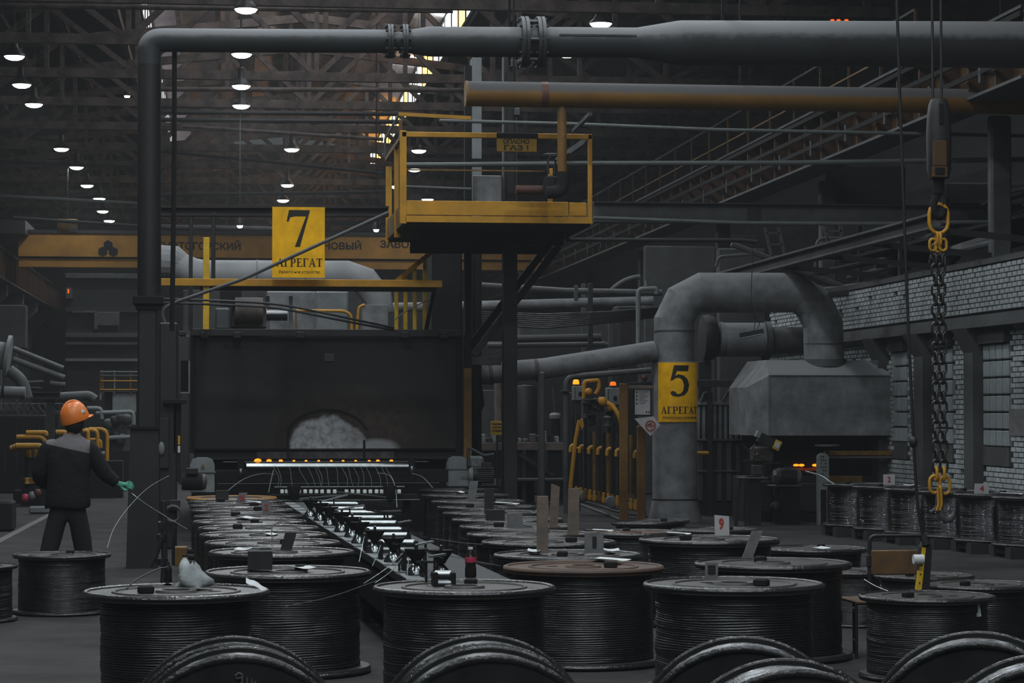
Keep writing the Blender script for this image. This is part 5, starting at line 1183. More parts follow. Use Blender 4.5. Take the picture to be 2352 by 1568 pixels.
# motor and valve cluster left of the glowing slot
t = thing('take_off_motor', at(1805, 1175, 36.8), 'dark finned motor and pipes left of the glowing slot', 'motor')
Ym = 36.8
obj('body', MB().tube([at(1790, 1093, Ym), at(1826, 1094, Ym)], .13, 18), 'steel_dark', t); obj('end_bell', MB().lathe([(.01, .1), (.09, .08), (.13, 0), (.01, 0)], 18, at(1827, 1094, Ym), 'x'), 'motor_grey', t); obj('front_bell', MB().tube([at(1776, 1093, Ym), at(1790, 1093, Ym)], [.1, .13], 16), 'steel_grey', t)
for k in range(6): z = at(1, 1077+5*k, Ym-.13).z; obj('cooling_fin', MB().box(at(1795, 1, Ym).x, at(1824, 1, Ym).x, Ym-.14, Ym-.1, z, z+.008), 'steel_grey', t, smooth=0)
obj('white_tag', bx(MB(), 1776, 1079, 1784, 1092, Ym-.16, .01), 'plastic_white', t); obj('base_plate', bx(MB(), 1775, 1114, 1842, 1118, Ym-.15, .4), 'steel_grey', t)
obj('stand', MB().box(at(1785, 1, Ym).x, at(1830, 1, Ym).x, Ym-.1, Ym+.25, 0, at(1, 1118, Ym).z), 'steel_black', t); obj('valve_ball', MB().sphere(at(1781, 1165, Ym-.2), .09, 14, 8), 'steel_dark', t); obj('hose', MB().tube(fillet([at(1790, 1105, Ym-.1), at(1778, 1130, Ym-.15), at(1784, 1162, Ym-.2), at(1778, 1200, Ym-.2)], .1), .03, 8), 'steel_black', t)
t = thing('measuring_head', at(1735, 1110, 36.5), 'tilted measuring head with yellow window on a cluttered stand', 'instrument')
Yh = 36.4; c = at(1760, 1011, Yh)
u = Vector((.9, 0, -.42)).normalized(); w = Vector((.42, 0, .9)).normalized()
def tb(c, a, b, d, mt, nm): obj(nm, MB().loft([[c+u*s*a+w*k*b+Vector((0, y, 0)) for s, k in ((-1, -1), (1, -1), (1, 1), (-1, 1))] for y in (-d, d)]), mt, t, smooth=0)
tb(c, .13, .075, .08, 'steel_dark', 'head'); tb(c+u*.17, .055, .075, .085, 'yellow_bright', 'window_frame'); tb(c+u*.17+Vector((0, -.02, 0)), .035, .045, .075, 'plastic_white', 'window'); tb(c-u*.15+w*.03, .04, .05, .07, 'motor_grey', 'rear_cap')
for pts in ([(1702, 1018), (1722, 1036), (1735, 1020)], [(1728, 1060), (1740, 1040), (1768, 1043)], [(1730, 1045), (1760, 1058), (1785, 1065)], [(1712, 1096), (1768, 1097)], [(1704, 1058), (1735, 1058)], [(1756, 1064), (1792, 1063)]): obj('rod', MB().tube(fillet([at(a, b, Yh-.05) for a, b in pts], .05), .014, 6), 'chrome_dark', t)
obj('plate', bx(MB(), 1700, 1096, 1765, 1100, Yh-.1, .3), 'steel_grey', t); obj('block', bx(MB(), 1728, 1025, 1778, 1062, Yh+.1, .2, .03), 'rust_steel', t); obj('block', bx(MB(), 1730, 1068, 1752, 1090, Yh, .15), 'steel_grey', t)
obj('stand', MB().box(at(1722, 1, Yh).x, at(1745, 1, Yh).x, Yh, Yh+.25, 0, at(1, 1098, Yh).z), 'steel_dark', t); obj('leg', MB().bar(at(1700, 1100, Yh), at(1690, 1215, Yh), .05), 'steel_dark', t); obj('leg', MB().bar(at(1722, 1100, Yh), at(1712, 1212, Yh), .04), 'steel_dark', t); obj('shade_plate', bx(MB(), 1745, 1000, 1771, 1062, Yh+.5, .05), 'steel_black', t)
# corrugated side panels between duct and hood
t = thing('corrugated_panel', at(1665, 1080, 40), 'grey corrugated panel wall between the duct and the hood', 'panel')
for k in range(11): obj('slat', bx(MB(), 1601+12.5*k, 928, 1608+12.5*k, 1008, 39.95, .06), 'duct_grey', t, smooth=0)
obj('sheet', bx(MB(), 1600, 925, 1740, 1190, 40.05, .04), 'steel_dark', t); obj('top_rail', bx(MB(), 1600, 922, 1737, 930, 39.9, .1), 'steel_pale', t); obj('mid_rail', bx(MB(), 1600, 1008, 1738, 1013, 39.9, .08), 'steel_grey', t); obj('low_rail', bx(MB(), 1600, 1080, 1700, 1084, 39.9, .08), 'steel_grey', t)
for px in (1632, 1722): obj('post', bx(MB(), px-5, 900, px+5, 1215, 39.8, .1), 'steel_dark', t)
for k in range(6): obj('slat', bx(MB(), 1603+22*k, 1015, 1614+22*k, 1150, 39.95, .05), 'steel_grey', t, smooth=0)
obj('top_hook', MB().tube(fillet([at(1610, 922, 39.9), at(1620, 900, 39.9), at(1632, 912, 39.9)], .05), .03, 8), 'steel_grey', t); obj('strut', MB().bar(at(1660, 922, 39.9), at(1677, 896, 39.9), .05), 'steel_grey', t); obj('strut', MB().bar(at(1710, 920, 39.9), at(1728, 890, 39.9), .05), 'steel_grey', t)
obj('beam', bx(MB(), 1600, 872, 1735, 888, 39.6, .2), 'steel_dark', t); obj('yellow_handle', MB().tube([at(1601, 1040, 39.5), at(1627, 1040, 39.5)], .03, 8), 'yellow', t)
# blower under the arch of the duct
YBk = 40.0
t = thing('arch_blower', at(1640, 900, YBk), 'horizontal cylindrical blower under the arch of the duct', 'blower')
obj('volute', MB().lathe([(.02, -.12), (.38, -.1), (.40, 0), (.36, .1), (.24, .16), (.02, .18)], 28, at(1626, 776, YBk), 'x'), 'steel_dark', t)
obj('cone', MB().tube([at(1650, 779, YBk), at(1662, 780, YBk)], [.3, .29], 24), 'duct_grey', t); obj('cylinder', MB().tube([at(1662, 780, YBk), at(1754, 780, YBk)], .29, 24), 'duct_grey', t); obj('collar', MB().tube([at(1756, 781, YBk), at(1767, 781, YBk)], .32, 24), 'steel_grey', t); obj('cylinder', MB().tube([at(1767, 782, YBk), at(1848, 782, YBk)], .235, 24), 'steel_grey', t)
obj('stand', bx(MB(), 1606, 830, 1634, 1000, YBk, .2), 'steel_dark', t); obj('stand', bx(MB(), 1750, 818, 1766, 870, YBk, .2), 'steel_dark', t); obj('stand', MB().box(at(1612, 1, YBk).x, at(1630, 1, YBk).x, YBk+.1, YBk+.2, 0, 1.6), 'steel_dark', t)
t = thing('strip_lamp', at(1727, 776, 36.05), 'unlit tilted strip lamp hanging on a cord below the duct arch', 'lamp')
obj('housing', MB().bar(at(1700, 770, 36.05), at(1752, 760, 36.05), .1, .07), 'steel_dark', t); obj('tube', MB().tube([at(1704, 777, 36.0), at(1750, 767, 36.0)], .012, 8), 'steel_pale', t)
obj('cord', MB().tube(fillet([at(1727, 506, 36.05), at(1728, 600, 36.05), at(1724, 700, 36.05), at(1735, 738, 36.05), at(1732, 758, 36.05)], .2), .007, 6), 'cable', t); obj('cord', MB().tube(fillet([at(1724, 710, 36.05), at(1746, 742, 36.05), at(1738, 756, 36.05)], .05), .007, 6), 'cable', t)
# yellow brown posts and notices left of the duct
for (px0, px1, py0, Y, lab) in ((1425, 1443, 880, 37.0, 'taller dull yellow post left of the notices'), (1465, 1483, 978, 37.6, 'shorter dull yellow post below the notices')):
    q = rect((px0, 1190), (px1, py0), Y); obj('bollard_post', MB().bev(q[0], q[1], Y, Y+.12, 0, q[3], .01), 'yellow_dull', label=lab, cat='post')
t = thing('notice_bracket', at(1465, 893, 37.2), 'small shelf bracket with round knob above the framed notice', 'bracket')
obj('arm', bx(MB(), 1436, 885, 1502, 893, 37.05, .1), 'wood', t); obj('arm_back', bx(MB(), 1440, 877, 1500, 884, 37.3, .1), 'steel_dark', t); obj('knob', MB().sphere(at(1480, 868, 37.3), .055, 12, 8), 'brown_red', t); obj('knob_base', bx(MB(), 1470, 872, 1494, 879, 37.28, .1), 'steel_grey', t); obj('post', bx(MB(), 1438, 855, 1444, 880, 37.3, .06), 'steel_dark', t)
q = rect((1455, 955), (1496, 889), 37.1); t = thing('framed_notice', ((q[0]+q[1])/2, 37.1, q[2]), 'white printed safety notice in a black frame left of the duct', 'notice')
obj('frame', MB().bev(q[0], q[1], 37.1, 37.14, q[2], q[3], .01), 'steel_black', t); obj('sheet', MB().box(q[0]+.02, q[1]-.02, 37.09, 37.1, q[2]+.02, q[3]-.02), 'sign_white', t, smooth=0)
for k in range(9): z = q[3]-.06-.024*k; obj('print_line', MB().box(q[0]+.09, q[1]-.05-.03*(k % 3), 37.086, 37.09, z-.006, z), 'plate_grey', t, smooth=0)
for k in range(4): z = q[3]-.07-.06*k; obj('print_icon', MB().prism([(q[0]+.035, 37.086, z-.016), (q[0]+.07, 37.086, z-.016), (q[0]+.052, 37.086, z+.014)], (0, .004, 0)), 'sign_ink', t, smooth=0)
for k in range(2): obj('print_disc', MB().lathe([(.001, -.004), (.014, -.004), (.014, 0), (.001, 0)], 12, (q[1]-.08+.04*k, 37.09, q[2]+.06), 'y'), 'sign_ink', t)
t = thing('prohibition_sign', at(1488, 1000, 37.05), 'white diamond sign with red prohibition ring below the notice', 'sign')
Yd = 37.07
obj('plate', MB().prism([at(1457, 961, Yd), at(1494, 1001, Yd), at(1516, 976, Yd), at(1501, 956, Yd)], (0, .02, 0)), 'sign_white', t, smooth=0)
c = at(1494, 977, Yd-.012); obj('ring', MB().lathe([(.066, -.004), (.084, -.004), (.084, .004), (.066, .004), (.066, -.004)], 28, c, 'y', caps=False), 'sign_red', t); obj('slash', MB().bar(c+Vector((-.07, 0, .0)), c+Vector((.07, 0, 0)), .006, .014), 'sign_red', t, smooth=0); obj('pictogram', MB().bar(c+Vector((.005, .004, .05)), c+Vector((.02, .004, -.055)), .004, .02).bar(c+Vector((-.04, .004, .012)), c+Vector((.02, .004, .03)), .004, .012), 'sign_ink', t, smooth=0)
# ================================================================ gas train with yellow hoops
for (a, b, c, d, la, lb, lc, ld, lab) in ((1316, 886, 1341, 920, 1316, 871, 1330, 883, 'left grey control box with glowing orange beacon'), (1393, 890, 1425, 930, 1403, 876, 1413, 886, 'right grey control box with dimmer red beacon')):
    Yb = 42.0; q = rect((a, d), (c, b), Yb); t = thing('beacon_box', ((q[0]+q[1])/2, Yb, q[2]), lab, 'control box', 'beacon boxes')
    obj('case', MB().bev(q[0], q[1], Yb, Yb+.15, q[2], q[3], .012), 'steel_pale', t); obj('door_edge', MB().box(q[0]+.03, q[0]+.04, Yb-.005, Yb, q[2]+.02, q[3]-.02), 'steel_dark', t, smooth=0)
    obj('switch', MB().bev((q[0]+q[1])/2+.0, (q[0]+q[1])/2+.06, Yb-.03, Yb, q[2]+.09, q[2]+.16, .008), 'steel_black', t)
    cc = at((la+lc)/2, ld, Yb+.07); h = at(1, lb, Yb).z-at(1, ld, Yb).z
    obj('beacon', MB().lathe([(.005, 0), (.055, 0), (.058, h*.2), (.05, h*.85), (.03, h), (.005, h)], 14, cc), 'glow_orange' if la < 1350 else 'glow_red', t); obj('beacon_base', MB().lathe([(.005, q[3]-cc.z), (.06, q[3]-cc.z), (.06, .005), (.005, .005)], 14, cc), 'steel_dark', t)
    obj('stand', MB().box((q[0]+q[1])/2-.04, (q[0]+q[1])/2+.04, Yb+.05, Yb+.13, 0, q[2]), 'steel_dark', t)
t = thing('gas_train', at(1380, 1150, 40.5), 'black and yellow gas pipework with valves and bent yellow pipes', 'pipework')
Yg = 40.5
obj('arch_pipe', MB().tube(fillet([at(1341, 915, Yg), at(1342, 876, Yg), at(1376, 873, Yg), at(1376, 892, Yg), at(1368, 905, Yg)], .05), .036, 12), 'yellow', t)
obj('yellow_run', MB().tube(fillet([at(1375, 915, Yg-.1), at(1405, 930, Yg-.2), at(1420, 950, Yg-.3), at(1428, 975, Yg-.3)], .1), .042, 12), 'yellow', t)
for a, b, r in ((1384, 922, .085), (1404, 935, .08), (1352, 900, .07)): obj('valve', MB().sphere(at(a, b, Yg-.15), r, 12, 8), 'yellow', t)
rg = random.Random(6)
for k in range(9): a, b = 1345+rg.random()*75, 925+rg.random()*70; obj('valve', MB().lathe([(.02, -.1), (.07, -.08), (.05, 0), (.08, .07), (.02, .1)], 10, at(a, b, Yg+rg.uniform(-.2, .2))), rg.choice(('steel_black', 'steel_dark', 'steel_black', 'steel_grey')), t)
for k in range(16):
    px = 1313 + k*10.5; top = 1026 + k*1.0; bot = 1138 + k*2.3; yy = Yg - k*.12
    if 1422 < px < 1446 or 1462 < px < 1486: continue
    up = at(px, top-40 if k % 3 else top-70, yy)
    obj('riser', MB().tube([at(px, bot, yy), at(px, top, yy), up], .032, 8), 'yellow_dull' if k in (5, 8, 13) else 'steel_black' if k % 2 else 'steel_dark', t)
    if k % 2 == 0: obj('bend', MB().tube(fillet([at(px-3, top+12, yy-.1), at(px-2, top-4, yy-.1), at(px+14, top-5, yy-.1)], .06), .03, 8), 'yellow', t)
    obj('cock', MB().lathe([(.01, -.09), (.03, -.08), (.042, -.02), (.025, .03), (.03, .09), (.01, .1)], 8, at(px, bot-10, yy-.03)), 'yellow' if k % 3 else 'yellow_dull', t)
obj('header', MB().tube([at(1318, 1028, Yg-.1), at(1420, 1036, Yg-1)], .02, 8), 'yellow', t)
obj('base_pipe', MB().tube([at(1342, 1140, Yg-.1), at(1466, 1166, Yg-1.6)], .06, 12), 'wood', t)
for a, b, Y in ((1344, 1138, 40.2), (1404, 1152, 39.3)): obj('blank_flange', MB().lathe([(.01, -.05), (.09, -.04), (.1, .02), (.01, .03)], 16, at(a, b, Y), 'y'), 'steel_pale', t)
t = thing('slanted_pole', at(1311, 1120, 39.8), 'slanted yellow pole with a small yellow flag plate', 'pole')
obj('pole', MB().tube([at(1310, 1120, 39.8), at(1322, 1010, 39.8), at(1331, 965, 39.8)], .035, 8), 'yellow', t); obj('flag', MB().prism([at(1329, 966, 39.7), at(1336, 985, 39.7), at(1342, 978, 39.7), at(1338, 960, 39.7)], (0, .02, 0)), 'yellow', t, smooth=0); obj('foot', MB().tube([at(1310, 1120, 39.8), at(1309, 1165, 39.8)], .03, 8), 'steel_black', t)
t = thing('steam_pipe', at(1300, 1140, 41), 'grey vertical pipe bending right at the top beside the beacons', 'pipe')
obj('pipe', MB().tube(fillet([Vector((at(1300, 1, 41).x, 41, 0)), at(1300, 865, 41), at(1345, 862, 41), at(1495, 850, 41)], .22, 6), .05, 12), 'steel_grey', t); obj('collar', bx(MB(), 1291, 896, 1310, 901, 40.9, .2), 'steel_dark', t)
q = rect((1237, 1140), (1252, 868), 37.5); obj('pipe_prop', MB().bev(q[0], q[1], 37.5, 37.62, 0, q[3]+.1, .02), 'steel_grey', label='slim dark post under the sloping grey pipe', cat='post')
t = thing('sloping_pipe', at(1240, 870, 37.6), 'thick grey pipe sloping up towards the curved duct', 'pipe')
obj('pipe', MB().tube([at(1100, 860, 37.7), at(1190, 851, 37.7), at(1250, 846, 37.7), at(1503, 806, 37.9)], .165, 20), 'duct_grey', t); obj('collar', MB().tube([at(1228, 850, 37.69), at(1236, 849, 37.69)], .18, 20), 'rust_steel', t); obj('collar', MB().tube([at(1122, 858, 37.7), at(1130, 857, 37.7)], .18, 20), 'rust_steel', t)
# pipes, trays and cables in the background between the columns
for (pts, r, mt, lab, Y) in (
    ([(900, 706), (1090, 702), (1500, 690)], .09, 'duct_grey', 'thick grey pipe running level behind the platform column', 46),
    ([(1100, 655), (1300, 668), (1520, 672)], .06, 'steel_grey', 'pale rusted beam pipe above the thick level pipe', 46),
    ([(1180, 780), (1380, 776)], .09, 'steel_dark', 'short thick dark pipe behind the centre column', 47),
    ([(1120, 794), (1390, 790)], .05, 'steel_grey', 'thin grey pipe under the short dark pipe', 46.5)):
    line_thing('level_pipe', [at(a, b, Y) for a, b in pts], r, mt, lab, 'pipe', 14)
t = thing('cable_tray', at(1340, 740, 45), 'sagging bundle of black cables right of the centre column', 'cables')
for k in range(8): obj('cable', MB().tube([at(1095, 716+k*4, 45+.05*k), at(1250, 722+k*4.5, 45+.05*k), at(1400, 716+k*3.5, 45+.05*k), at(1512, 706+k*3, 45+.05*k)], .018, 6), 'cable', t)
obj('bracket', bx(MB(), 1352, 650, 1362, 800, 45.4, .1), 'steel_dark', t); obj('bracket', bx(MB(), 1320, 655, 1328, 690, 45.2, .1), 'steel_grey', t)
t = thing('roof_frame', at(1490, 700, 44), 'small bright bent pipe frame left of the curved duct top', 'pipe')
obj('frame', MB().tube(fillet([at(1466, 800, 44), at(1466, 664, 44), at(1508, 662, 44), at(1508, 675, 44)], .08), .045, 10), 'steel_pale', t); obj('tap', MB().tube([at(1484, 662, 44), at(1484, 644, 44)], .025, 8), 'steel_pale', t)
line_thing('arched_rib', [at(1400+ (0 if i == 0 else i*7), 672-36*math.sin(math.pi*.5*i/10)**.8, 48) for i in range(11)], .05, 'steel_grey', 'curved grey rib above the level pipes', 'pipe', 8)
for (a, b, c, d, Y, mt, lab) in ((1190, 720, 1500, 790, 52, 'concrete', 'grey sheet wall behind the sagging cables'), (1085, 785, 1410, 830, 50, 'steel_dark', 'dark horizontal housing behind the centre column'), (1420, 700, 1500, 800, 51, 'steel_dark', 'dark equipment cabinet left of the curved duct')):
    q = rect((a, d), (c, b), Y); obj('equipment_housing', MB().bev(q[0], q[1], Y, Y+.8, 0, q[3], .05), mt, label=lab, cat='housing')
for k, (px, py0, py1) in enumerate(((1402, 735, 870), (1340, 650, 700), (1470, 735, 860))): obj('vertical_strut', MB().box(at(px-4, 1, 48.5).x, at(px+5, 1, 48.5).x, 48.5, 48.6, 0, at(px, py0, 48.5).z), 'steel_grey', label=('pale upright strut below the sagging cables', 'short upright bracket at the thick level pipe', 'upright strut nearest to the curved duct')[k], cat='strut')
# machinery clutter seen low between the columns
t = thing('pickling_tank', at(1205, 1010, 46), 'dark cylindrical tank behind the centre column', 'tank')
c = at(1204, 1014, 46); obj('shell', MB().lathe([(.02, 0), (.26, 0), (.26, 1.0), (.22, 1.08), (.02, 1.1)], 20, c), 'steel_dark', t); obj('stand', MB().lathe([(.02, -c.z), (.2, -c.z), (.2, 0), (.02, 0)], 14, c), 'steel_black', t)
t = thing('agitator', at(1277, 1010, 47), 'pale mushroom-capped machine behind the slim post', 'machine')
c = at(1275, 955, 47); obj('cap', MB().lathe([(.01, -.06), (.11, -.05), (.12, .02), (.08, .06), (.01, .07)], 18, c), 'motor_grey', t); obj('drum', MB().lathe([(.02, -.5), (.1, -.48), (.1, -.06), (.02, -.06)], 14, c), 'steel_black', t); obj('pole', MB().tube([c, at(1270, 890, 47)], .02, 8), 'steel_grey', t); obj('base', MB().box(c.x-.2, c.x+.2, 46.8, 47.2, 0, c.z-.48), 'steel_dark', t)
t = thing('work_bench', at(1200, 1050, 45), 'low steel bench with dark drawers behind the platform column', 'bench')
obj('top', bx(MB(), 1090, 1016, 1296, 1034, 45, .9), 'rust_steel', t); obj('front', bx(MB(), 1090, 1036, 1296, 1098, 45.1, .7), 'steel_black', t)
for px in (1095, 1150, 1200, 1250, 1290): q = rect((px, 1100), (px+8, 1034), 45); obj('leg', MB().box(q[0], q[1], 45, 45.08, 0, q[3]), 'steel_dark', t)
obj('brace', MB().bar(at(1192, 1042, 44.9), at(1272, 1092, 44.9), .06), 'steel_dark', t); obj('shelf', bx(MB(), 1190, 1098, 1296, 1104, 44.8, .9), 'steel_grey', t)
for k in range(14): obj('part', MB().bev(*(lambda c, w, h: (c.x, c.x+w, 45.2, 45.5, c.z, c.z+h))(at(1092+k*14.5, 1016, 45), rg.uniform(.05, .14), rg.uniform(.04, .22)), .01), rg.choice(('steel_pale', 'steel_dark', 'steel_grey', 'chrome_dark')), t)
t = thing('caution_sign', at(1141, 1000, 43), 'small yellow caution sign with black words beside the centre column', 'sign')
q = rect((1127, 999), (1158, 967), 43); obj('board', MB().bev(q[0], q[1], 43, 43.02, q[2], q[3], .004), 'sign_dull', t)
for k, w_ in enumerate(('Внимание', 'работают', 'станки')): h = (q[3]-q[2])/4; text(w_, q[0]+.03, q[1]-.02, q[3]-h*(k+1.05)+.0, q[3]-h*(k+.45), 43-.003, 'sign_ink', t)
obj('post', MB().tube([Vector(((q[0]+q[1])/2, 43.05, 0)), Vector(((q[0]+q[1])/2, 43.05, q[2]+.1))], .02, 8), 'steel_dark', t)
for k, (px0, px1, py0, py1, Y, mt, lab) in enumerate(((1085, 1140, 895, 960, 49.4, 'concrete', 'pale far wall panel seen under the sloping pipe'), (1140, 1152, 870, 1040, 48, 'rust_steel', 'rusty brown post beside the centre column'), (1396, 1424, 935, 1010, 44, 'steel_black', 'dark cabinet behind the black valves'), (1250, 1300, 960, 1015, 52, 'steel_grey', 'grey machine block far behind the slim post'), (1302, 1320, 900, 1120, 46, 'steel_dark', 'dark cabinet column right of the grey vertical pipe'))):
    q = rect((px0, py1), (px1, py0), Y); obj('machine_block', MB().bev(q[0], q[1], Y, Y+.4, 0 if k in (0, 1, 2, 4) else q[2], q[3], .02), mt, label=lab, cat='machine')
# ================================================================ crane hook with chain sling
YK = 20.0
t = thing('hook_block', at(2155, 460, YK), 'dark crane hook block hanging on two steel ropes at the right', 'hook block')
q = rect((2132, 410), (2180, 228), YK); w = q[1]-q[0]; cxk = (q[0]+q[1])/2
def prof(z, s): return [(cxk + w/2*s*a, YK + .09*s*b, z) for a, b in ((-1, -.7), (-.7, -1), (.7, -1), (1, -.7), (1, .7), (.7, 1), (-.7, 1), (-1, .7))]
H_ = q[3]-q[2]
obj('housing', MB().loft([prof(q[2]+H_*f, s) for f, s in ((0, .78), (.1, .95), (.55, 1.0), (.8, .92), (.93, .8), (1, .62))]), 'steel_dark', t, smooth=50)
obj('rope_slot', bx(MB(), 2158, 236, 2167, 285, YK-.1, .02), 'steel_black', t)
obj('yellow_cheek', bx(MB(), 2144, 322, 2176, 382, YK-.1, .03, .01), 'yellow_runway', t); obj('yellow_foot', bx(MB(), 2142, 380, 2178, 408, YK-.1, .03, .01), 'yellow_runway', t); obj('foot_recess', bx(MB(), 2148, 384, 2171, 402, YK-.105, .02), 'steel_black', t)
for px in (2143, 2163): obj('rope', MB().tube([at(px, 300, YK), at(px-2, 0, YK), at(px-4, -220, YK)], .012, 8), 'cable', t)
hk = [at(2154, 405, YK), at(2154, 440, YK), at(2149, 455, YK), at(2143, 470, YK), at(2146, 490, YK), at(2156, 500, YK), at(2166, 494, YK), at(2168, 478, YK)]
obj('hook', MB().tube(fillet(hk, .03, 3), .032, 12), 'steel_black', t); obj('shank', MB().tube([at(2154, 405, YK), at(2154, 445, YK)], .045, 12), 'steel_black', t); obj('shank', MB().tube([at(2165, 405, YK), at(2165, 470, YK)], .018, 8), 'steel_dark', t)
def link_path(c, L_, W_, face):
    """stadium loop in the vertical plane; face 0 looks at the viewer, 1 is edge-on"""
    ax = Vector((1, 0, 0)) if face == 0 else Vector((0, 1, 0)); r = W_/2; out = []
    for k in range(7): a = math.pi*k/6; out.append(c + ax*r*math.cos(a) + Vector((0, 0, L_/2-r + r*math.sin(a))))
    for k in range(7): a = math.pi + math.pi*k/6; out.append(c + ax*r*math.cos(a) + Vector((0, 0, -(L_/2-r) + r*math.sin(a))))
    return out
t = thing('chain_sling', at(2155, 580, YK), 'yellow ringed two-leg chain sling hanging from the crane hook', 'chain')
obj('master_ring', MB().tube(link_path(at(2156, 502, YK), .255, .165, 0), .016, 10, closed=True), 'yellow', t)
for k, (px, py, L_, W_, f) in enumerate(((2152, 548, .1, .05, 1), (2159, 550, .1, .05, 1), (2143, 562, .1, .06, 0), (2166, 562, .1, .06, 0), (2154, 566, .09, .05, 0))): obj('ring', MB().tube(link_path(at(px, py, YK-.02*(k % 2)), L_, W_, f), .013, 8, closed=True), 'yellow', t)
lk = [mesh_of('chain_link', MB().tube(link_path(Vector((0, 0, 0)), .105, .062, f), .0115, 8, closed=True), 'chain', 60) for f in (0, 1)]
for (xa, xb, y1) in ((2148, 2151, 1070), (2162, 2168, 1070)):
    p0, p1 = at(xa, 575, YK), at(xb, y1, YK); n = int((p0-p1).length/.082)
    for k in range(n+1):
        o = bpy.data.objects.new('chain_link', lk[k % 2]); COL.objects.link(o); o.parent = t; o.location = p0.lerp(p1, k/n) - WL[t.name]
for (px, py, L_, W_, f) in ((2150, 1088, .11, .06, 1), (2167, 1088, .11, .06, 1), (2147, 1112, .15, .09, 0), (2170, 1114, .15, .09, 0), (2158, 1130, .11, .07, 1)): obj('ring', MB().tube(link_path(at(px, py, YK), L_, W_, f), .014, 8, closed=True), 'yellow', t)
def sling_hook(x, y, sgn, mt):
    pts = [(0, -10), (0, 14), (-2*sgn, 34), (-1*sgn, 52), (9*sgn, 62), (20*sgn, 60), (27*sgn, 50), (28*sgn, 42)]
    rr = [.013, .015, .02, .03, .034, .03, .02, .008]
    obj('sling_hook', MB().tube([at(x+a, y+b, YK-.03) for a, b in pts], rr, 10), mt, t)
sling_hook(2163, 1132, 1, 'steel_grey')
obj('sling_hook', MB().tube([at(2152, 1130, YK), at(2152, 1160, YK), at(2144, 1172, YK), at(2136, 1176, YK)], [.015, .014, .012, .018], 8), 'steel_grey', t)
for k, (a, b) in enumerate(((2154, 1150), (2161, 1150))): obj('hook_tongue', MB().tube([at(a, b-30, YK-.05), at(a+2, b+8, YK-.05), at(a-3, b+22, YK-.05)], .012, 8), 'yellow', t)
# pendant hoist control
t = thing('hoist_pendant', at(2120, 1355, 16.0), 'yellow and black hoist pendant on a long cable above the right spool', 'control')
YN = 16.0
obj('cable', MB().tube(fillet([at(2058, -60, YN), at(2066, 200, YN), at(2074, 420, YN), at(2084, 700, YN), at(2098, 1010, YN), at(2106, 1150, YN), at(2117, 1215, YN), at(2124, 1252, YN)], .5), .011, 8), 'cable', t)
obj('cable_knot', MB().sphere(at(2098, 1015, YN), .03, 10, 6, (1, 1, 1.4)), 'cable', t)
pb = [at(2107, 1353, YN), at(2135, 1353, YN), at(2141, 1262, YN), at(2136, 1246, YN), at(2124, 1240, YN), at(2116, 1256, YN)]
obj('body', MB().prism(pb, (0, .07, 0)), 'rubber', t, smooth=0)
obj('yellow_face', MB().prism([at(2106, 1354, YN-.004), at(2117, 1354, YN-.004), at(2127, 1257, YN-.004), at(2118, 1256, YN-.004)], (0, .05, 0)), 'yellow_bright', t, smooth=0)
for k in range(4): c = at(2112+2.2*k, 1338-20*k, YN-.006); obj('button', MB().lathe([(.001, -.006), (.005, -.006), (.005, 0), (.001, 0)], 8, c, 'y'), 'sign_ink', t)
obj('tape_roll', MB().tube([at(2098, 1284, YN-.02), at(2121, 1284, YN-.02)], .033, 14), 'paper', t); obj('strain_cone', MB().tube([at(2120, 1225, YN), at(2127, 1250, YN)], [.014, .03], 10), 'rubber', t)
# chair
YA = 16.95
t = thing('tube_chair', (at(2050, 1, YA).x, YA, 0), 'black tubular chair with worn brown back panel between the spools', 'chair')
xl, xr = at(1992, 1, YA).x, at(2122, 1, YA).x
zt_ = at(1, 1243, YA).z; zs_ = .42
obj('back_frame', MB().tube(fillet([(xl, YA, zs_), (xl, YA, zt_), (xr, YA, zt_), (xr, YA, zs_)], .05, 5), .014, 10), 'cable', t)
q = rect((1997, 1320), (2112, 1262), YA); obj('backrest', MB().bev(q[0], q[1], YA-.012, YA+.012, q[2], q[3], .008), 'chair_panel', t)
for px in (1996,): obj('clip', bx(MB(), px-4, 1274, px+6, 1302, YA-.02, .03), 'rubber', t)
xs0 = at(1958, 1, YA).x
obj('seat', MB().bev(xs0, xr-.02, YA-.02, YA+.4, zs_-.03, zs_, .01), 'chair_panel', t)
for (x, y) in ((xs0+.01, YA+.0), (xr-.04, YA+.0), (xs0+.09, YA+.36), (xr-.06, YA+.36)): obj('leg', MB().tube([(x, y, zs_-.02), (x, y, 0)], .013, 8), 'cable', t)
obj('stretcher', MB().tube([(xs0+.01, YA, .32), (xs0+.09, YA+.36, .34)], .01, 6), 'cable', t); obj('stretcher', MB().tube([(xs0+.01, YA, .13), (xs0+.09, YA+.36, .1)], .01, 6), 'cable', t)
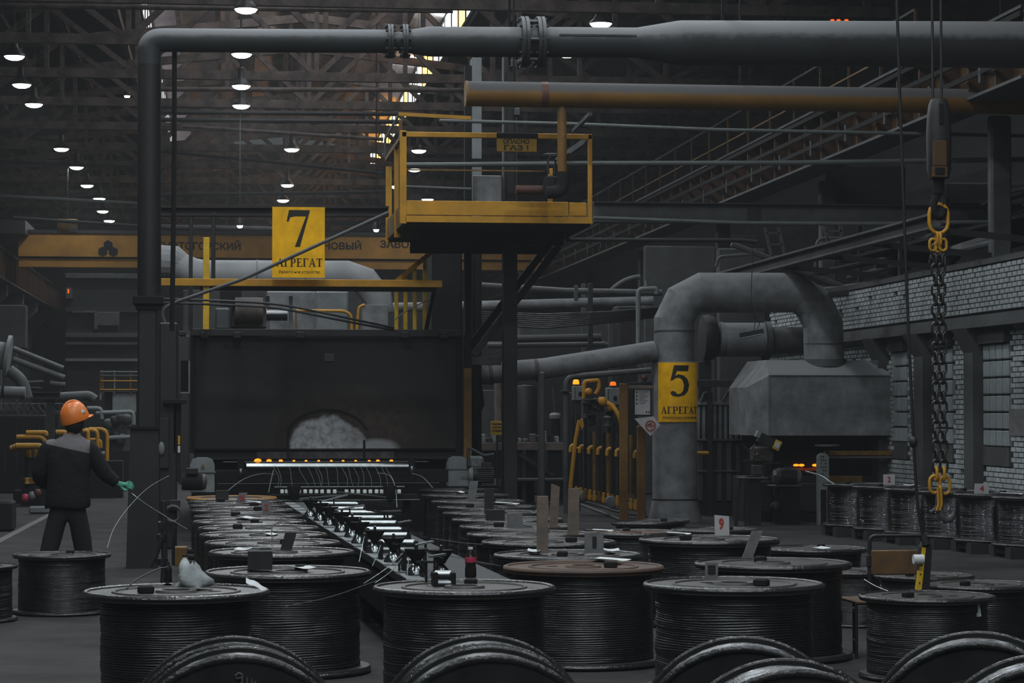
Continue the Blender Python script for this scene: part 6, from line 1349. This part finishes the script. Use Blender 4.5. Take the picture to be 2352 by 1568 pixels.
# ================================================================ worker
def skin_obj(name, nodes, edges, root, mt, parent, sub=2, label=None):
    keys = list(nodes); idx = {k: i for i, k in enumerate(keys)}
    me = bpy.data.meshes.new(name); me.from_pydata([nodes[k][0] for k in keys], [(idx[a], idx[b]) for a, b in edges], []); me.update()
    o = bpy.data.objects.new(name, me); COL.objects.link(o)
    sm = o.modifiers.new('skin', 'SKIN'); sm.use_smooth_shade = True; sm.branch_smoothing = .6
    if not me.skin_vertices: 
        bpy.context.view_layer.objects.active = o; bpy.ops.mesh.customdata_skin_add()
    sv = me.skin_vertices[0].data
    for k in keys:
        r = nodes[k][1]; sv[idx[k]].radius = r if isinstance(r, tuple) else (r, r)
        sv[idx[k]].use_root = (k == root)
    o.modifiers.new('sub', 'SUBSURF').levels = sub; o.modifiers['sub'].render_levels = sub
    dg = bpy.context.evaluated_depsgraph_get(); m2 = bpy.data.meshes.new_from_object(o.evaluated_get(dg)); bpy.data.objects.remove(o)
    m2.name = name; m2.materials.clear(); m2.materials.append(M[mt] if isinstance(mt, str) else mt)
    m2.polygons.foreach_set('use_smooth', [True]*len(m2.polygons))
    o = bpy.data.objects.new(name, m2); COL.objects.link(o); o.parent = parent
    if label: o['label'] = label
    return o
pp = atZ(155, 1378, 0)
PE = thing('person', pp, 'worker in orange helmet and dark jacket with grey shoulders seen from behind', 'person')
A, B_, C_ = {}, {}, {}
def hand(N, E, base, pw, d, side, r=.010, up=Vector((0, 0, 1))):
    """palm and five bent fingers from the wrist key; d: pointing direction, side: across the palm"""
    d = d.normalized(); side = side.normalized(); n = d.cross(side)
    N['palm'+base] = (pw + d*.05, (.034, .018)); N['knk'+base] = (pw + d*.085, (.038, .016)); E += [(base, 'palm'+base), ('palm'+base, 'knk'+base)]
    for k, L_ in enumerate((.066, .075, .07, .055)):
        s = pw + d*.088 + side*(-.030 + .02*k); m_ = s + d*L_*.5 - n*.008; e = m_ + d*L_*.35 - n*L_*.4
        for nm, p in (('a', s), ('b', m_), ('c', e)): N['f%d%s%s' % (k, nm, base)] = (p, r)
        E += [('knk'+base, 'f%da%s' % (k, base)), ('f%da%s' % (k, base), 'f%db%s' % (k, base)), ('f%db%s' % (k, base), 'f%dc%s' % (k, base))]
    s = pw + d*.03 - side*.03; N['ta'+base] = (s, r*1.2); N['tb'+base] = (s + d*.035 - side*.028, r*1.05); N['tc'+base] = (s + d*.065 - side*.03, r)
    E += [('palm'+base, 'ta'+base), ('ta'+base, 'tb'+base), ('tb'+base, 'tc'+base)]
V = Vector
N = {'hip': (V((0, 0, .95)), (.14, .105)), 'waist': (V((.0, 0, 1.12)), (.135, .10)), 'chest': (V((.01, .01, 1.32)), (.14, .10)), 'coll': (V((.02, .0, 1.47)), (.08, .065)), 'neck': (V((.035, .01, 1.585)), .056), 'jaw': (V((.05, .03, 1.645)), (.066, .075)), 'head': (V((.05, .02, 1.73)), (.078, .095)), 'crown': (V((.05, .02, 1.80)), (.06, .075)),
     'nose': (V((.135, .085, 1.70)), .014), 'chin': (V((.105, .075, 1.625)), .03), 'earr': (V((.10, -.055, 1.70)), .018),
     'shl': (V((-.165, 0, 1.42)), .05), 'ell': (V((-.255, .02, 1.2)), .045), 'wrl': (V((-.2, .24, 1.08)), .03),
     'shr': (V((.19, 0, 1.42)), .05), 'elr': (V((.325, .03, 1.2)), .045), 'wrr': (V((.465, .06, 1.095)), .03),
     'hl': (V((-.085, 0, .88)), .095), 'kl': (V((-.17, -.02, .48)), .06), 'al': (V((-.255, -.06, .09)), .04), 'tl': (V((-.27, .12, .045)), .038),
     'hr': (V((.085, 0, .88)), .095), 'kr': (V((.145, .05, .48)), .06), 'ar': (V((.16, .05, .09)), .04), 'tr': (V((.165, .23, .045)), .038)}
E = [('hip', 'waist'), ('waist', 'chest'), ('chest', 'coll'), ('coll', 'neck'), ('neck', 'jaw'), ('jaw', 'head'), ('head', 'crown'), ('head', 'nose'), ('jaw', 'chin'), ('head', 'earr'), ('chest', 'shl'), ('shl', 'ell'), ('ell', 'wrl'), ('chest', 'shr'), ('shr', 'elr'), ('elr', 'wrr'), ('hip', 'hl'), ('hl', 'kl'), ('kl', 'al'), ('al', 'tl'), ('hip', 'hr'), ('hr', 'kr'), ('kr', 'ar'), ('ar', 'tr')]
hand(N, E, 'wrr', N['wrr'][0], V((.92, .1, -.12)), V((.1, .5, .86)))
hand(N, E, 'wrl', N['wrl'][0], V((.3, .9, -.1)), V((.9, -.3, .2)))
skin_obj('body', N, E, 'hip', 'skin', PE)
# jacket with grey yoke: a fabric panel of its own colour across the shoulders
jm = bpy.data.materials.new('jacket'); jm.use_nodes = True; nt = jm.node_tree; nn, L = nt.nodes, nt.links; b = nn['Principled BSDF']; b.inputs['Roughness'].default_value = .85; b.inputs['Specular IOR Level'].default_value = .2
tc = nn.new('ShaderNodeTexCoord'); sx = nn.new('ShaderNodeSeparateXYZ'); L.new(tc.outputs['Object'], sx.inputs[0])
ma = nn.new('ShaderNodeMath'); ma.operation = 'MULTIPLY_ADD'; ma.inputs[1].default_value = .22; L.new(sx.outputs['X'], ma.inputs[0]); L.new(sx.outputs['Z'], ma.inputs[2])
gt = nn.new('ShaderNodeMath'); gt.operation = 'GREATER_THAN'; gt.inputs[1].default_value = 1.432; L.new(ma.outputs[0], gt.inputs[0])
ab = nn.new('ShaderNodeMath'); ab.operation = 'ABSOLUTE'; L.new(sx.outputs['X'], ab.inputs[0]); lt = nn.new('ShaderNodeMath'); lt.operation = 'LESS_THAN'; lt.inputs[1].default_value = .205; L.new(ab.outputs[0], lt.inputs[0])
mu = nn.new('ShaderNodeMath'); mu.operation = 'MULTIPLY'; L.new(gt.outputs[0], mu.inputs[0]); L.new(lt.outputs[0], mu.inputs[1])
mx = nn.new('ShaderNodeMix'); mx.data_type = 'RGBA'; L.new(mu.outputs[0], mx.inputs['Factor']); mx.inputs['A'].default_value = (.010, .010, .011, 1); mx.inputs['B'].default_value = (.13, .12, .125, 1); L.new(mx.outputs['Result'], b.inputs['Base Color'])
nz_ = nn.new('ShaderNodeTexNoise'); nz_.inputs['Scale'].default_value = 9; L.new(tc.outputs['Object'], nz_.inputs['Vector']); bp = nn.new('ShaderNodeBump'); bp.inputs['Strength'].default_value = .5; bp.inputs['Distance'].default_value = .03; L.new(nz_.outputs['Fac'], bp.inputs['Height']); L.new(bp.outputs[0], b.inputs['Normal'])
rings = []
for z, cx_, cy_, rx, ry in ((.87, -.005, 0, .205, .15), (.885, -.005, 0, .215, .158), (.95, 0, 0, .212, .158), (1.06, 0, 0, .20, .15), (1.18, .002, 0, .20, .148), (1.30, .005, .0, .212, .15), (1.40, .008, 0, .215, .14), (1.46, .01, 0, .20, .125), (1.505, .015, 0, .165, .105), (1.535, .022, 0, .115, .085), (1.55, .028, .0, .088, .078), (1.565, .03, .002, .08, .072), (1.566, .03, .003, .06, .055)):
    rings.append([(cx_+rx*math.copysign(abs(math.cos(a))**.85, math.cos(a)), cy_+ry*math.copysign(abs(math.sin(a))**.85, math.sin(a)), z + .008*math.sin(3*a+z*9)) for a in [2*math.pi*k/28 for k in range(28)]])
jk = obj('jacket', MB().loft(rings), jm, PE, local=True, smooth=80, label='dark work jacket with grey shoulder yoke')
def cr(P, R, n=5):
    out = []; rr = []
    for i in range(len(P)-1):
        p0, p1, p2, p3 = P[max(i-1, 0)], P[i], P[i+1], P[min(i+2, len(P)-1)]
        for j in range(n): u = j/n; out.append(.5*((2*p1)+(p2-p0)*u+(2*p0-5*p1+4*p2-p3)*u*u+(3*p1-p0-3*p2+p3)*u**3)); rr.append(R[i]*(1-u)+R[i+1]*u + .003*math.sin(i*7+j*3))
    return out+[P[-1]], rr+[R[-1]]
for pts, rad in (([V((-.10, 0, 1.43)), V((-.175, 0, 1.43)), V((-.225, .01, 1.33)), V((-.262, .02, 1.2)), V((-.25, .1, 1.13)), V((-.21, .215, 1.09))], [.08, .085, .08, .073, .07, .055]), ([V((.12, 0, 1.43)), V((.19, 0, 1.425)), V((.262, .015, 1.32)), V((.33, .03, 1.21)), V((.39, .045, 1.15)), V((.45, .057, 1.105))], [.08, .085, .079, .072, .064, .052])):
    q_, r_2 = cr(pts, rad); obj('sleeve', MB().tube(q_, r_2, 16), jm, jk, local=True, smooth=80)
T = {'w': (V((0, 0, 1.0)), (.17, .125)), 'hip': (V((0, 0, .90)), (.175, .13)), 'hl': (V((-.09, 0, .80)), .115), 'kl': (V((-.17, -.02, .48)), .09), 'al': (V((-.25, -.06, .11)), .078), 'hr': (V((.09, 0, .80)), .115), 'kr': (V((.145, .05, .48)), .092), 'ar': (V((.16, .05, .11)), .078)}
skin_obj('trousers', T, [('w', 'hip'), ('hip', 'hl'), ('hl', 'kl'), ('kl', 'al'), ('hip', 'hr'), ('hr', 'kr'), ('kr', 'ar')], 'hip', 'jacket_dark', PE)
for k in ('l', 'r'):
    a, to = N['a'+k][0], N['t'+k][0]
    skin_obj('boot', {'a': (a+V((0, -.01, .06)), .06), 'b': (a+V((0, -.015, -.03)), (.058, .058)), 't': (to+V((0, 0, .005)), (.052, .045)), 't2': (to+V((0, .06, 0)), (.045, .035))}, [('a', 'b'), ('b', 't'), ('t', 't2')], 'a', 'rubber', PE)
G = {'wrr': (N['wrr'][0]-V((.03, .0, -.01)), .036), 'w2': (N['wrr'][0], .034)}; GE = [('wrr', 'w2')]
GN = {}; GEE = []; hand(GN, GEE, 'w2', N['wrr'][0], V((.92, .1, -.12)), V((.1, .5, .86)), .0135); G.update({k: (v[0], v[1] if not isinstance(v[1], tuple) else (v[1][0]+.008, v[1][1]+.008)) for k, v in GN.items()}); GE += GEE
skin_obj('glove', G, GE, 'wrr', 'glove_green', PE, label='green work glove')
G = {'wrl': (N['wrl'][0]-V((.0, .03, -.01)), .036), 'w2': (N['wrl'][0], .034)}; GE = [('wrl', 'w2')]; GN = {}; GEE = []; hand(GN, GEE, 'w2', N['wrl'][0], V((.3, .9, -.1)), V((.9, -.3, .2)), .0135); G.update({k: (v[0], v[1] if not isinstance(v[1], tuple) else (v[1][0]+.008, v[1][1]+.008)) for k, v in GN.items()}); GE += GEE
skin_obj('glove', G, GE, 'wrl', 'glove_green', PE, label='green work glove')
# hair and helmet, head turned to the right
hr_ = MB().sphere((.052, .005, 1.67), .098, 16, 9, (.95, .98, 1.05)); obj('hair', hr_, 'hair', PE, local=True)
RH = Matrix.Translation((.058, .02, 1.722)) @ Matrix.Rotation(math.radians(-62), 4, 'Z') @ Matrix.Rotation(math.radians(19), 4, 'X')
def hp(mb): mb.v = [RH @ p for p in mb.v]; return mb
n = 24; rings = []
for z, s in ((-.035, 1.03), (-.03, 1.04), (0, 1.02), (.05, .97), (.095, .84), (.13, .62), (.15, .35), (.156, .06)):
    rings.append([(.118*s*math.cos(2*math.pi*k/n), .138*s*math.sin(2*math.pi*k/n), z) for k in range(n)])
hm = obj('helmet', hp(MB().loft(rings)), 'helmet', PE, local=True, smooth=60, label='orange hard hat')
rd = MB().tube([(0, .128*math.cos(a), .012+.15*math.sin(a)) for a in [math.pi*(.12+.76*i/10) for i in range(11)]], .014, 8); obj('ridge', hp(rd), 'helmet', hm, local=True)
vz = [[(.1*math.cos(a)*s, .125*math.sin(a)*s + o_, z) for a in [math.pi*(.14+.72*i/12) for i in range(13)]] for s, o_, z in ((1.0, 0, -.02), (1.02, .055, -.035), (1.02, .055, -.028), (1.0, 0, -.01))]
vm = MB().loft([[vz[j][i] for j in range(4)] for i in range(13)]); obj('visor', hp(vm), 'helmet', hm, local=True)
obj('sticker', hp(MB().prism([(.102, .035, .03), (.102, .07, .03), (.094, .068, .062), (.094, .036, .062)], (.012, 0, .004))), 'plastic_white', hm, local=True, smooth=0)
obj('chin_strap', hp(MB().tube([(-.085, -.07, -.03), (-.08, -.075, -.09), (-.07, -.06, -.1)], .006, 6)), 'yellow_dull', hm, local=True)
# ================================================================ left background
def blk(name, a, b, c, d, Y, th, mt, label, cat, floor=False):
    q = rect((a, d), (c, b), Y); return obj(name, MB().bev(q[0], q[1], Y, Y+th, 0 if floor else q[2], q[3], .03), mt, label=label, cat=cat)
t = thing('far_building', at(238, 1040, 92), 'dark control building at the far left end of the hall', 'building')
q = rect((150, 1040), (325, 640), 92); obj('shell', MB().bev(q[0], q[1], 92, 95, 0, q[3], .03), 'dark_wall', t)
for k, (y0, y1, mt) in enumerate(((628, 638, 'steel_grey'), (706, 716, 'steel_dark'), (764, 774, 'steel_grey'), (786, 791, 'steel_grey'), (823, 829, 'steel_pale'))): obj('ledge', bx(MB(), 150, y0, 322, y1, 91.4, .65), mt, t)
t = thing('air_unit', at(248, 757, 88), 'grey wall unit with frame on the far control building', 'unit')
obj('case', bx(MB(), 222, 716, 275, 748, 91.3, .7, .03), 'steel_grey', t); obj('side', bx(MB(), 216, 718, 224, 756, 91.2, .8), 'rust_steel', t); obj('frame', bx(MB(), 166, 714, 220, 718, 88, .2).box(at(275, 1, 88).x, at(277, 1, 88).x, 88, 88.2, at(1, 757, 88).z, at(1, 716, 88).z), 'steel_grey', t)
t = thing('signal_lamp', at(158, 675, 86), 'small signal box with two red lights on the far left', 'lamp')
obj('case', bx(MB(), 151, 660, 166, 685, 91.3, .7), 'steel_grey', t)
for py in (666, 671): obj('light', MB().sphere(at(157, py, 91.28), .035, 8, 5), 'glow_red', t)
# far railing platform with pale panel
t = thing('far_platform', at(272, 945, 62), 'small far platform with thin yellow and white railings', 'platform')
Yf = 62
for px in (231, 236, 263, 300): obj('post', bx(MB(), px-1.5, 850, px+1.5, 905, Yf, .05), 'yellow_dull' if px != 263 else 'steel_pale', t)
for py, mt in ((852, 'steel_pale'), (861, 'steel_grey'), (873, 'yellow'), (893, 'yellow')): obj('rail', bx(MB(), 230, py, 318, py+2.5, Yf-.03, .05), mt, t)
obj('deck', bx(MB(), 230, 894, 330, 900, Yf, 1.5), 'steel_grey', t); obj('panel', bx(MB(), 258, 899, 313, 947, Yf+.1, .1), 'steel_pale', t); obj('leg', bx(MB(), 229, 898, 233, 918, Yf, .1), 'steel_pale', t)
q = rect((238, 1045), (320, 900), Yf); obj('base', MB().box(q[0], q[1], Yf+.3, Yf+1.4, 0, q[3]), 'steel_black', t)
t = thing('valve_station', at(275, 1045, 56), 'grey pump station with white pipes behind the worker', 'machine')
obj('block', bx(MB(), 252, 955, 300, 1040, 56.4, .6, .05), 'steel_grey', t)
for pts in ([(200, 937), (232, 937), (234, 962)], [(220, 948), (306, 945), (307, 975)], [(226, 1042), (246, 1040)], [(250, 1005), (300, 1003)]): obj('pipe', MB().tube(fillet([at(a, b, 56) for a, b in pts], .1), .05, 8), 'steel_pale', t)
for k in range(9): obj('fitting', MB().sphere(at(246+random.random()*55, 955+random.random()*85, 56.2), .1+.06*random.random(), 8, 6), random.choice(('steel_dark', 'steel_grey', 'steel_black', 'steel_pale')), t)
q = rect((244, 1055), (318, 1035), 56); obj('plinth', MB().box(q[0], q[1], 56, 57, 0, q[3]), 'steel_black', t)
# yellow hoop guards either side of the worker
def hoop(t, x0, x1, y0, y1, Y, r=.035, mt='yellow', left=False):
    pts = [at(x0, y0, Y), at(x1, y0, Y), at(x1, y1, Y)] if not left else [at(x0, y1, Y), at(x0, y0, Y), at(x1, y0, Y)]
    obj('hoop', MB().tube(fillet(pts, .16, 5), r, 8), mt, t)
t = thing('hoop_guard', at(225, 1070, 49), 'yellow rounded hoop guards right of the worker', 'guard')
for k, (a, b, y0, y1) in enumerate(((190, 202, 989, 1040), (196, 224, 987, 1062), (205, 246, 985, 1065), (198, 226, 1009, 1030), (204, 232, 1010, 1028))): hoop(t, a, b, y0, y1, 49+.3*k, .04 if k < 3 else .03)
q = at(225, 1072, 49.5); obj('base', MB().box(q.x-.4, q.x+.5, 49.3, 50, 0, at(1, 1060, 49).z), 'steel_black', t)
t = thing('hoop_guard', at(60, 1110, 47), 'row of yellow bent pipes left of the worker', 'guard')
for k, (a, b, y0, y1) in enumerate(((38, 104, 1003, 1040), (60, 106, 993, 1000), (128, 150, 992, 1000))): hoop(t, a, b, y0, y1, 47.5, .045)
for k in range(6): hoop(t, 22+k*3, 64+k*7, 1029-k*1.2, 1050, 47-.25*k, .05, 'yellow' if k % 2 else 'yellow_dull')
for k in range(7): obj('riser', MB().tube([at(62+k*6.5, 1048, 46.8), at(62+k*6.5, 1115, 46.8)], .05, 8), 'steel_dark' if k % 2 else 'steel_black', t)
q = rect((30, 1150), (104, 1110), 46.6); obj('plinth', MB().box(q[0], q[1], 46.6, 47.2, 0, .25), 'steel_black', t)
t = thing('valve_manifold', at(80, 1150, 45.5), 'cluster of yellow valves near the floor left of the worker', 'valves')
for k in range(20): obj('valve', MB().lathe([(.01, -.06), (.05, -.05), (.035, 0), (.055, .05), (.01, .06)], 8, at(62+(k % 5)*8, 1104+(k//5)*9, 45.4+.05*k)), 'yellow_dull' if k % 3 else 'yellow', t)
for px, py, mt in ((58, 1143, 'label_red'), (74, 1138, 'steel_pale'), (86, 1132, 'brown_red')): obj('cap', MB().sphere(at(px, py, 45.2), .08, 10, 7), mt, t)
q = at(75, 1150, 45.4); obj('stand', MB().box(q.x-.22, q.x+.3, 45.5, 46, 0, .5), 'steel_black', t)
blk('floor_crate', -8, 1152, 27, 1197, 36, .8, 'steel_black', 'black crate on the floor at the left edge', 'crate', True)
blk('floor_bar', 66, 1162, 152, 1165, 42, .15, 'steel_pale', 'bright flat bar on the floor behind the worker legs', 'bar', True)
blk('floor_bar', 206, 1111, 272, 1114, 52, .2, 'steel_pale', 'bright strip on the floor below the green glove', 'bar', True)
# overhead rack and pipes at the far left edge
t = thing('pipe_bridge', at(60, 917, 50), 'dark low pipe bridge with a column at the far left', 'beam')
obj('beam', MB().ibeam(at(-30, 908, 50), at(138, 908, 50), .3, at(1, 900, 50).z-at(1, 917, 50).z, .03), 'steel_dark', t)
q = rect((106, 1090), (124, 916), 50); obj('column', MB().box(q[0], q[1], 50, 50.25, 0, q[3]), 'steel_dark', t); obj('pipe', MB().tube(fillet([at(135, 912, 50.3), at(205, 908, 50.3), at(218, 918, 50.3)], .1), .1, 12), 'steel_grey', t)
obj('rail', bx(MB(), -10, 943, 145, 951, 51, .1), 'rust_steel', t); obj('rail', bx(MB(), -10, 926, 145, 929, 51, .1), 'steel_grey', t)
for k in range(9): obj('strut', MB().bar(at(k*15-6, 924, 51), at(k*15+8, 945, 51), .04), 'steel_grey', t)
for k in range(5): q = rect((10+26*k, 1080), (12+26*k, 950), 51.2); obj('hanger', MB().box(q[0], q[1], 51.2, 51.26, q[2], q[3]), 'steel_dark', t)
blk('machine_casing', -20, 952, 104, 1090, 52.5, 1, 'steel_black', 'dark machine casing behind the yellow bent pipes', 'machine', True)
t = thing('flanged_duct', at(15, 900, 48), 'pale flanged duct with bent pipe at the left picture edge', 'duct')
c = at(14, 818, 48); d_ = at(-40, 800, 48)
obj('drum', MB().tube([c + Vector((-.7, 0, .1)), c], .27, 20), 'duct_grey', t); obj('flange', MB().tube([c, c + Vector((.07, 0, -.01))], .42, 24), 'steel_pale', t)
obj('bend', MB().tube(fillet([at(20, 850, 48), at(50, 872, 48), at(62, 915, 48)], .3), .12, 12), 'steel_grey', t); obj('pipe', MB().tube([at(-20, 897, 47.6), at(58, 900, 47.6)], .1, 12), 'steel_pale', t); obj('collar', MB().tube([at(4, 898, 47.6), at(10, 898, 47.6)], .12, 12), 'steel_black', t)
t = thing('sloping_pipes', at(90, 1000, 54), 'sloping grey pipes on a dark post at the far left', 'pipes')
q = rect((134, 1000), (140, 845), 54.2); obj('post', MB().box(q[0], q[1], 54.1, 54.3, 0, q[3]), 'steel_dark', t)
for k, (pts, r, mt) in enumerate((([(30, 800), (145, 846)], .06, 'steel_grey'), ([(30, 825), (148, 868)], .07, 'steel_grey'), ([(115, 880), (150, 884)], .06, 'steel_grey'), ([(60, 878), (100, 876)], .03, 'steel_grey'), ([(60, 890), (95, 892)], .03, 'steel_dark'))):
    obj('pipe', MB().tube([at(a, b, 54) for a, b in pts], r, 10), mt, t)
blk('wall_pier', -20, 700, 60, 800, 66, .6, 'concrete', 'pale concrete pier at the far left edge', 'pier')
# floor marking and cables
p, q = atZ(0, 1241, .002), atZ(101, 1188, .002); d_ = (q-p).normalized(); n_ = Vector((d_.y, -d_.x, 0))
obj('floor_line', MB().loft([[c-n_*.06, c+n_*.06, c+n_*.06+Vector((0, 0, .002)), c-n_*.06+Vector((0, 0, .002))] for c in (p-d_*8, q+d_*6)]), 'paint_worn', label='worn pale line painted on the floor left of the worker', cat='marking', smooth=0)
t = thing('floor_drain_covers', atZ(1400, 1165, 0), 'dark floor cables and plates before the yellow gas pipes', 'cables')
for k in range(6): obj('cable', MB().tube([atZ(1330+k*14, 1150+k*4, .02), atZ(1380+k*10, 1158+k*4, .02), atZ(1460+k*6, 1160+k*5, .02)], .02, 6), 'cable', t)
p, q = atZ(1330, 1160, .003), atZ(1580, 1235, .003)
line_thing('floor_rail', [atZ(1290, 1142, .02), atZ(1432, 1196, .02)], .025, 'steel_grey', 'thin rail on the floor right of the spool row', 'rail', 6)
# plants room walls behind the left column and furnace: far machinery silhouettes
for k, (a, b, c, d, Y, mt, lab) in enumerate(((412, 825, 436, 900, 60, 'steel_pale', 'pale far window strip left of the furnace'), (408, 770, 436, 826, 60, 'steel_dark', 'dark far cabinet strip left of the furnace'), (412, 900, 436, 1000, 58, 'steel_dark', 'dark far machine strip left of the furnace'), (1195, 560, 1290, 640, 80, 'dark_wall', 'dark far wall bay right of the centre column'), (880, 660, 1000, 750, 60, 'dark_wall', 'dark far screen behind the stair railing'), (420, 668, 900, 760, 64, 'concrete', 'grey far screen behind the furnace roof'))):
    blk('far_screen', a, b, c, d, Y, .3, mt, lab, 'screen', k != 3)

# small orange lamps under the roof at the right
t = thing('orange_lamps', at(1928, 47, 46), 'row of three small orange lamps above the grey vent pipe', 'lamp')
for px in (1912, 1926, 1944): obj('lens', MB().sphere(at(px, 47, 46), .045, 10, 6, (1, 1, .6)), 'glow_red', t)
c0, c1 = at(1905, 42, 46.05), at(1950, 42, 46.05); obj('bar', MB().bar(c0, c1, .08, .06), 'steel_black', t); obj('hanger', MB().bar((c0+c1)/2, Vector(((c0.x+c1.x)/2, 46.05, 11.2)), .04), 'steel_black', t)
# ================================================================ thin dusty haze that fills the hall
hz = bpy.data.materials.new('hall_haze'); hz.use_nodes = True; nt = hz.node_tree; nt.nodes.clear()
ou = nt.nodes.new('ShaderNodeOutputMaterial'); vsn = nt.nodes.new('ShaderNodeVolumeScatter'); vsn.inputs['Density'].default_value = HAZE; vsn.inputs['Color'].default_value = (.93, .97, 1, 1); vsn.inputs['Anisotropy'].default_value = .2
nt.links.new(vsn.outputs[0], ou.inputs['Volume']); M['hall_haze'] = hz
obj('hall_haze', MB().box(XL+.01, XR-.01, -13, YE-.01, .001, 14.5), 'hall_haze', label='thin dusty haze filling the factory hall', cat='haze', kind='stuff', smooth=0)
